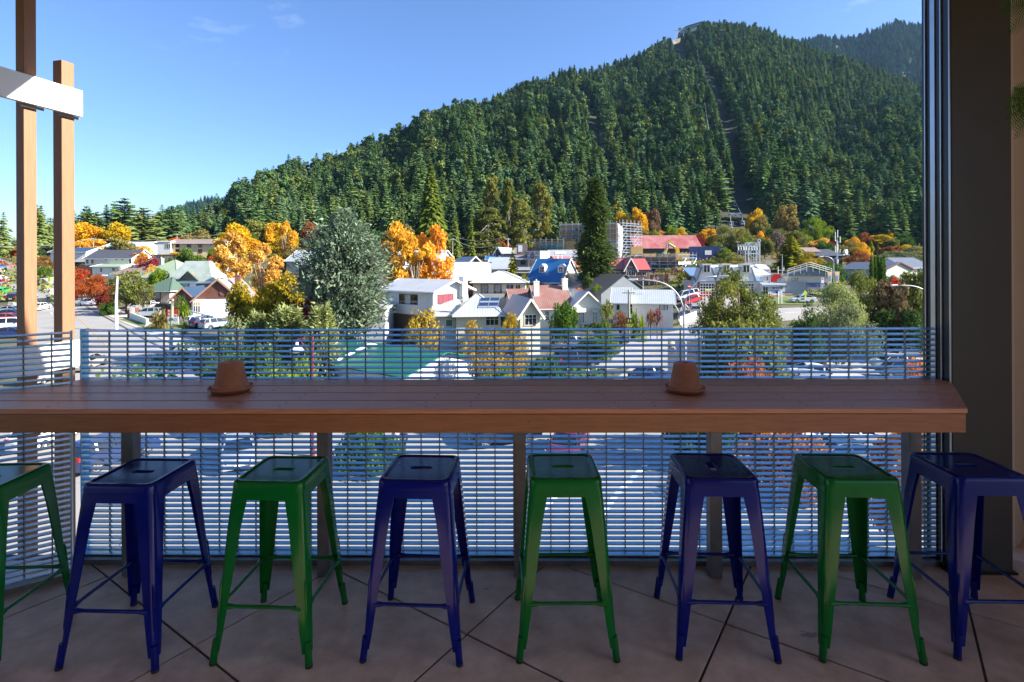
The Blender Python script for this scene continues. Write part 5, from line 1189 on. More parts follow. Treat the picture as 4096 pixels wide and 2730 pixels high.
ub = MB(); x0, zz = h.hit('f', Dz(350, 900)); x1, z2 = h.hit('f', Dz(855, 862))
w = House('x', '', Dz(690, 0)[0], Dz(855, 0)[0], 114, -2, Dz(0, 1100)[1], Dz(0, 900)[1], 9, W_white, root=h, near='l'); w.walls().win('f', Dz(765, 912), Dz(832, 950), 3, 0, cur=[(.1, .9, curtain)]); 
w = House('x', '', Dz(348, 0)[0], Dz(858, 0)[0], 118, -2, Dz(0, 1100)[1], Dz(0, 900)[1], 9, W_white, root=h, near='l'); w.walls('shed', 2.0)
rb = MB(); n_ = 44
w.roof('shed', 2.0, mat('roof_station', (.10, .17, .30), .4, 0, .1, 1), .4, .15, None)
sr = MB()
for i in range(n_): x = w.L * (i + .1) / n_; sr.slab([(x, -.4, w.H - .088 + .2), (x + w.L / n_ * .5, -.4, w.H - .088 + .2), (x + w.L / n_ * .5, 9.4, w.H + 2.09 + .2), (x, 9.4, w.H + 2.09 + .2)], .07)
o = w.put('roof_rib', sr, white_trim); o['kind'] = 'stuff'
w = House('x', '', Dz(782, 0)[0], Dz(985, 0)[0], 110, -2, Dz(0, 1103)[1], Dz(0, 985)[1], 8, W_plainwhite, root=h, near='l'); w.walls().roof('flat', 0, 'white', .12, .2, white_trim)
FMw = w.M @ Matrix.Rotation(R(90), 4, 'X'); q0, zt_ = w.hit('f', Dz(868, 1014)); q1, _ = w.hit('f', Dz(972, 1014)); text('lettering', 'FIRE  STATION', navy_txt, h.root, FMw @ Matrix.Translation(((q0 + q1) / 2, zt_, .02)), .72, .02, sx=(q1 - q0) / 5.15)
q2, zq = w.hit('f', Dz(950, 1002)); text('lettering', 'Queenstown', navy_txt, h.root, FMw @ Matrix.Translation((q2, zq + .05, .02)), .62, .01, shear=.25, sx=.75)
w.win('f', Dz(788, 1008), Dz(832, 1100), 2, 1, name='door', frame=white_trim); w.win('f', Dz(898, 1030), Dz(930, 1075), 1, 0, frame=alu); x0, z2 = w.hit('f', Dz(785, 998)); x1, z3 = w.hit('f', Dz(915, 1005)); w.put('canopy', MB().box(x0, x1, -1.2, -.01, z3, z2), mat('trim_slate', (0, 0, 0)))
w = House('x', '', Dz(762, 0)[0], Dz(858, 0)[0], 122, -2, Dz(0, 1000)[1], Dz(0, 850)[1], 3, W_white, root=h, near='l'); w.walls('shed', 1.2).roof('flat', 0, 'white', .1, .1, None)
p = at(*Dz(940, 962), 113); tp = thing('dish_antenna', 'grey satellite dish on the fire station roof', 'antenna', p); MB().lathe([(0, .0), (.35, .08), (.75, .3), (.8, .36), (.72, .3), (.3, .12), (0, .05)], 18).build('dish', alu, tp, True, M=Matrix.Rotation(R(75), 4, 'X')); MB().tube([(0, .1, -.9), (0, .1, 0)], .06, 6).build('mount', alu, tp)
p = at(*Dz(962, 970), 113.5); tp = thing('radio_mast', 'tall radio mast beside the fire station dish', 'mast', p); H_ = at(*Dz(962, 712), 113.5).z - p.z; MB().tube([(0, 0, -.6), (0, 0, H_)], [.11, .05], 8).build('pole', gal_pole, tp); MB().tube([(-.9, 0, H_ * .32), (-.9, 0, H_ * .57)], .06, 6).tube([(-.9, 0, H_ * .44), (0, 0, H_ * .44)], .04, 6).tube([(.3, 0, H_ * .42), (.3, 0, H_ * .55)], .07, 6).tube([(0, 0, H_ * .47), (.3, 0, H_ * .47)], .04, 6).build('aerial', white_trim, tp)
p = at(*Dz(795, 850), 119); tp = thing('roof_aerial', 'television aerial with many bars on the fire station roof', 'antenna', p); mb = MB().tube([(0, 0, -1.2), (0, 0, 1.2)], .04, 6).tube([(-.1, 0, 1.0), (1.8, 0, 1.3)], .04, 6)
for i in range(6): mb.tube([(.1 + i * .3, 0, .5), (.1 + i * .3, 0, 1.9)], .03, 5)
mb.build('bars', alu, tp)
# red container on its roof side, cream container with railing, blue-grey fence
container('red shipping container behind the fire station', at(*Dz(872, 972), 118), 0, red_paint, L_=4.6, H_=2.0)
cc = container('cream shipping container with a car picture and blue roof', at(*Dz(1004, 1030), 112), R(-3), wallm('container_cream', (.60, .53, .42)), L_=9.0, H_=2.9)
MB().prism([(-.2, -.3, 2.9), (9.2, -.3, 2.9), (9.2, -.3, 3.1), (4.6, -.3, 4.5), (-.2, -.3, 3.1)], (0, 3, 0)).build('roof', roof_mat('blueslate', 'X'), cc); rl = MB()
for x in [i * 9.0 / 7 for i in range(8)]: zr_ = 3.1 + 1.4 * (1 - abs(x - 4.5) / 4.5); rl.tube([(x, -.4, zr_ - .5), (x, -.4, zr_ + 1.3)], .05, 5)
for dz_ in (.45, .9, 1.3): rl.tube([(0, -.4, 3.1 + dz_), (4.5, -.4, 4.5 + dz_), (9, -.4, 3.1 + dz_)], .05, 5)
rl.build('railing', white_trim, cc); MB().box(3.0, 8.2, -.07, -.03, .6, 1.5).build('car_picture', mat('print_blue', (.06, .10, .25), .4, 0, .8, 2), cc); text('lettering', 'CST', mat('print_blue', (0, 0, 0)), cc, Matrix.Rotation(R(90), 4, 'X') @ Matrix.Translation((1.6, 2.1, .03)), .9, .01)
def fence(lab, pts, H_, m, pitch=.3, name='fence', solid=True, rail=None, cat='fence', w=None, thick=.03):
    """Fence of single boards along world points (x, y)."""
    P = [V_((a, b, 0)) for a, b in pts]; t = thing(name, lab, cat, (P[0].x, P[0].y, gfun_fine(P[0].x, P[0].y))); o0 = t.location; ww = w or pitch * .9; me = None
    for a, b in zip(P, P[1:]):
        n = max(1, int((b - a).length / pitch)); d = (b - a).normalized(); an = math.atan2(d.y, d.x)
        for i in range(n):
            p = a + d * (i + .5) * pitch
            if me is None: o = MB().box(-ww / 2, ww / 2, -thick / 2, thick / 2, 0, H_).build('board', m, t); me = o.data
            else: o = link('board', me, t)
            o.location = V_((p.x, p.y, gfun_fine(p.x, p.y))) - o0; o.rotation_euler.z = an
        rr = MB()
        for z in (H_ * .25, H_ * .8): rr.bar(V_((a.x, a.y, gfun_fine(a.x, a.y) + z)) - o0 + V_((0, .06, 0)), V_((b.x, b.y, gfun_fine(b.x, b.y) + z)) - o0 + V_((0, .06, 0)), .06, .08)
        rr.build('rail', rail or m, t)
    return t
p = ground_at(*Dz(985, 1088)); q = ground_at(*Dz(1185, 1088)); r_ = V_((q.x + 6, q.y + 10, 0))
fence('blue grey steel panel fence right of the fire station', [(p.x, p.y), (q.x, q.y), (r_.x, r_.y)], 3.0, mat('fence_bluegrey', (.10, .14, .19), .5, 0, .08, 2), .32)
# ---- 14 right edge houses and dark sheds
h = House('house', 'pale green gabled house with dark red eaves at the right', Dz(1885, 0)[0], Dz(2130, 0)[0], 128, 18, Dz(0, 980)[1], Dz(0, 850)[1], 12, W_sage, near='l'); h.walls('y', 1.7).roof('y', 1.7, 'blueslate', .4, .14, mat('trim_maroon', (.16, .03, .03), .5))
h = House('house', 'house with blue grey metal roof at the far right, behind the column', Dz(2080, 0)[0], Dz(2300, 0)[0], 142, 8, Dz(0, 900)[1], Dz(0, 832)[1], 12, W_ivory, near='l'); h.walls('x', 2.6).roof('x', 2.6, 'blueslate', .4, .14, white_trim)
h = House('house', 'dark brown flat sided house below the telecom mast', Dz(1272, 0)[0], Dz(1500, 0)[0], 172, -6, Dz(0, 800)[1], Dz(0, 728)[1], 9, W_black, near='l'); h.walls('shed', 2.2).roof('shed', 2.2, 'dark', .3, .12, None); w = House('x', '', Dz(1175, 0)[0], Dz(1300, 0)[0], 176, 0, Dz(0, 760)[1], Dz(0, 690)[1], 7, W_tan, root=h, near='l'); w.walls('x', 1.4).roof('x', 1.4, 'tile', .3, .12, None); w = House('x', '', Dz(1300, 0)[0], Dz(1500, 0)[0], 166, 0, Dz(0, 800)[1], Dz(0, 745)[1], 1, W_black, root=h, near='l'); w.walls()
# ---- 15 houses up the left side
h = House('house', 'long cream house with dark tiled roof above the left street', A(762, 0)[0], A(1180, 0)[0], 148, -4, A(0, 830)[1], A(0, 748)[1], 9, W_ivory); h.walls('x', 2.4).roof('x', 2.4, 'dark', .4, .14, white_trim)
for a in (772, 818, 940, 1033, 1085, 1155): h.win('f', A(a, 755), A(a + 22, 766 if 900 < a < 1100 else 795), 1, 0, frame=white_trim)
w = House('x', '', A(828, 0)[0], A(1080, 0)[0], 142, -4, A(0, 905)[1], A(0, 822)[1], 7, W_ivory, root=h); w.walls('x', .6).roof('x', .6, 'tilegreen', .4, .1, white_trim); w.put('porch_pillar', MB().box(w.L, w.L + .7, -.6, .1, 0, w.H), W_ivory); w.win('f', A(900, 835), A(915, 870), 1, 0); w.win('f', A(1005, 835), A(1030, 860), 2, 0)
w = House('x', '', A(700, 0)[0], A(828, 0)[0], 146, -4, A(0, 905)[1], A(0, 812)[1], 5, W_brick, root=h); w.walls()
h = House('house', 'low white house with shallow roof behind the pale green tree', A(940, 0)[0], A(1285, 0)[0], 180, -6, A(0, 700)[1], A(0, 640)[1], 9, W_white); h.walls('x', 1.6).roof('x', 1.6, 'white', .8, .14, white_trim); h.win('f', A(1235, 638), A(1270, 660), 2, 0); h.win('f', A(960, 645), A(1010, 662), 2, 0)
h = House('house', 'two storey cream house with rows of dark windows on the slope', A(1530, 0)[0], A(2010, 0)[0], 176, 3, A(0, 705)[1], A(0, 610)[1], 9, wallm('wall_butter', (.62, .52, .30))); h.walls('x', 1.3).roof('x', 1.3, 'tile', .8, .14, white_trim)
for a in (1575, 1678, 1778): h.win('f', A(a, 616), A(a + 32, 650), 2, 0, frame=wallm('frame_red', (.22, .06, .05))); h.win('f', A(a, 668), A(a + 32, 700), 2, 0, frame=wallm('frame_red', (0, 0, 0)))
h.win('f', A(1880, 620), A(1905, 634), 1, 0)
w = House('x', '', A(1408, 0)[0], A(1530, 0)[0], 174, 3, A(0, 690)[1], A(0, 600)[1], 9, W_plainwhite, root=h); w.walls().roof('flat', 0, 'white', .2, .2, white_trim); w.win('f', A(1480, 620), A(1525, 660), 3, 0)
h = House('house', 'small tan house with flat roof among red shrubs', A(1375, 0)[0], A(1552, 0)[0], 150, -3, A(0, 805)[1], A(0, 722)[1], 8, W_tan); h.walls().roof('flat', 0, 'dark', .5, .2, dark_trim); h.win('f', A(1400, 728), A(1462, 750), 3, 0); h.win('f', A(1390, 775), A(1440, 795), 2, 0)
h = House('house', 'low house with brown tiled hip roof', A(1010, 0)[0], A(1330, 0)[0], 134, -6, A(0, 945)[1], A(0, 888)[1], 11, W_ivory); h.walls().roof('hip', 3.4, 'tile', .5, .14, white_trim)
h = House('house', 'low house with pale green tiled hip roof', A(1200, 0)[0], A(1590, 0)[0], 124, -8, A(0, 990)[1], A(0, 920)[1], 12, W_plainwhite); h.walls().roof('hip', 4.2, 'tilegreen', .5, .14, white_trim); h.win('f', A(1225, 930), A(1270, 970), 2, 0); h.chimney(h.L * .25, 5, .8, .8, h.H + 2, h.H + 4.6, W_sage)
# mansard house, weathered boards and peeling green roof
h = House('house', 'weathered timber house with peeling pale green mansard roof', A(1505, 0)[0], A(1900, 0)[0], 110, -5, A(0, 1180)[1], A(0, 958)[1], 9, W_weather); h.walls()
L_, W, H = h.L, h.W, h.H; vs = [(-.4, -.4, H), (L_ + .4, -.4, H), (L_ + .4, W + .4, H), (-.4, W + .4, H), (L_ * .22, 2.4, H + 4.4), (L_ * .76, 2.4, H + 4.4), (L_ * .76, W - 2.4, H + 4.4), (L_ * .22, W - 2.4, H + 4.4)]
h.put('roof', MB().add(vs, [(0, 1, 5, 4), (1, 2, 6, 5), (2, 3, 7, 6), (3, 0, 4, 7), (4, 5, 6, 7), (3, 2, 1, 0)]), roof_mat('sage')); h.put('fascia', MB().box(-.45, L_ + .45, -.5, -.41, H - .35, H + .05), white_trim)
m_ = h.hit('f', A(1700, 950))[0]; dm = h.put('dormer', MB().prism([(m_ - 1.9, -.25, H - 1.5), (m_ + 1.9, -.25, H - 1.5), (m_ + 1.9, -.25, H + .4), (m_, -.25, H + 2.0), (m_ - 1.9, -.25, H + .4)], (0, 3.5, 0)), W_weather); MB().bar((m_ - 2.3, -.4, H + .2), (m_, -.4, H + 2.2), .5, .15).bar((m_ + 2.3, -.4, H + .2), (m_, -.4, H + 2.2), .5, .15).build('dormer_roof', mat('roof_moss', (.07, .12, .09), .7), dm); MB().box(m_ - 1.6, m_ - .2, -.3, -.255, H - 1.4, H + .2).build('pane', curtain, dm); MB().box(m_ + .2, m_ + 1.6, -.3, -.255, H - 1.4, H + .2).build('pane', white_trim, dm)
w = House('x', '', A(1300, 0)[0], A(1520, 0)[0], 106, -5, A(0, 1190)[1], A(0, 1040)[1], 8, wallm('wall_pebble', (.52, .46, .38), var=.2), root=h); w.walls().roof('hip', 2.6, mat('roof_moss', (0, 0, 0)), .6, .12, white_trim); w.win('f', A(1310, 1050), A(1362, 1112), 3, 0, cur=[(.1, .9, curtain)], frame=wallm('frame_red', (0, 0, 0))); w.win('f', A(1380, 1048), A(1440, 1112), 3, 0, cur=[(.1, .9, curtain)], frame=wallm('frame_red', (0, 0, 0))); a0, za = w.hit('f', A(1302, 1120)); a1, zb = w.hit('f', A(1446, 1170)); w.put('board_panel', MB().box(a0, a1, -.05, -.004, zb, za), W_weather)
# cottage with the rusty grey roof and bay window
h = House('house', 'white cottage with rusting grey iron roof, shingled gable and bay window', A(1745, 0)[0], A(2160, 0)[0], 94, 12, A(0, 1255)[1], A(0, 1118)[1], 12, W_plainwhite, near='l'); h.walls('y', 3.4); h.put('gable_panel', MB().prism([(-.1, -.06, h.H + .1), (h.L + .1, -.06, h.H + .1), (h.L / 2, -.06, h.H + 3.4)], (0, .05, 0)), W_shingle); h.roof('y', 3.5, 'oxide', .6, .14, wallm('barge_rust', (.36, .22, .16)), ox=.5)
a0, z1_ = h.hit('f', A(1728, 1140)); a1, z0_ = h.hit('f', A(1850, 1225)); bay = h.put('bay_window', MB().prism([(a0 - .2, 0, z0_ - 1), (a0 + .4, -1.0, z0_ - 1), (a1 - .4, -1.0, z0_ - 1), (a1 + .2, 0, z0_ - 1)], (0, 0, z1_ - z0_ + 1.2)), white_trim)
n_ = 3
for i in range(n_): xa = a0 + .55 + (a1 - a0 - 1.1) * i / n_; xb = xa + (a1 - a0 - 1.1) / n_ - .2; MB().box(xa, xb, -1.03, -1.004, z0_, z0_ + (z1_ - z0_) * .62).build('pane', glass, bay); MB().box(xa, xb, -1.03, -1.004, z0_ + (z1_ - z0_) * .7, z1_).build('amber_pane', mat('amber_glass', (.50, .24, .02), .2), bay)
h.put('roof_vent', MB().lathe([(.0, 0), (.5, 0), (.5, .08), (0, .08)], 18), W_brick); ob = [o for o in h.root.children if o.name.startswith('roof_vent')][-1]; ob.matrix_basis = h.M @ Matrix.Translation((h.L * .60, -.08, h.H + 1.1)) @ Matrix.Rotation(R(90), 4, 'X')
h.chimney(h.L * .78, 4, .9, .8, h.H + 1.5, h.H + 4.3, W_brick, W_tan)
w = House('x', '', A(1535, 0)[0], A(1745, 0)[0], 97, 12, A(0, 1255)[1], A(0, 1110)[1], 10, W_shingle, root=h, near='r'); w.walls('y', 2.0).roof('y', 2.0, 'navy', .5, .12, wallm('barge_rust', (0, 0, 0)))
h = House('house', 'dark roofed house at the far left behind the posts', A(455, 0)[0], A(770, 0)[0], 170, 0, A(0, 740)[1], A(0, 690)[1], 9, W_plainwhite); h.walls('x', 1.4).roof('x', 1.4, 'navy', .6, .14, white_trim)
# ---- 16 green roofed building just below the balcony, seen through the grating
def Z2(x, y): return (1000 + x * .4464, 1280 + y * .4464)
h = House('house', 'white weatherboard building with bright green ribbed roof, seen through the grating', Z2(740, 0)[0], Z2(1380, 0)[0], 41, -34, Z2(0, 560)[1], Z2(0, 500)[1], 9, W_white); h.walls('x', 1.15); h.roof('x', 1.15, mat('roof_brightgreen', (.018, .15, .085), .38, 0, .08, .6, stripes=('X', .22, .04, .45)), .5, .12, None, ox=.5)
w = House('x', '', Z2(612, 0)[0], Z2(800, 0)[0], 46, -34, Z2(0, 520)[1], Z2(0, 340)[1], 6, W_white, root=h); w.walls('x', .8).roof('x', .8, mat('roof_brightgreen', (0, 0, 0)), .4, .1, white_trim); w.win('f', Z2(640, 440), Z2(700, 480), 2, 0)
ta = thing('roof_aerial', 'television aerial above the green ribbed roof', 'antenna', at(*Z2(985, 190), 46)); mb = MB().tube([(.6, 0, -1.5), (.6, 0, .6)], .03, 6).tube([(-.3, 0, .0), (1.2, 0, .5)], .03, 6)
for i in range(7): mb.tube([(-.2 + i * .22, 0, -.3 + i * .07), (-.3 + i * .22, 0, .4 + i * .07)], .02, 5)
mb.build('bars', alu, ta)
# green car-park shed
p = ground_at(*Dz(1665, 1455)); q = ground_at(*Dz(1805, 1455))
h = House('shed', 'small bright green timber shed with corrugated roof at the car park', Dz(1690, 0)[0], Dz(1803, 0)[0], p.y, 6, None, Dz(0, 1335)[1], 2.6, mat('shed_green', (.01, .17, .085), .6, 0, .1, 2, stripes=('Z', .25, .03, .35)), near='l', cat='shed', z0=p.z); h.walls('shed', .8).roof('shed', .8, 'grey', .25, .08, None); h.put('door', MB().box(.25, .9 * h.L * .5, -.04, -.004, .05, h.H * .85), mat('shed_green_door', (.012, .2, .1), .6))
# ================================================================== town trees and shrubs
# tall landmark trees
tree('bluecedar', 'big spreading blue green cedar in the middle of the town', B(840, 0)[0], B(0, 330)[1], 322, 60, 'bluegreen', trunk=bark_dark, rz=.4)
tree('birch', 'left of the two orange autumn birches beside the cedar', B(1350, 0)[0], B(0, 432)[1], 150, 104, 'amber', trunk=bark_pale, group='orange birches')
tree('birch', 'right of the two orange autumn birches beside the cedar', B(1640, 0)[0], B(0, 458)[1], 140, 106, 'amber', trunk=bark_pale, group='orange birches')
tree('birch', 'low orange birch in front between the two tall ones', B(1480, 0)[0], B(0, 560)[1], 150, 102, 'amber', trunk=bark_pale, group='orange birches')
tree('sequoia', 'tall dense conical giant redwood, bright olive green', B(1625, 0)[0], 655, 150, 190, 'sequoia')
tree('bigspruce', 'tall dark spruce standing before the building site', C(1075, 0)[0], C(0, 40)[1], 150, 118, 'dark', trunk=bark_dark)
for i, (x, y, w, D, l) in enumerate([(155, 20, 62, 205, 'tallest clumpy old tree left of the redwood hill'), (300, 40, 50, 206, 'tall clumpy tree just right of the tallest one'), (410, 220, 80, 200, 'lower clumpy tree between the tall clumpy ones'), (590, 85, 74, 208, 'tall clumpy tree standing alone on the right of its row'), (120, 300, 110, 196, 'pale broad clumpy tree below the tallest one'), (20, 380, 80, 198, 'clumpy tree at the left end of its row')]):
    tree('clump', l, C(x, 0)[0], C(0, y)[1], w * 1.15, D, 'macro' if i in (0, 1, 3) else 'olive', trunk=bark_pale, group='old clumpy conifers behind the medical centre', rz=i * 1.3)
for x, y, w, D, l in [(1845, 340, 52, 180, 'mid green pointed conifer right of the orange birches'), (1985, 350, 44, 188, 'slim pointed conifer right of the mid green one')]: tree('spruce1', l, B(x, 0)[0], B(0, y)[1], w, D, 'sequoia')
tree('golden', 'small golden green pointed conifer in front of the medical centre', C(340, 0)[0], C(0, 655)[1], 66, 118, 'golden_conifer', rz=1)
tree('column', 'dark green columnar cypress beside the blue roofed house', C(1010, 0)[0], C(0, 885)[1], 44, 112, 'dark')
tree('bush', 'clipped bright green bush right of the cypress', C(1095, 0)[0], C(0, 985)[1], 48, 108, 'lime', 'shrub'); tree('sparse', 'orange red shrub before the blue roofed house', C(870, 0)[0], C(0, 1010)[1], 104, 106, 'orange', 'shrub')
tree('sparse', 'grey green shrub at the foot of the golden conifer', C(445, 0)[0], C(0, 880)[1], 34, 112, 'olive', 'shrub')
# cedars far left
for i, (x, y, w, D, l, m) in enumerate([(790, 320, 130, 235, 'leftmost of the layered dark cedars on the left skyline', 'pineo'), (960, 270, 62, 242, 'thin pointed cedar at the left skyline', 'pine'), (1030, 235, 70, 240, 'second tallest layered cedar on the left skyline', 'pine'), (1120, 210, 150, 236, 'tallest layered cedar on the left skyline', 'pine'), (1290, 295, 150, 228, 'broad layered cedar at the right of its row', 'pineo'), (880, 330, 90, 230, 'layered cedar behind the gold tree on the left', 'pineo')]):
    tree('cedar' if i != 1 else 'spruce0', l, A(x, 0)[0], A(0, y)[1], w, D, m, group='layered cedars on the left', rz=i)
for x, y, w, D, l in [(35, 335, 70, 215, 'tall spruce at the far left edge behind the posts'), (375, 275, 74, 205, 'tall spruce between the two timber posts'), (130, 560, 50, 225, 'low conifer at the far left by the road top'), (455, 410, 40, 215, 'dark spruce half hidden by the second post')]: tree('spruce1', l, A(x, 0)[0], A(0, y)[1], w, D, 'pineo')
# autumn trees on the left
T_ = [('round', 'golden yellow tree below the cedars on the left', A(815, 430), 120, 205, 'gold'), ('round', 'yellow green tree in front of the tallest cedar', A(1060, 430), 100, 205, 'yellow'), ('oval', 'orange tree behind the left wire pole', A(800, 570), 110, 185, 'amber'), ('oval', 'pale lime green tree before the low white house', A(1090, 560), 100, 160, 'khaki'),
      ('birch', 'tall weeping golden tree left of the cedar', A(2060, 520), 150, 118, 'peach'), ('birch', 'broad golden weeping tree in front of the tall one', B(110, 620), 130, 108, 'peach'), ('birch', 'tall orange poplar left of the cedar', B(320, 418), 74, 165, 'amber'), ('round', 'golden round tree high on the left slope', A(2115, 440), 120, 185, 'gold'), ('round', 'yellow olive tree left of the golden one on the slope', A(1760, 490), 100, 200, 'khaki'),
      ('wide', 'brown leafed bushy tree at the forest edge', A(1880, 335), 90, 285, 'brown'), ('round', 'orange tree at the forest edge, left', A(2050, 312), 80, 292, 'gold'), ('wide', 'red maple spreading below the cream house', A(1950, 700), 130, 135, 'red'), ('round', 'dark green tree behind the red maple', A(1700, 660), 90, 150, 'green'), ('bush', 'dark red shrub on the left slope', A(1340, 740), 84, 138, 'crimson'), ('bush', 'orange shrub above the dark red one', A(1250, 690), 60, 150, 'orange'),
      ('bush', 'bright green shrub beside the tan house', A(1510, 745), 60, 140, 'green'), ('wide', 'bright red maple behind the second post', A(735, 845), 130, 118, 'red'), ('wide', 'red and green maple right of the second post', A(880, 890), 110, 112, 'red'), ('bush', 'dark red shrub below the maples', A(930, 1030), 60, 106, 'crimson'), ('sparse', 'bare branching olive tree by the side road corner', A(1130, 850), 150, 100, 'olive'), ('sparse', 'thin grey green tree in front of the weathered house', A(1280, 940), 70, 99, 'olive'),
      ('bush', 'lime green shrub before the green mansard roof', A(1430, 840), 80, 118, 'lime'), ('bush', 'dark green shrub behind the rusted roof', A(2010, 830), 90, 125, 'green'), ('wide', 'green tree at the right of the mansard house', A(1990, 920), 90, 112, 'green'), ('sparse', 'climbing rose tree beside the cottage gable', A(1625, 1075), 46, 90, 'dark'),
      ('bush', 'round dark green hedge tree between the posts', A(410, 820), 56, 150, 'green'), ('wide', 'orange and green shrubbery between the posts', A(400, 730), 70, 165, 'rust'), ('bush', 'red shrub at the top of the left street', A(130, 665), 30, 210, 'red'), ('bush', 'green shrub bed on the verge at the side road', A(960, 1140), 60, 98, 'green')]
for s_, l, (x, y), w, D, m in T_: tree(s_, l, x, y, w, D, m, 'shrub' if s_ in ('bush', 'hedge', 'sparse') else 'tree', trunk=bark_pale if s_ == 'birch' else None)
# dense planting round the cedar's foot and before the fence
T_ = [('round', 'yellow and green magnolia like tree in front of the dark hedge', B(170, 990), 190, 62, 'mixed', 'tree'), ('round', 'dark green tree with gold tips left of the cedar trunk', B(300, 880), 150, 72, 'mixed', 'tree'), ('round', 'yellow green tree at the corner of the cottage', A(2190, 960), 120, 76, 'mixed', 'tree'), ('sparse', 'grey twiggy shrub behind the railing', A(2130, 1260), 150, 52, 'grey', 'shrub'),
      ('spikybush', 'tall feathery pale green shrub above the grating, left', B(330, 1180), 220, 47, 'sage', 'shrub'), ('spikybush', 'tall feathery pale green shrub above the grating, right', B(640, 1165), 170, 46, 'sage', 'shrub'), ('spikybush', 'low feathery shrub at the left end of the pale row', B(60, 1230), 130, 48, 'sage', 'shrub'), ('bush', 'crimson shrub behind the feathery ones', B(490, 1115), 90, 58, 'crimson', 'shrub'), ('bush', 'dark crimson shrub left of the crimson one', B(370, 1140), 70, 60, 'crimson', 'shrub'),
      ('sparse', 'apricot leafed tree in front of the white two storey house', B(1540, 1195), 150, 54, 'ochre', 'tree'), ('wide', 'golden brown tree before the solar cottage, left', B(1980, 1310), 130, 50, 'ochre', 'tree'), ('wide', 'golden brown tree before the solar cottage, right', C(330, 1240), 120, 52, 'ochre', 'tree'), ('wide', 'golden tree low behind the grating', C(180, 1390), 200, 44, 'ochre', 'tree'),
      ('bush', 'rounded mid green shrub in front of the white cottage', C(778, 1135), 106, 72, 'green', 'shrub'), ('bush', 'dark green creeper left of the small shed', B(920, 1230), 50, 60, 'lime', 'shrub'), ('bush', 'green shrub by the school sign', C(1130, 1310), 80, 70, 'green', 'shrub'), ('sparse', 'bare russet hedge before the bungalow', C(1300, 1215), 70, 80, 'rust', 'shrub'),
      ('airy', 'slender silvery green tree in front of the fire station', Dz(570, 845), 270, 47, 'olive', 'tree'), ('airy', 'second silvery green tree right of the slender one', Dz(810, 1090), 170, 45, 'olive', 'tree'), ('airy', 'spreading olive tree left of the slender one, lower', Dz(420, 950), 200, 46, 'olive', 'tree'), ('bush', 'spreading olive shrub at the foot of the slender tree', Dz(620, 1290), 330, 40, 'olive', 'shrub'),
      ('wide', 'large rounded grey green tree right of the taxi', Dz(1430, 960), 200, 72, 'sage', 'tree'), ('wide', 'taller grey green tree behind the large rounded one', Dz(1640, 860), 170, 78, 'olive', 'tree'), ('wide', 'low grey green tree beside the green shed', Dz(1560, 1160), 200, 66, 'grey', 'tree'), ('hedge', 'dark evergreen hedge below the side road', Dz(1180, 1265), 140, 64, 'dark', 'hedge'),
      ('oval', 'brown and crimson leafed tree by the column', Dz(1950, 950), 130, 74, 'brown', 'tree'), ('oval', 'green tree at the column edge', Dz(2140, 850), 110, 78, 'olive', 'tree'), ('bush', 'dark shrub bank below the brown tree', Dz(2000, 1190), 200, 72, 'dark', 'shrub'), ('bush', 'red leafed tree behind the brown one', Dz(1975, 925), 60, 88, 'red', 'tree')]
for s_, l, (x, y), w, D, m, c_ in T_: tree(s_, l, x, y, w, D, m, c_)
# lime leaves and hedges low behind the grating, seen through its bars
T_ = [('bush', 'dark ivy hedge behind the grating at the left', (1000, 1390), 260, 44, 'green', 'hedge'), ('hedge', 'lime green hedge behind the grating, left of the green roof', (1130, 1440), 300, 37, 'lime', 'hedge'), ('wide', 'dark tree low behind the grating near the lamp', (900, 1365), 200, 46, 'dark', 'tree'), ('bush', 'green hedge at the right of the green roof', (2190, 1420), 170, 40, 'green', 'hedge'), ('hedge', 'lime hedge before the golden tree', (2010, 1465), 160, 37, 'lime', 'hedge'), ('hedge', 'clipped green hedge by the footpath', (1480, 1700), 240, 30, 'green', 'hedge'), ('bush', 'ivy bank under the school sign', (2390, 1340), 150, 64, 'green', 'hedge'),
      ('bush', 'red autumn shrub right of the right pot', (3000, 1430), 210, 34, 'russet', 'shrub'), ('bush', 'rust red shrub low behind the grating at the right', (3130, 1700), 300, 27, 'russet', 'shrub'), ('bush', 'green shrub low behind the grating right of the pot', (2790, 1560), 240, 31, 'dark', 'shrub'), ('sparse', 'orange leafed young tree by the column, low', (3690, 1430), 150, 30, 'orange', 'tree'), ('oval', 'orange young tree below the table at the right', (3600, 1690), 200, 22, 'orange', 'tree')]
for s_, l, (x, y), w, D, m, c_ in T_: tree(s_, l, x, y, w, D, m, c_)
# cabbage trees and tussocks
for s_, l, (x, y), w, D, m in [('cabbage', 'bright cabbage tree with two heads beside the parking sign', A(1650, 1130), 70, 80, 'lime'), ('tussock', 'tan tussock grass beside the parking sign', A(1400, 1200), 60, 82, 'khaki'), ('tussock', 'second tan tussock nearer the sign', A(1460, 1185), 50, 83, 'khaki'), ('tussock', 'small spiky plant below the cabbage tree', A(1650, 1290), 36, 77, 'lime'),
                               ('cabbage', 'cabbage tree before the white cottage', C(1180, 1110), 62, 84, 'olive'), ('cabbage', 'maroon leafed cabbage tree in front of the bungalow, left', C(1572, 1195), 44, 80, 'rust'), ('cabbage', 'maroon leafed cabbage tree in front of the bungalow, right', C(1630, 1185), 44, 80, 'crimson'), ('tussock', 'spiky green plant left of the bungalow door', C(1430, 1200), 56, 82, 'lime'), ('tussock', 'spiky yellow green plant below it', C(1495, 1235), 50, 78, 'lime')]:
    tree(s_, l, x, y, w, D, m, 'plant')
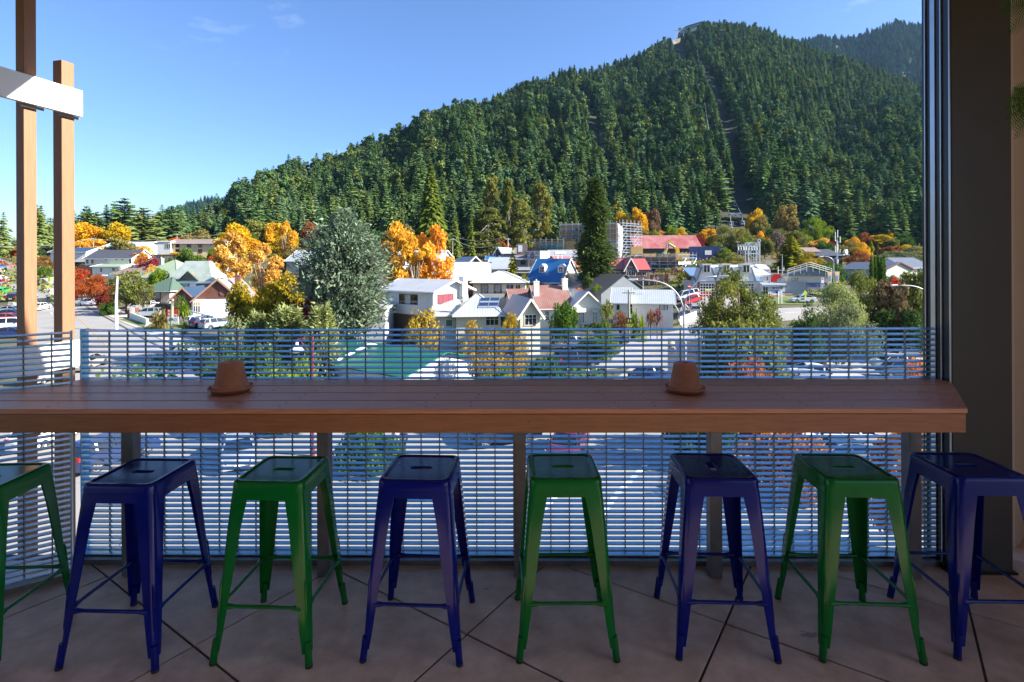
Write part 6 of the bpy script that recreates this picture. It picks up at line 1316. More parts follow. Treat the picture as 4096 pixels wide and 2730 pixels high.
# trees at the foot of the hill on the right
T_ = [('oval', 'tall bright yellow tree behind the scaffolding', C(1470, 300), 70, 236, 'gold', ), ('round', 'yellow tree left of the tall bright one', C(1340, 330), 80, 238, 'yellow'), ('oval', 'dark bronze tree right of the tall yellow one', C(1590, 310), 60, 240, 'brown'), ('round', 'small apricot tree behind the red roofed shed', C(1665, 500), 50, 232, 'peach'), ('round', 'yellow green tree behind the red roofed shed', C(1825, 475), 60, 234, 'yellow'), ('bush', 'small pink shrub right behind the red roof', C(2010, 540), 50, 232, 'crimson'),
      ('round', 'tree with bright orange top above a pale crown', Dz(720, 310), 74, 236, 'gold'), ('round', 'pale olive tree in front of the orange topped one', Dz(760, 365), 70, 230, 'khaki'), ('oval', 'pale tan birch on the right slope', Dz(990, 270), 90, 245, 'khaki'), ('wide', 'mixed green shrub mass at the hill foot', Dz(1240, 380), 120, 240, 'lime'), ('wide', 'olive shrubbery right of the orange topped tree', Dz(1080, 500), 100, 225, 'olive'), ('sparse', 'bare grey tree at the hill foot', Dz(905, 490), 60, 215, 'twig'), ('round', 'small orange shrub below the pale olive tree', Dz(785, 510), 44, 218, 'gold'),
      ('round', 'light green tree left of the big green conifer', Dz(805, 560), 66, 200, 'olive'), ('wide', 'olive tree left of the transformer frame', Dz(440, 460), 110, 222, 'olive'), ('wide', 'grey green tree beside the olive one', Dz(610, 480), 90, 218, 'olive'), ('bush', 'dark shrub right of the small green shed', Dz(370, 600), 60, 195, 'olive'), ('bush', 'lime shrub below the dark one', Dz(445, 655), 50, 188, 'lime'), ('wide', 'shrub bank right of the building site', Dz(470, 690), 110, 170, 'olive'), ('wide', 'shrub bank behind the fire station roof', Dz(310, 760), 130, 150, 'olive'), ('wide', 'grey shrub row above the station', Dz(550, 770), 150, 148, 'khaki'), ('sparse', 'tall olive tree left of the station', Dz(140, 810), 74, 135, 'olive'), ('bush', 'dark shrub at the station corner', Dz(130, 930), 40, 122, 'dark'),
      ('golden', 'big bright green spreading conifer behind the station', Dz(1040, 545), 130, 160, 'golden_conifer'), ('wide', 'dark green tree right of the bright conifer', Dz(1210, 690), 100, 150, 'mixed'), ('bush', 'tall green hedge tree behind the cream container', Dz(1290, 800), 110, 128, 'green'), ('bush', 'bright green bushy tree behind the banners', Dz(1420, 790), 90, 132, 'green'), ('round', 'apricot tree left of the telecom mast', Dz(1295, 570), 80, 205, 'peach'), ('sparse', 'bare red twigged tree beside the mast', Dz(1405, 590), 50, 200, 'crimson'), ('wide', 'golden tree right of the telecom mast', Dz(1570, 595), 90, 195, 'khaki'), ('wide', 'red shrub mass below the golden tree', Dz(1660, 690), 110, 165, 'rust'),
      ('sequoia', 'small yellow green pointed conifer at the right', Dz(1755, 585), 40, 200, 'golden_conifer'), ('sequoia', 'second pointed conifer right of the yellow green one', Dz(1815, 625), 40, 196, 'olive'), ('wide', 'grey green tree mass at the right', Dz(1980, 680), 160, 175, 'grey'), ('wide', 'grey green tree at the column, mid distance', Dz(2140, 640), 130, 180, 'grey'), ('bush', 'yellow shrub high at the right', Dz(1925, 510), 34, 246, 'yellow'), ('bush', 'pale bush before the pale green house', Dz(1930, 900), 60, 112, 'grey'),
      ('round', 'yellow tree in the forest gully', C(1290, 60)[0:1] + (820,), 60, 262, 'yellow')]
for e in T_:
    s_, l, (x, y), w, D, m = e; tree(s_, l, x, y, w, D, m, 'shrub' if s_ in ('bush',) else 'tree')
for i, x in enumerate((1762, 1790, 1820, 1850, 1872)): tree('column', ('leftmost', 'second', 'middle', 'fourth', 'rightmost')[i] + ' of the five dark cypresses in a tight row at the right', Dz(x, 0)[0], Dz(0, 715 + (i % 2) * 12)[1], 17, 108 + (i % 3), 'green', group='row of cypresses')
# yellow understorey and young trees along the forest edge
gq = np.random.default_rng(21); ms = ['gold', 'yellow', 'rust', 'olive', 'green', 'orange', 'khaki', 'pineb', 'pine', 'olive']
EDGE = [(1210, 955), (1290, 930), (1330, 905), (1420, 915), (1480, 925), (1560, 930), (1600, 900), (1680, 910), (1720, 905), (1760, 915), (1090, 890), (1150, 905), (1240, 890), (1035, 880), (980, 905), (2000, 930), (2060, 940), (2130, 930), (2230, 920), (2320, 930)]
words_ = ['golden', 'yellow', 'russet', 'olive', 'green', 'orange', 'pale khaki', 'blue green young conifer', 'dark young conifer', 'olive']
where = ['left of the cedar', 'behind the cedar', 'right of the redwood']
for i, (x, y) in enumerate(EDGE):
    k_ = i % len(ms); s_ = 'spruce%d' % (i % 3) if ms[k_].startswith('pine') else ('round', 'oval', 'wide')[i % 3]
    tree(s_, words_[k_] + (' tree' if 'conifer' not in words_[k_] else '') + ' at the forest edge ' + where[0 if x < 1250 else 1 if x < 1800 else 2] + ', number of the row hidden among others' if False else words_[k_] + (' tree' if 'conifer' not in words_[k_] else '') + ' in the row along the forest edge ' + where[0 if x < 1250 else 1 if x < 1800 else 2], x, y, 60 + 50 * gq.random(), 222 + 30 * gq.random(), ms[k_], group='small trees along the forest edge')
BELT = [(2690, 905), (2760, 930), (2830, 915), (2880, 940), (2950, 920), (3010, 940), (3070, 905), (3120, 915), (3170, 930), (3230, 940), (3290, 925), (3350, 945), (3410, 950), (3460, 930), (3520, 940), (3570, 955), (3620, 935), (3660, 950), (2560, 915), (2620, 925), (3000, 960), (3300, 965), (3450, 970), (3560, 985), (3640, 980)]
bm_ = ['lime', 'olive', 'yellow', 'green', 'khaki', 'olive', 'gold', 'lime', 'green', 'rust']; bw_ = ['lime green', 'olive', 'yellow', 'green', 'pale khaki', 'olive', 'golden', 'lime green', 'green', 'russet']
for i, (x, y) in enumerate(BELT):
    k_ = (i * 3) % 10; tree(('round', 'wide', 'oval')[i % 3], bw_[k_] + ' tree in the mixed belt at the foot of the hill on the right', x, y, 46 + 40 * gq.random(), 228 + 26 * gq.random() if y < 958 else 190, bm_[k_], group='mixed trees at the foot of the right slope')
LEFT = [(560, 985), (640, 960), (720, 950), (800, 935), (880, 930), (930, 960), (1010, 955), (470, 1000), (690, 1010), (1180, 985), (1240, 1000), (1120, 960), (860, 985), (610, 1060), (540, 1095)]
lm_ = ['gold', 'khaki', 'orange', 'yellow', 'lime', 'peach', 'gold', 'olive']; lw_ = ['golden', 'pale khaki', 'orange', 'yellow', 'lime green', 'apricot', 'golden', 'olive']
for i, (x, y) in enumerate(LEFT):
    k_ = i % 8; tree(('round', 'wide', 'birch')[i % 3], lw_[k_] + ' autumn tree filling the gaps between the left hand houses', x, y, 60 + 44 * gq.random(), (205 if y < 970 else 160 if y < 1040 else 128), lm_[k_], group='autumn trees among the left houses')
# rough grass and undergrowth on the slopes between the houses: one mass
def ground_cover(name, lab, n, area, m, hmin, hmax, seed):
    g = np.random.default_rng(seed); P = []; S = []
    while len(P) < n:
        x = g.uniform(area[0], area[1]); y = g.uniform(area[2], area[3])
        if noise.noise(V_((x * .08, y * .08, seed))) < .02 or not area[4](x, y): continue
        z = gfun_fine(x, y); h_ = g.uniform(hmin, hmax)
        for _ in range(7): P.append((x + g.normal() * h_ * .6, y + g.normal() * h_ * .6, z + h_ * g.random())); S.append(h_ * .42)
    P = np.array(P); N = g.normal(size=P.shape); N[:, 2] = abs(N[:, 2]); N /= np.linalg.norm(N, axis=1)[:, None]
    Q = leaf_quads(P, N, np.array(S), g, .5)
    return tag(link(name, quads_mesh(name, Q, g.random(len(P)), [m])), lab, kind='stuff')
ground_cover('undergrowth', 'shrubby undergrowth between the houses and below the forest', 30000, (-210, 210, 112, 246, lambda x, y: True), LM['olive'], .6, 2.2, 4)
ground_cover('undergrowth', 'autumn coloured undergrowth on the rising ground', 9000, (-200, 200, 150, 250, lambda x, y: True), LM['rust'], .6, 2.4, 6)
ground_cover('undergrowth', 'dark green garden planting between the near houses', 14000, (-70, 20, 46, 110, lambda x, y: x > -40 + (y - 46) * -.2 and not (x > 8 + (y - 46) * .2)), LM['green'], .3, 1.1, 8)
# ================================================================== vehicles
tyre_m = mat('tyre', (.018, .018, .018), .85); rim_m = mat('wheel_rim', (.45, .46, .48), .3, .8, .1, 8); car_glass = mat('car_glass', (.012, .015, .018), .05, 0, .1, 2, spec=.9); lamp_red = mat('lamp_red', (.42, .01, .01), .2); lamp_clear = mat('lamp_clear', (.7, .7, .72), .15); plate_m = mat('plate', (.7, .7, .68), .5); trim_black = mat('car_trim', (.02, .02, .022), .5)
def paint(n, c, metal=.0): return mat('car_' + n, c, .28, metal, .04, 2, coat=.6, spec=.5)
PAINT = dict(white=paint('white', (.74, .74, .74)), silver=paint('silver', (.42, .44, .46), .4), black=paint('black', (.012, .012, .014)), navy=paint('navy', (.015, .03, .11)), blue=paint('blue', (.04, .13, .34)), red=paint('red', (.48, .02, .025)), maroon=paint('maroon', (.15, .012, .04)), green=paint('green', (.02, .42, .06)), grey=paint('grey', (.13, .14, .155)), steel=paint('steel', (.24, .30, .36)), gold=paint('gold', (.32, .30, .26)))
# side profiles (x along the car, z): lower body outline and glasshouse
TYPES = dict(
    hatch=dict(L=4.2, W=1.74, body=[(-2.1, .30), (-2.08, .75), (-2.02, 1.02), (-1.0, 1.0), (.6, .98), (1.35, .88), (1.95, .72), (2.1, .52), (2.1, .28)], cab=[(-2.0, 1.0), (-1.65, 1.38), (-1.2, 1.48), (-.1, 1.49), (.3, 1.40), (1.05, .98)], wb=(-1.28, 1.32), r=.31),
    suv=dict(L=4.7, W=1.86, body=[(-2.33, .40), (-2.33, .95), (-2.26, 1.16), (-1.0, 1.14), (.8, 1.12), (1.5, 1.06), (2.2, .92), (2.35, .70), (2.35, .36)], cab=[(-2.25, 1.14), (-1.98, 1.58), (-1.7, 1.70), (-.1, 1.73), (.35, 1.66), (1.15, 1.12)], wb=(-1.4, 1.42), r=.37),
    sedan=dict(L=4.75, W=1.8, body=[(-2.37, .32), (-2.36, .80), (-2.28, 1.02), (-1.55, 1.05), (.7, .98), (1.5, .90), (2.15, .74), (2.37, .55), (2.37, .28)], cab=[(-1.75, 1.03), (-1.1, 1.40), (-.6, 1.47), (.1, 1.46), (.45, 1.38), (1.15, .96)], wb=(-1.42, 1.42), r=.33),
    van=dict(L=4.9, W=1.85, body=[(-2.42, .38), (-2.44, 1.1), (-2.42, 1.22), (-1.0, 1.2), (1.2, 1.18), (1.75, 1.05), (2.3, .86), (2.42, .62), (2.42, .34)], cab=[(-2.42, 1.2), (-2.36, 1.85), (-2.2, 1.95), (.55, 1.96), (.95, 1.88), (1.75, 1.1)], wb=(-1.45, 1.55), r=.34))
def make_car(ty):
    d = TYPES[ty]; W = d['W'] / 2; t = thing('parked_car', 'parked car', 'car')
    b = MB(); top = d['body']; r = d['r']; zb = top[0][1] - .06
    # sills between wheel arches
    low = [(top[-1][0], zb)]; 
    for wx in reversed(d['wb']):
        low += [(wx + r * 1.18, zb)] + [(wx + r * 1.18 * math.cos(a), r * .98 + r * 1.18 * math.sin(a)) for a in [math.pi * k / 8 for k in range(1, 8)]] + [(wx - r * 1.18, zb)]
    low += [(top[0][0], zb)]
    prof = top + low; prof = prof[::-1]
    def ring(y, k): return [(x * (1 - k * .02), y, z + (0 if z < .5 else -k * .03)) for x, z in prof]
    rings = [ring(-W, 1), ring(-W * .93, 0)] ; n = len(prof)
    b.add([p for rr in (ring(-W, 1.6), ring(-W * .9, .2), ring(W * .9, .2), ring(W, 1.6)) for p in rr], [(i * n + k, i * n + (k + 1) % n, (i + 1) * n + (k + 1) % n, (i + 1) * n + k) for i in range(3) for k in range(n)] + [tuple(range(n - 1, -1, -1)), tuple(range(3 * n, 4 * n))])
    c = d['cab']; m = len(c)
    wy = [W * .93] + [W * (.93 - .26 * min(1, (z - c[0][1]) / (max(q[1] for q in c) - c[0][1]))) for x, z in c[1:-1]] + [W * .93]
    roof_i = [i for i in range(m) if c[i][1] > max(q[1] for q in c) - .17]
    b.build('body', trim_black, t, 35); body = t.children[0]
    # glasshouse: glass all round, roof skin and pillars in body colour on top of it
    g = MB(); g.add([(x, -y, z) for (x, z), y in zip(c, wy)] + [(x, y, z) for (x, z), y in zip(c, wy)], [tuple(range(m)), tuple(range(2 * m - 1, m - 1, -1))] + [(i, i + m, i + 1 + m, i + 1) for i in range(m - 1)]); g.build('window', car_glass, t)
    rf = MB(); e = .022
    i0, i1 = roof_i[0], roof_i[-1]
    for i in range(i0, i1): rf.add([(c[i][0], -wy[i] - .012, c[i][1] + e), (c[i + 1][0], -wy[i + 1] - .012, c[i + 1][1] + e), (c[i + 1][0], wy[i + 1] + .012, c[i + 1][1] + e), (c[i][0], wy[i] + .012, c[i][1] + e), (c[i][0], -wy[i] - .02, c[i][1] - .06), (c[i + 1][0], -wy[i + 1] - .02, c[i + 1][1] - .06), (c[i + 1][0], wy[i + 1] + .02, c[i + 1][1] - .06), (c[i][0], wy[i] + .02, c[i][1] - .06)], [(0, 1, 2, 3), (0, 4, 5, 1), (3, 2, 6, 7)])
    for s in (-1, 1):
        for i in list(range(0, i0)) + list(range(i1, m - 1)): rf.bar((c[i][0], s * (wy[i] + .004), c[i][1] + .005), (c[i + 1][0], s * (wy[i + 1] + .004), c[i + 1][1] + .005), .075, .06)
        xm = -.25; rf.bar((xm, s * (W * .945), c[0][1] - .01), (xm - .04, s * (W * .695), max(q[1] for q in c) - .02), .09, .03)
        if ty in ('suv', 'van', 'hatch'): xm = -1.35; rf.bar((xm, s * (W * .945), c[0][1] - .01), (xm + .03, s * (W * .70), max(q[1] for q in c) - .05), .14, .03)
    rf.build('roof', trim_black, t, 40)
    for s in (-1, 1):
        for wx in d['wb']:
            M = Matrix.Translation((wx, s * (W - .10), r)) @ Matrix.Rotation(R(90 if s > 0 else -90), 4, 'X').inverted()
            w = MB().lathe([(.0, -.09), (r * .72, -.09), (r, -.08), (r, .08), (r * .96, .10), (r * .70, .105), (r * .68, .07)], 20).build('wheel', tyre_m, t, 40, M=M)
            rm = MB().lathe([(0, .09), (r * .16, .092), (r * .18, .075)], 12)
            for k in range(5): a = k * 2 * math.pi / 5; rm.bar((.1 * r * math.cos(a), .1 * r * math.sin(a), .082), (r * .66 * math.cos(a), r * .66 * math.sin(a), .085), r * .2, .02)
            rm.lathe([(r * .60, .07), (r * .70, .10), (r * .72, .10)], 20); rm.lathe([(0, .055), (r * .69, .055)], 16, m=1); rm.build('rim', [rim_m, trim_black], w)
        xf, zf = top[-2]; MB().prism([(xf - .45, s * W * .97, zf + .10), (xf - .02, s * W * .66, zf + .02), (xf - .02, s * W * .66, zf + .14), (xf - .45, s * W * .97, zf + .24)], (.02, s * .02, 0)).build('headlight', lamp_clear, t)
        xr, zr = top[1]; MB().box(xr - .02, xr + .22, s * W * .70, s * W * 1.0, zr - .02, zr + .20).build('taillight', lamp_red, t)
        MB().box(.95, 1.10, s * W * 1.0, s * W * 1.13, c[0][1] - .04, c[0][1] + .10).build('mirror', trim_black, t)
    MB().box(top[0][0] - .03, top[0][0] - .005, -.26, .26, .62, .74).build('number_plate', plate_m, t); MB().box(top[-1][0] + .002, top[-1][0] + .03, -.26, .26, .42, .53).build('number_plate', plate_m, t)
    MB().box(top[-1][0] - .01, top[-1][0] + .012, -.55, .55, .34, .40).build('grille', trim_black, t)
    return t
CARS = {}
def car(ty, colr, lab, px, py, ang_, world=None, group=None, z=None):
    """Car with its wheels on the ground at photo pixel (px, py); ang_ is the heading in degrees."""
    P = V_((world[0], world[1], gfun_fine(*world) + .06)) if world else ground_at(px, py) + V_((0, 0, .07))
    if ty not in CARS: o = make_car(ty); CARS[ty] = o; o.location = P; o.rotation_euler = (0, 0, R(ang_)); o['label'] = lab
    else: o = clone(CARS[ty], P, R(ang_), lab)
    if 'group' in o and not group: del o['group']
    if group: o['group'] = group
    recolour(o, 'body', PAINT[colr]); recolour(o, 'roof', PAINT[colr])
    if z is not None: o.location.z = z
    e = 1.2; h_ = R(ang_); f = V_((math.cos(h_), math.sin(h_))); p2 = gfun_fine(P.x + f.x * e, P.y + f.y * e); p1 = gfun_fine(P.x - f.x * e, P.y - f.y * e); o.rotation_euler = (0, -math.atan2(p2 - p1, 2 * e), h_)
    return o
grp = 'cars parked along the left street'
car('hatch', 'white', 'white hatchback turning at the side road right of the second post', *A(795, 1172), 178)
car('sedan', 'white', 'white car driving up the left street between the posts', *A(362, 1212), 106)
car('hatch', 'navy', 'dark blue car parked at the kerb between the posts', *A(358, 985), 118)
car('suv', 'black', 'black pickup sized car half hidden by the tall post', *A(145, 1125), 110)
car('hatch', 'green', 'bright green hatchback parked at the left edge', *A(30, 1065), 110, group=grp)
car('sedan', 'red', 'red car parked above the green one', *A(10, 985), 112, group=grp)
car('hatch', 'silver', 'silver car parked between the red and green ones', *A(15, 1015), 112, group=grp)
for i, (y, c_, l) in enumerate([(950, 'white', 'white car parked above the red one'), (915, 'grey', 'grey car parked fifth from the green one'), (880, 'white', 'small white car far up the left street'), (845, 'blue', 'small blue car far up the left street'), (810, 'maroon', 'small maroon car near the top of the left street'), (785, 'silver', 'small silver car at the top of the left street')]): car('hatch', c_, l, *A(6 - i, y), 112, group=grp)
for i, (x, y, c_, ty, l) in enumerate([(105, 1245, 'steel', 'sedan', 'blue grey car farthest in the row behind the tall post'), (100, 1280, 'navy', 'sedan', 'dark blue car second in the row behind the tall post'), (95, 1320, 'red', 'hatch', 'red car third in the row behind the tall post'), (105, 1395, 'white', 'van', 'white van in the row behind the tall post'), (120, 1460, 'navy', 'hatch', 'navy car nearest in the row behind the tall post')]): car(ty, c_, l, *A(x, y), 15, group='cars parked behind the tall post')
car('suv', 'steel', 'steel blue car parked behind the low white wall', *A(1330, 1278), 188); car('van', 'white', 'white pickup van behind the steel blue car', *A(1260, 1222), 185); car('hatch', 'black', 'black car beside the weathered house', *A(1440, 1222), 185)
for i, (x, c_, l) in enumerate([(1800, 'white', 'white car parked beside the cottage, farthest back'), (1850, 'navy', 'dark blue car in the middle beside the cottage'), (1935, 'steel', 'pale blue car parked nearest behind the railing')]): car('suv', c_, l, *A(x, 1352 + i * 14), 60, group='cars parked beside the cottage')
for x, y, c_, l in [(960, 1190, 'white', 'white car in the court behind the cedar'), (1075, 1172, 'navy', 'dark blue car in the court behind the cedar'), (1100, 1190, 'silver', 'silver car in the court behind the cedar'), (1175, 1195, 'red', 'red car in the court next to the white house')]:
    p = at(*B(x, y), 88); car('sedan', c_, l, 0, 0, 170, world=(p.x, 88), group='cars in the court behind the cedar', z=p.z - .2)
car('hatch', 'white', 'white car parked below the brown timber building', *C(1140, 1040), 165); car('van', 'white', 'white van at the corner left of the fire station', *C(1905, 1118), 190); car('hatch', 'red', 'red car in front of the white van', *C(1945, 1150), 200); car('suv', 'silver', 'silver wagon seen from behind beside the bungalow fence', *C(1965, 1232), 78)
tx = car('sedan', 'white', 'white taxi with roof sign parked on the lawn by the fire station', *Dz(1142, 1147), 178)
MB().box(-.15, .15, -.35, .35, 1.50, 1.66).build('roof_sign', mat('sign_paleblue', (.35, .6, .85), .4), tx); MB().lathe([(.28, 0), (.28, .02), (0, .02)], 18).build('door_badge', mat('badge_green', (.03, .16, .16), .4), tx, M=Matrix.Translation((.35, .905, .72)) @ Matrix.Rotation(R(-90), 4, 'X') @ Matrix.Diagonal((1.3, .6, 1, 1)))
car('hatch', 'red', 'red car among the brown trees by the column', *Dz(1838, 1190), 175)
# car park at the right, seen through the grating
def Z4(x, y): return (2900 + x * .5102, 1280 + y * .5102)
for x, y, ty, c_, a, l in [(700, 175, 'van', 'black', 170, 'black van at the back left of the car park'), (640, 215, 'hatch', 'red', 175, 'red hatchback beside the black van'), (610, 255, 'sedan', 'white', 172, 'white car behind the olive shrub'), (600, 300, 'suv', 'white', 172, 'white wagon behind the olive shrub'), (610, 360, 'suv', 'red', 172, 'red wagon near the woman in the car park'), (960, 172, 'suv', 'black', 160, 'black and silver car beside the green shed'),
                           (1340, 200, 'suv', 'grey', 172, 'grey wagon at the back of the right hand row'), (1330, 255, 'suv', 'white', 172, 'white wagon second in the right hand row'), (1350, 310, 'suv', 'silver', 172, 'silver wagon third in the right hand row'), (1310, 385, 'suv', 'white', 172, 'white wagon fourth in the right hand row'), (1380, 450, 'van', 'grey', 172, 'grey car nearest in the right hand row'), (640, 455, 'hatch', 'white', 170, 'white car half hidden by the red shrub')]:
    car(ty, c_, l, *Z4(x, y), a, group='cars in the car park')
car('suv', 'white', 'white wagon below the table at the right', *Z4(830, 1010), 176); car('sedan', 'silver', 'pale silver sedan nearest below the table at the right', *Z4(900, 1150), 178)
def Z3(x, y): return (1950 + x * .4464, 1280 + y * .4464)
car('van', 'black', 'black van parked behind the grating in the middle', *Z3(800, 435), 20); car('suv', 'silver', 'silver car with red lights behind the black van', *Z3(790, 262), 22); car('sedan', 'navy', 'blue car with its boot up near the banners', *Z3(1480, 560), 20)
car('sedan', 'maroon', 'maroon car below the table in the middle', *Z3(720, 1215), 250); car('van', 'black', 'black car with yellow number lettering below the table', *Z3(150, 1100), 200)
def Z1(x, y): return (x * .4464, 1280 + y * .4464)
car('suv', 'gold', 'pale gold car going down the street beside the gap', *Z1(800, 440), 100); car('suv', 'navy', 'dark car with red tail light below the table, left', *Z1(1010, 1290), 70); car('sedan', 'silver', 'silver car turning below the table at the left', *Z1(2130, 1270), 300)
car('hatch', 'silver', 'silver car below the side balustrade', *Z1(400, 560), 95); car('hatch', 'white', 'white car seen through the side balustrade below the table', *Z1(410, 1120), 95)
# ================================================================== lamps, poles, signs, wires, people, gondola
def curve(p0, p1, p2, n=10): return [V_(p0) * (1 - t) ** 2 + V_(p1) * 2 * t * (1 - t) + V_(p2) * t * t for t in [i / n for i in range(n + 1)]]
def luminaire(mb_parent, p, d, m=alu):
    d = V_(d).normalized(); M = Matrix.Translation(p) @ d.to_track_quat('X', 'Z').to_matrix().to_4x4()
    o = MB().prism([(0, -.09, 0), (.75, -.17, 0), (.75, .17, 0), (0, .09, 0)], (0, 0, .12)).build('lamp_head', m, mb_parent, M=M, bevel=.03); MB().box(.3, .7, -.11, .11, -.05, -.004).build('lens', lamp_clear, o); return o
def street_lamp(lab, D, base_px, top, arms, r=.085, m=gal_pole, base=None, group='street lamps', z0=None):
    """Pole with curved arms; arms: photo pixels of the lamp heads, all at distance D."""
    P = ground_at(*base) if base else on(base_px, D); D = P.y
    t = thing('street_lamp', lab, 'street lamp', P, 0, group); j = at(*top, D) - P; mb = MB().tube([(0, 0, -.2), (0, 0, 1.1), (0, 0, 1.12), (j.x, 0, j.z)], [r * 1.4, r * 1.4, r, r * .75], 12)
    mb.build('pole', m, t, 40)
    for k, a in enumerate(arms):
        e = at(*a, D) - P; mid = (e.x - j.x); path = curve((j.x, 0, j.z), (j.x + mid * .08, 0, e.z + .2 if abs(mid) > 2 else e.z), (e.x - .7 * (1 if mid > 0 else -1), 0, e.z))
        MB().tube(path, r * .55, 8).build('arm', m, t, True); s = 1 if mid > 0 else -1; luminaire(t, (e.x - .72 * s, 0, e.z), (s, 0, (path[-1] - path[-2]).z / abs((path[-1] - path[-2]).x) * .8))
    return t
lp = street_lamp('tall double armed street lamp with two long curved arms and orange banners', 40, C(1872, 0)[0], C(1872, 1230), [C(1372, 945), C(2262, 912)], .10)
street_lamp('double armed street lamp with banners far right behind the round tree', 104, Dz(1422, 0)[0], Dz(1422, 790), [Dz(1296, 735), Dz(1558, 718)], .10)
street_lamp('street lamp reaching in from behind the column at the right', 62, Dz(2300, 0)[0], Dz(2290, 1120), [Dz(1938, 992)], .09)
P = ground_at(*A(1042, 1392)); t = thing('street_lamp', 'tall white tapered street lamp on the left street corner', 'street lamp', P, 0, 'street lamps'); e = at(*A(1052, 912), P.y) - P; MB().tube([(0, 0, -.2), (0, 0, e.z * .55), (e.x, 0, e.z)], [.26, .20, .11], 10).build('pole', plank_white, t, 40); a = at(*A(918, 905), P.y) - P; MB().tube([(e.x, 0, e.z), (a.x + .7, 0, a.z)], .05, 8).build('arm', alu, t); luminaire(t, (a.x + .75, 0, a.z), (-1, 0, .05), plank_white)
wpole = mat('pole_timber', (.26, .28, .20), .85, 0, .2, 3, stretch=(3, 3, .3))
P = ground_at(*Z1(1525, 420)); t = thing('utility_pole', 'greenish timber pole with a lamp arm beside the parking sign', 'utility pole', P); e = at(*A(1545, 1112), P.y) - P; MB().tube([(0, 0, -.3), (e.x, 0, e.z)], [.20, .16], 10).build('pole', wpole, t, 40); a = at(*A(1372, 1152), P.y) - P; MB().tube([(e.x, -.1, e.z - 1.0), (e.x - 1.0, -.1, a.z + .1), (a.x + .7, -.1, a.z)], .035, 6).tube([(e.x, -.1, e.z - .2), (e.x + .5, -.1, e.z - .6)], .04, 6).build('arm', black_paint, t); luminaire(t, (a.x + .75, -.1, a.z), (-1, 0, .02), plank_white)
P = ground_at(*Z2(565, 1228)); t = thing('street_lamp', 'dark red lamp post with a hanging white lamp, seen through the grating', 'street lamp', P, 0, 'street lamps'); e = at(*Z2(588, 130), P.y) - P; a = at(*Z2(420, 285), P.y) - P; rp_ = mat('pole_darkred', (.20, .02, .03), .5)
MB().tube([(0, 0, -.1), (0, 0, .6), (0, 0, .62), (0, 0, e.z)], [.13, .13, .075, .07], 10).build('pole', rp_, t, 40); MB().tube([(0, 0, a.z + 1.0), (a.x, 0, a.z + .75)], .035, 6).tube([(0, 0, a.z - .3), (-.9, 0, a.z + .85)], .03, 6).build('arm', rp_, t); MB().lathe([(.08, .7), (.12, .35), (.34, .22), (.5, .0), (.47, -.02), (0, .05)], 20, (a.x, 0, a.z)).build('lamp_shade', plank_white, t, True)
# power poles and wires
def ppole(lab, D, base_px, top, m=None, cross=1.6, r=.14, zb=None):
    P = on(base_px, D); t = thing('utility_pole', lab, 'utility pole', P, 0, 'power poles'); e = at(*top, D) - P; MB().tube([(0, 0, -.5), (e.x, 0, e.z)], [r * 1.2, r * .85], 8).build('pole', m or wpole, t, 40)
    MB().box(e.x - cross / 2, e.x + cross / 2, -.14, -.04, e.z - .55, e.z - .38).build('crossarm', m or wpole, t); ins = MB()
    for i in range(4): ins.lathe([(.05, 0), (.06, .1), (.03, .16), (0, .16)], 6, (e.x - cross / 2 + .12 + i * (cross - .24) / 3, -.09, e.z - .38))
    ins.build('insulator', white_trim, t); return P + e
a1 = ppole('wire pole below the left cedars', 178, A(838, 0)[0], A(838, 568)); a2 = ppole('wire pole behind the two storey cream house', 190, A(1586, 0)[0], A(1586, 528)); b1 = ppole('wire pole right of the orange birches', 170, B(1816, 0)[0], B(1816, 570)); c1 = ppole('pale wire pole left of the medical centre', 172, C(296, 0)[0], C(296, 566), mat('pole_pale', (.5, .5, .48), .7))
P = on(C(1384, 0)[0], 78); c2_ = ppole('greenish timber pole before the bungalow, above the school sign', P.y, C(1384, 0)[0], C(1376, 1030), cross=1.9, r=.17)
c3 = ppole('transformer pole beside the substation', 186, Dz(562, 0)[0], Dz(562, 592)); 
wire_m = mat('wire', (.30, .30, .30), .5)
def wire(lab, p, q, sag=1.2, r=.035, n=14, name='power_line'):
    p, q = V_(p), V_(q); path = [p.lerp(q, i / n) - V_((0, 0, sag * 4 * (i / n) * (1 - i / n))) for i in range(n + 1)]
    o = MB().tube(path, r, 4).build(name, wire_m); return tag(o, lab, 'cable', 'overhead wires')
wire('overhead wire running left from the pole below the cedars', at(*A(-60, 640), 150), a1); wire('overhead wire between the two poles on the left slope', a1, a2, 1.8); wire('overhead wire from the cream house pole to the right', a2, at(*A(2000, 520), 200)); wire('heavy overhead wire sagging from the birch pole to the medical centre pole', b1, c1, 3.0, .045); wire('thin overhead wire above the heavy one', b1 + V_((0, .3, 1)), c1 + V_((0, .3, 1)), 2.0, .03)
wire('overhead wire across the left street', at(*A(-50, 632), 120), at(*A(470, 620), 160), .6)
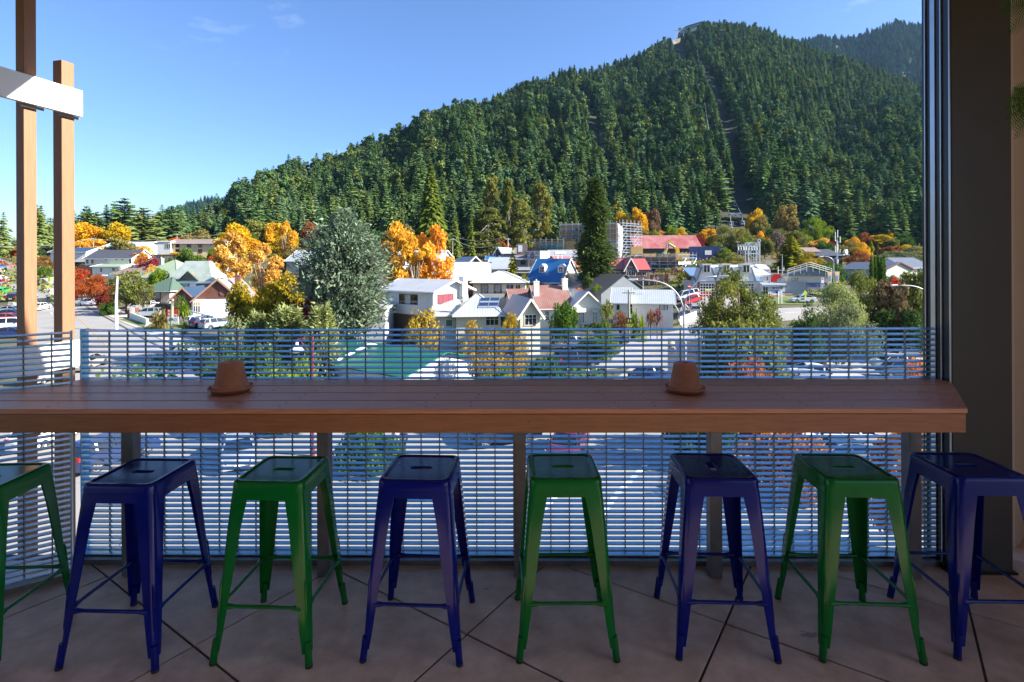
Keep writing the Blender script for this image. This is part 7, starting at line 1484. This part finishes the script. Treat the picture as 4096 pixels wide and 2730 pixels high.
# signs
def board_on_post(name, lab, base, D, x0, y0, x1, y1, m, cat='sign', post=gal_pole, pr=.05, two=False, th=.05, pz=0):
    P = ground_at(*base) if base else on((x0 + x1) / 2, D); D = P.y; t = thing(name, lab, cat, P); a = at(x0, y0, D) - P; b = at(x1, y1, D) - P
    MB().box(a.x, b.x, -.1 - th, -.1, b.z, a.z).build('panel', m, t)
    xs_ = (a.x + .1, b.x - .1) if two else ((a.x + b.x) / 2,)
    for x in xs_: MB().tube([(x, 0, -.2), (x, 0, a.z - .05)], pr, 8).build('post', post, t)
    return t, a, b, D
XR = Matrix.Rotation(R(90), 4, 'X')
sign_red = mat('sign_red', (.62, .025, .025), .5, 0, .03, 2); sign_white = mat('sign_white', (.76, .76, .77), .5, 0, .03, 2); sign_blue = mat('sign_blue', (.02, .08, .38), .5); sign_lime = mat('sign_lime', (.60, .72, .01), .5); letter_white = mat('letter_white', (.82, .82, .82), .5)
t, a, b, D = board_on_post('parking_sign', 'red and white pay parking sign partly hidden by the timber pole', A(1550, 1348), None, *A(1503, 1205), *A(1606, 1270), sign_red, two=True)
w_ = b.x - a.x; hgt = a.z - b.z; text('lettering', 'Pay', letter_white, t, Matrix.Translation((a.x + w_ * .08, -.155, a.z - hgt * .28)) @ XR, hgt * .46, .006, 'LEFT'); text('lettering', 'Parking', letter_white, t, Matrix.Translation((a.x + w_ * .08, -.155, a.z - hgt * .72)) @ XR, hgt * .46, .006, 'LEFT', sx=.92)
MB().box(a.x, b.x, -.15, -.1, b.z - hgt * 1.0, b.z - .004).build('panel', sign_white, t); MB().box(a.x + w_ * .18, a.x + w_ * .42, -.16, -.151, b.z - hgt * .66, b.z - hgt * .2).build('emblem', sign_blue, t); MB().lathe([(.32 * hgt * .6, 0), (.32 * hgt * .6, .01), (.15 * hgt, .01), (.15 * hgt, 0)], 18).build('emblem', sign_blue, t, M=Matrix.Translation((a.x + w_ * .72, -.152, b.z - hgt * .42)) @ XR)
t, a, b, D = board_on_post('school_sign', 'black school zone sign with bright yellow figures', None, c2_.y - .6, *C(1352, 1282), *C(1414, 1368), black_paint, pr=.06)
w_ = b.x - a.x; hgt = a.z - b.z; cx_ = (a.x + b.x) / 2; glow = mat('sign_yellow', (.72, .80, .01), .5)
text('lettering', 'SCHOOL', glow, t, Matrix.Translation((cx_, -.155, a.z - hgt * .70)) @ XR, hgt * .23, .004, sx=.9); text('lettering', 'ZONE', glow, t, Matrix.Translation((cx_, -.155, a.z - hgt * .88)) @ XR, hgt * .23, .004, sx=.9)
fg = MB()
for s in (-.18, .16):
    x = cx_ + s * w_; z = a.z - hgt * .36; u = hgt * .11
    fg.lathe([(.35 * u, 0), (.35 * u, .012), (0, .012)], 10); 
    fg.v[-30:] = [(x + p[0], -.152 - p[2], z + 1.55 * u + p[1]) for p in fg.v[-30:]]
    for p, q, ww in (((x, 1.1), (x, -.2), .75), ((x, -.1), (x - .8 * u, -1.6), .42), ((x, -.1), (x + .7 * u, -1.5), .42), ((x, .9), (x - .9 * u, .2), .3), ((x, .9), (x + .9 * u, .3), .3)): fg.bar((p[0], -.157, z + p[1] * u), (q[0], -.157, z + q[1] * u), ww * u, .012)
fg.build('pictogram', glow, t)
# banners on the big lamp
ban = mat('banner_orange', (.74, .66, .52), .7, 0, .1, 1.2, c2=(.72, .36, .08)); ink = mat('banner_ink', (.05, .06, .07), .6); ink_blue = mat('banner_blue', (.10, .28, .60), .6)
P = V_(lp.location); D = P.y
for i, (x0, x1, y0, y1, wd, lab) in enumerate([(1612, 1748, 170, 470, 'New', 'left orange banner on the big street lamp, lettered New'), (1782, 1916, 172, 480, 'Zealand', 'right orange banner on the big street lamp, lettered Zealand')]):
    a = at(*Z3(x0, y0), D); b = at(*Z3(x1, y1), D); t = thing('banner', lab, 'banner', (a.x, D - .05, b.z), 0, 'banners on the big lamp'); w_ = b.x - a.x; hgt = a.z - b.z
    mb = MB(); n_ = 8
    mb.v = [(w_ * u_ / n_, -.05 + .05 * math.sin(u_ * .9 + v_ * .5) + dy, hgt * v_ / n_) for dy in (0, .012) for v_ in range(n_ + 1) for u_ in range(n_ + 1)]; o_ = (n_ + 1) ** 2
    for l_ in (0, o_):
        for v_ in range(n_):
            for u_ in range(n_): mb.f.append((l_ + v_ * (n_ + 1) + u_, l_ + v_ * (n_ + 1) + u_ + 1, l_ + (v_ + 1) * (n_ + 1) + u_ + 1, l_ + (v_ + 1) * (n_ + 1) + u_))
    mb.m = [0] * len(mb.f); mb.build('cloth', ban, t, True)
    text('lettering', wd, ink, t, Matrix.Translation((w_ * (.36 if i == 0 else .55), -.115, hgt * (.74 if i == 0 else .66))) @ XR, hgt * .17, .002, sx=.8)
    MB().lathe([(.09 * hgt, 0), (.09 * hgt, .004), (0, .004)], 12).build('emblem', ink_blue, t, M=Matrix.Translation((w_ * (.68 if i == 0 else .6), -.118, hgt * (.76 if i == 0 else .14))) @ XR @ Matrix.Diagonal((1, .6, 1, 1)))
    s = 1 if i == 0 else 0
    MB().tube([(w_ if i == 0 else 0, .03, hgt + .04), (P.x - a.x, .03, hgt + .04)], .025, 6).tube([(0, .0, hgt + .04), (w_, .0, hgt + .04)], .025, 6).tube([(0, .0, -.04), (w_, .0, -.04)], .025, 6).build('rod', gal_pole, t)
for x0, x1, lab in ((1366, 1412, 'left pale banner on the far double lamp'), (1432, 1476, 'right pale banner on the far double lamp')):
    a = at(*Dz(x0, 868), 103.6); b = at(*Dz(x1, 968), 103.6); t = thing('banner', lab, 'banner', (a.x, 103.6, b.z), 0, 'banners on the far lamp'); MB().prism([(.2, 0, 0), (b.x - a.x - .2, 0, 0), (b.x - a.x, 0, a.z - b.z), (0, 0, a.z - b.z)], (0, .03, 0)).build('cloth', ban, t); MB().box(.3, b.x - a.x - .3, -.02, -.004, .4, 1.4).build('print', ink_blue, t); MB().box(.4, b.x - a.x - .4, -.02, -.004, 2.4, 3.1).build('print', ink, t)
# road signs near the fire station
t, a, b, D = board_on_post('road_sign', 'yellow diamond road sign behind the taxi', Dz(1165, 1160), None, *Dz(1154, 1090), *Dz(1174, 1102), sign_lime, pr=.05, post=plank_white)
c_ = at(*Dz(1163, 1060), D) - t.location; u = .55; MB().prism([(c_.x, -.13, c_.z - u), (c_.x + u * .8, -.13, c_.z), (c_.x, -.13, c_.z + u), (c_.x - u * .8, -.13, c_.z)], (0, -.04, 0)).build('panel', sign_lime, t)
t, a, b, D = board_on_post('road_sign', 'black and white no exit sign above the round tree', None, 96, *Dz(1306, 972), *Dz(1332, 992), black_paint, pr=.05); cx_ = (a.x + b.x) / 2; text('lettering', 'NO', letter_white, t, Matrix.Translation((cx_, -.155, a.z - .32)) @ XR, .5, .004); text('lettering', 'EXIT', letter_white, t, Matrix.Translation((cx_, -.155, a.z - .72)) @ XR, .45, .004, sx=.8); MB().box(a.x, b.x, -.15, -.1, a.z + .004, a.z + 1.0).build('panel', sign_white, t); MB().box(a.x + .1, b.x - .1, -.16, -.151, a.z + .65, a.z + .9).build('stripe', sign_red, t)
t, a, b, D = board_on_post('road_sign', 'round red no entry sign left of the fire station', None, 104, *C(1908, 1015), *C(1930, 1022), sign_blue, pr=.06); c_ = at(*C(1919, 1000), D) - t.location; MB().lathe([(.38, 0), (.38, .04), (0, .04)], 24).build('panel', sign_red, t, M=Matrix.Translation((c_.x, -.12, c_.z)) @ XR); MB().box(c_.x - .27, c_.x + .27, -.175, -.165, c_.z - .07, c_.z + .07).build('bar', letter_white, t)
t, a, b, D = board_on_post('road_sign', 'white give way triangle sign right of the round tree', None, 92, *Dz(1818, 1000), *Dz(1834, 1002), sign_white, pr=.05); c_ = at(*Dz(1826, 988), D) - t.location; MB().prism([(c_.x, -.12, c_.z - .45), (c_.x + .42, -.12, c_.z + .3), (c_.x - .42, -.12, c_.z + .3)], (0, -.03, 0)).build('panel', sign_white, t)
P = ground_at(*Dz(938, 1160)); t = thing('street_name_sign', 'white twin posts with blue and orange street name blades', 'sign', P); e = at(*Dz(938, 1042), P.y) - P
for x in (-.25, .35): MB().tube([(x, 0, -.1), (x, 0, e.z)], .10, 8).build('post', plank_white, t)
for z, m_, x0, x1 in ((.05, sign_blue, -1.9, 0), (-.25, sign_blue, .3, 2.4), (-.6, sign_white, -2.2, 0), (-.95, mat('sign_orange', (.6, .25, .02), .5), -2.2, 0), (-.6, mat('sign_orange', (0, 0, 0)), .3, 2.4)): MB().box(x0, x1, -.05, -.02, e.z + z - .14, e.z + z + .14).build('blade', m_, t)
t, a, b, D = board_on_post('notice_board', 'small red and blue notice board in front of the fire station', Dz(862, 1118), None, *Dz(838, 1092), *Dz(886, 1112), sign_blue, two=True); MB().box(a.x - .1, b.x - .2, -.17, -.151, (a.z + b.z) / 2, a.z + .15).build('stripe', sign_red, t)
# building-site fence banner
p = ground_at(*C(1565, 985)); q = ground_at(*C(1755, 985)); fence('rust coloured site fence with faded arrow lettering', [(p.x, p.y), (q.x, q.y)], 2.6, mat('site_fence', (.36, .16, .11), .8, 0, .3, 1), 1.2); text('fence_lettering', 'ARROW', mat('letter_faded', (.55, .42, .36), .7), bpy.data.objects['fence.001'] if 'fence.001' in bpy.data.objects else bpy.data.objects['fence'], Matrix.Translation(((q.x - p.x) * .68, -.03 + (q.y - p.y) * .68, 1.5)) @ XR, 1.6, .01)
p = ground_at(*C(1838, 1350)); q = ground_at(*C(1990, 1290)); fence('white paling fence beside the bungalow', [(p.x, p.y), (q.x, q.y)], 1.5, plank_white, .3, w=.26)
p = ground_at(*C(1500, 1368)); q = ground_at(*C(1755, 1372)); fence('low white picket fence in front of the bungalow', [(p.x, p.y), (q.x, q.y)], 1.3, plank_white, .2, w=.12)
p = ground_at(*C(890, 1372)); q = ground_at(*C(1350, 1378)); t = fence('white posted terrace fence with wire mesh before the cottage', [(p.x, p.y), (q.x, q.y)], 1.9, plank_white, 2.4, w=.14, thick=.14)
tag(MB().bar((p.x, p.y + .6, gz(p.x, p.y) + .2), (q.x + 1, q.y + .6, gz(q.x, q.y) + .2), .5, 1.6).build('retaining_wall', W_conc), 'whitewashed low terrace wall below the cottage fence', 'wall')
# low white wall and railings at left
p = ground_at(*A(1180, 1290)); q = ground_at(*A(1320, 1348)); t = thing('garden_wall', 'low stepped white garden wall by the footpath', 'wall', p); d = (q - p); 
for i in range(5): s0 = p + d * (i / 5); s1 = p + d * ((i + 1) / 5); MB().bar(V_((0, 0, .35)) + s0 - p, V_((0, 0, .35)) + s1 - p, .3, 1.5).build('block', W_ivory, t)
MB().box(-.25, .35, -.2, .2, -.3, 1.9).build('pillar', W_ivory, t)
p = ground_at(*A(1620, 1300)); q = ground_at(*A(1920, 1385)); t = thing('railing', 'white topped steel railing in front of the parked cars', 'railing', p); mb = MB(); n_ = 7
for i in range(n_): s = (q - p) * (i / (n_ - 1)); MB().tube([s, s + V_((0, 0, 1.9))], .05, 6).build('post', gal_pole, t)
MB().bar(V_((0, 0, 1.95)), (q - p) + V_((0, 0, 1.95)), .12, .22).build('top_rail', plank_white, t)
p = ground_at(*A(1140, 1290)); q = ground_at(*A(1255, 1282)); fence('low rust red board fence beside the white wall', [(p.x, p.y), (q.x, q.y)], 1.9, mat('fence_rust', (.22, .07, .04), .7), .35)
tag(MB().box(-.3, .3, -.3, .3, 0, 1.1).build('litter_bin', mat('bin_lime', (.3, .55, .03), .6)), 'lime green bin on the verge between the posts', 'bin'); P = ground_at(*A(450, 958)); bpy.data.objects['litter_bin'].location = P
# substation frame and masts
P = on(Dz(707, 0)[0], 150); P.z = at(*Dz(700, 862), 150).z; t = thing('lattice_tower', 'grey steel lattice gantry tower behind the fire station', 'tower', P); a = at(*Dz(657, 610), 150) - P; b = at(*Dz(758, 862), 150) - P; zt = a.z; mb = MB()
for x in (a.x, b.x):
    for y in (0, 2.0):
        MB().bar((x, y, -4), (x, y, zt), .35, .35).build('leg', alu, t)
for z in (zt * .28, zt * .62, zt): MB().bar((a.x, 0, z), (b.x, 0, z), .3, .3).build('beam', alu, t); MB().bar((a.x, 2, z), (b.x, 2, z), .3, .3).build('beam', alu, t)
for z0, z1 in ((-3, zt * .28), (zt * .28, zt * .62), (zt * .62, zt)): mb.bar((a.x, -.1, z0), (b.x, -.1, z1), .14, .14).bar((b.x, -.1, z0), (a.x, -.1, z1), .14, .14)
mb.build('brace', alu, t); MB().lathe([(.5, 0), (.5, .25), (.3, .25), (.3, 0)], 16).build('ring', alu, t, M=Matrix.Translation((b.x - .3, -.3, zt + .6)) @ XR)
P = at(*Dz(660, 720), 182); t = thing('substation_rack', 'steel rack of electrical switchgear left of the lattice tower', 'substation', P); a = at(*Dz(562, 630), 182) - P; b = at(*Dz(752, 720), 182) - P
for i in range(9): x = a.x + (b.x - a.x) * i / 8; MB().bar((x, 0, b.z - 3), (x, 0, a.z), .18, .18).build('post', alu, t); MB().lathe([(.14, 0), (.3, .2), (.14, .4), (.3, .6), (.14, .8), (.3, 1.0), (.1, 1.2)], 8, (x, -.4, (a.z + b.z) / 2)).build('insulator', alu, t)
for z in (a.z, (a.z + b.z) / 2 + 1.3, (a.z + b.z) / 2 - .2): MB().bar((a.x, 0, z), (b.x, 0, z), .22, .22).build('beam', alu, t)
P = on(Dz(1455, 0)[0], 158); t = thing('telecom_mast', 'white telecom mast with antennas and a drum dish', 'mast', P); e = at(*Dz(1455, 590), 158) - P; MB().tube([(0, 0, -1), (0, 0, e.z)], [.27, .22], 12).build('pole', plank_white, t, 40)
for x, z0, z1 in ((-.7, -.2, 2.6), (0, 1, 3.2), (.75, -.6, 1.2), (.7, -4.5, -2.6), (-.7, -3.5, -1.5)): MB().tube([(x, -.2, e.z + z0), (x, -.2, e.z + z1)], .10, 6).tube([(x, -.2, e.z + z0 + .3), (0, 0, e.z + min(z0 + .3, -.1))], .06, 5).build('aerial', white_trim, t)
MB().lathe([(0, 0), (.75, 0), (.75, .6), (0, .7)], 18).build('dish', plank_white, t, M=Matrix.Translation((2.0, -.3, e.z - 3.4)) @ Matrix.Rotation(R(35), 4, 'Z') @ XR); MB().bar((0, 0, e.z - 3.4), (2.0, .1, e.z - 3.4), .2).build('bracket', alu, t)
# gondola
cab_m = mat('gondola_silver', (.35, .38, .42), .35, .4)
def hpt(px, py):
    """Where the ray through a photo pixel meets the hillside."""
    d = ray(px, py); tt = HB
    while tt < 1300:
        p = V_((d.x * tt, tt, CAMZ + d.z * tt))
        if p.z <= hz(p.x, p.y): return p
        tt += 1.5
    return p
pyl = []
for (x, y, yb, D, l) in ((422, 58, 150, 0, 'upper gondola pylon with cross head in the cleared strip'), (543, 350, 400, 0, 'lower gondola pylon with cross head in the cleared strip')):
    P = hpt(*Dz(x, yb)); t = thing('gondola_pylon', l, 'pylon', P, 0, 'gondola pylons'); H_ = at(*Dz(x, y), P.y).z - P.z; MB().tube([(0, 0, -1), (0, 0, H_)], [.55, .4], 8).build('mast', alu, t, True); MB().box(-3.4, 3.4, -.35, .35, H_ - .2, H_ + .5).build('cross_head', alu, t); wh = MB()
    for s in (-3.1, 3.1): wh.box(s - .25, s + .25, -2.2, 2.2, H_ - .7, H_ - .25)
    wh.build('sheave_train', alu, t); pyl.append(P + V_((0, 0, H_ - .5)))
top_st = hpt(2785, 150) + V_((0, 0, 14)); low_end = at(*Dz(600, 560), 215)
def cable(lab, s):
    o = V_((s, 0, 0)); pts = [top_st + o, pyl[0] + o, pyl[1] + o, low_end + o]; mb = MB(); path = []
    for p, q in zip(pts, pts[1:]): n = 14; path += [p.lerp(q, i / n) - V_((0, 0, .02 * (q - p).length * 4 * (i / n) * (1 - i / n) * .35)) for i in range(n)]
    path.append(pts[-1]); mb.tube(path, .12, 4); tag(mb.build('gondola_cable', wire_m), lab, 'cable', 'gondola cables'); return path
pa = cable('left haul cable of the gondola', -3.1); pb = cable('right haul cable of the gondola', 3.1)
def cabin(p, lab):
    t = thing('gondola_cabin', lab, 'gondola', p, 0, 'gondola cabins'); MB().prism([(-.95, -.9, -3.6), (-1.15, -.9, -2.7), (-.8, -.9, -1.7), (.8, -.9, -1.7), (1.15, -.9, -2.7), (.95, -.9, -3.6)], (0, 1.8, 0)).build('body', cab_m, t, bevel=.1); MB().box(-.85, .85, -.93, -.905, -2.9, -1.95).build('window', glass, t); MB().box(-.06, .06, -.06, .06, -1.7, 0).build('hanger', alu, t); return t
c0 = None
cab_pos = [(pa, 34 / 42), (pb, .70), (pa, .725), (pb, 15 / 42), (pa, 12 / 42), (pb, 8 / 42), (pa, 5 / 42), (pb, 2.5 / 42), (pa, 20 / 42), (pb, 22 / 42), (pb, 30 / 42)]
for i, (pth, f) in enumerate(cab_pos):
    q = f * (len(pth) - 1); k_ = int(q); p = pth[k_].lerp(pth[min(k_ + 1, len(pth) - 1)], q - k_)
    lab = ['silver gondola cabin lowest on the line, below the lower pylon', 'gondola cabin hanging just under the upper cross head on the right', 'gondola cabin below the upper cross head on the left'][i] if i < 3 else 'small gondola cabin far up the cleared strip'
    if c0 is None: c0 = cabin(p, lab)
    else: clone(c0, p, 0, lab, 'gondola cabins' if i < 3 else 'small gondola cabins far up the strip')
# station on the hill top
P = hpt(2775, 130); D = P.y; P = at(2762, 128, D)
st = thing('gondola_station', 'green gondola station building standing out from the top of the hill', 'building', P); u_ = D / FPX * .8; cu_ = mat('station_teal', (.03, .09, .085), .6, 0, .1, .1); arc = []
for i in range(9): f = i / 8; arc.append((-45 + 90 * f, -46 + 0 * f, 0))
zz = [2, 14, 22, 27, 31, 35, 39, 43, 47]
pts_t = [((-52 + 108 * i / 8) * u_, 0, zz[i] * u_) for i in range(9)]
MB().prism([((-52) * u_, 0, -24 * u_ * .5)] + [((56) * u_, 0, 12 * u_)] + pts_t[::-1], (0, 26, 0)).build('hall', cu_, st)
MB().prism([p for p in pts_t] + [(p[0], -2, p[2] + 2.0) for p in pts_t[::-1]], (0, 28, 0)).build('roof', mat('station_roof', (.04, .11, .10), .55), st)
gl = MB()
for i in range(8): gl.prism([((-50 + 108 * i / 8) * u_, -.3, (zz[i] - 13) * u_), ((-40 + 108 * i / 8) * u_, -.3, (zz[i] - 12) * u_), ((-40 + 108 * i / 8) * u_, -.3, (zz[i] - 4) * u_), ((-50 + 108 * i / 8) * u_, -.3, (zz[i] - 5) * u_)], (0, .25, 0))
gl.build('window_band', glass, st)
for i in range(6): x = (-34 + i * 17) * u_; MB().box(x - .5, x + .5, 1, 2, -34 * u_, (zz[min(8, i + 1)] - 14) * u_).build('column', alu, st)
for s in (-74, -66): MB().box(s * u_ - .8, s * u_ + .8, 0, 1.6, -30 * u_, 12 * u_).build('pylon_leg', alu, st)
MB().box(-80 * u_, -58 * u_, -.5, 2, 10 * u_, 14 * u_).build('pylon_head', alu, st); MB().prism([(-62 * u_, 0, 20 * u_), (-46 * u_, 0, 22 * u_), (-46 * u_, 0, 16 * u_), (-62 * u_, 0, 12 * u_)], (0, 8, 0)).build('canopy', cu_, st)
patch_p = [hpt(2690, 165), hpt(2760, 150), hpt(2770, 215), hpt(2700, 205)]
mb = MB(); mb.add([p + V_((0, -2, 1.5)) for p in patch_p], [(0, 1, 2, 3)]); structure('dry_slope', mb, straw)
# bare ground patches on the hill
for q in ([C(1530, 262), C(1640, 250), C(1640, 300), C(1520, 295)], [Dz(345, 185), Dz(470, 225), Dz(450, 260), Dz(350, 215)], [Dz(440, 395), Dz(600, 410), Dz(590, 425), Dz(430, 415)], [Dz(560, 240), Dz(700, 232), Dz(690, 245), Dz(560, 252)], [(2395, 520), (2440, 515), (2450, 590), (2400, 580)]):
    pts_ = [hpt(*p) for p in q]; mb = MB()
    for j in range(7):
        for i in range(9): a_ = pts_[0].lerp(pts_[1], i / 8); b_ = pts_[3].lerp(pts_[2], i / 8); p = a_.lerp(b_, j / 6); mb.v.append((p.x, p.y, hz(p.x, p.y) + .8))
    mb.f = [(j * 9 + i, j * 9 + i + 1, (j + 1) * 9 + i + 1, (j + 1) * 9 + i) for j in range(6) for i in range(8)]; mb.m = [0] * 48; structure('grassy_slope', mb, mat('slope_grass', (.11, .13, .04), .9, 0, .3, .1, c2=(.07, .065, .03)))
# ------------------------------------------------------------------ people
skin = mat('skin', (.50, .30, .22), .6)
def person(lab, P, rz, hgt, shirt, legs, hair, step=.18, cat='person'):
    t = thing('person', lab, cat, P, rz); s = hgt / 1.75
    def skinned(name, verts, edges, rad, m, root=0):
        me = bpy.data.meshes.new(name); me.from_pydata([V_(v) * s for v in verts], edges, []); o = link(name, me, t); o.modifiers.new('skin', 'SKIN').use_smooth_shade = True
        for i, r in enumerate(rad): me.skin_vertices[0].data[i].radius = (r * s, r * s)
        me.skin_vertices[0].data[root].use_root = True
        sb = o.modifiers.new('smooth', 'SUBSURF'); sb.levels = sb.render_levels = 1
        me.materials.append(m); return o
    f = step
    V0 = [(0, 0, .95), (0, 0, 1.18), (0, .0, 1.40), (0, 0, 1.50), (0, .02, 1.56), (0, .03, 1.66), (0, .02, 1.74), (-.19, 0, 1.40), (-.24, -.03, 1.14), (-.22, .10, .90), (-.21, .14, .80), (.19, 0, 1.40), (.24, .03, 1.14), (.24, .02, .90), (.23, .05, .80), (-.10, 0, .90), (-.10, f * .7, .50), (-.10, f, .09), (-.10, f + .14, .03), (.10, 0, .90), (.10, -f * .5, .50), (.10, -f * 1.2, .10), (.10, -f * 1.2 + .14, .03)]
    E0 = [(0, 1), (1, 2), (2, 3), (3, 4), (4, 5), (5, 6), (2, 7), (7, 8), (8, 9), (9, 10), (2, 11), (11, 12), (12, 13), (13, 14), (0, 15), (15, 16), (16, 17), (17, 18), (0, 19), (19, 20), (20, 21), (21, 22)]
    R0 = [.13, .12, .13, .055, .06, .09, .07, .055, .042, .034, .03, .055, .042, .034, .03, .08, .055, .04, .035, .08, .055, .04, .035]
    skinned('body', V0, E0, R0, skin)
    skinned('jacket', [V0[0], V0[1], V0[2], V0[7], V0[8], V0[9], V0[11], V0[12], V0[13]], [(0, 1), (1, 2), (2, 3), (3, 4), (4, 5), (2, 6), (6, 7), (7, 8)], [.155, .145, .15, .075, .062, .055, .075, .062, .055], shirt)
    skinned('trousers', [(0, 0, .97), V0[15], V0[16], V0[17], V0[19], V0[20], V0[21]], [(0, 1), (1, 2), (2, 3), (0, 4), (4, 5), (5, 6)], [.145, .10, .075, .06, .10, .075, .06], legs)
    MB().lathe([(0, .115), (.06, .10), (.095, .05), (.102, 0), (.09, -.05), (.07, -.06)], 14, (0, .01, 1.69)).build('hair', hair, t, True, M=Matrix.Diagonal((s, s, s, 1)))
    for x in (-.03, .03): MB().lathe([(0, .008), (.009, 0), (0, -.008)], 8, (x * s, .118 * s, 1.665 * s)).build('eye', black_paint, t)
    MB().prism([(-.012 * s, .11 * s, 1.625 * s), (.012 * s, .11 * s, 1.625 * s), (0, .11 * s, 1.665 * s)], (0, .028 * s, 0)).build('nose', skin, t)
    return t
cl_navy = mat('cloth_navy', (.03, .04, .07), .85); cl_tan = mat('cloth_tan', (.30, .17, .13), .85); cl_maroon = mat('cloth_maroon', (.16, .03, .06), .85); cl_white = mat('cloth_white', (.6, .58, .56), .85); cl_black = mat('cloth_black', (.02, .02, .025), .85); hair_white = mat('hair_white', (.6, .6, .58), .7); hair_dark = mat('hair_dark', (.04, .025, .018), .7); cl_denim = mat('cloth_denim', (.08, .11, .2), .85)
person('white haired man in a dark jacket and tan trousers on the footpath', ground_at(*A(1380, 1366)), R(20), 1.75, cl_navy, cl_tan, hair_white)
person('person in a maroon top walking at the far left', ground_at(*A(72, 1228)), R(180), 1.72, cl_maroon, cl_black, hair_dark); person('person in a pale shirt walking right of the one in maroon', ground_at(*A(128, 1210)), R(200), 1.72, cl_white, cl_tan, hair_dark)
person('woman in a dark red checked top walking in the car park', ground_at(*Z4(731, 385)), R(190), 1.68, cl_maroon, cl_black, hair_dark)
P = ground_at(*Z2(1300, 1225)); person('left one of the couple walking, in a white top and dark shorts', P, R(160), 1.72, cl_white, cl_denim, hair_dark); P = ground_at(*Z2(1380, 1222)); person('right one of the couple walking, in a navy jacket', P, R(165), 1.76, cl_navy, cl_black, hair_dark)

# ------------------------------------------------------------------ air
hz_m = bpy.data.materials.new('haze_air'); hz_m.use_nodes = True; nt_ = hz_m.node_tree; nt_.nodes.clear()
pv_ = nt_.nodes.new('ShaderNodeVolumePrincipled'); pv_.inputs['Density'].default_value = .000036; pv_.inputs['Color'].default_value = (.36, .62, 1.0, 1); pv_.inputs['Anisotropy'].default_value = .2
mo_ = nt_.nodes.new('ShaderNodeOutputMaterial'); nt_.links.new(pv_.outputs['Volume'], mo_.inputs['Volume'])
tag(MB().box(-2400, 2400, -800, 2400, -80, 950).build('haze', hz_m), 'thin blue haze in the air over the town and hills', kind='stuff')
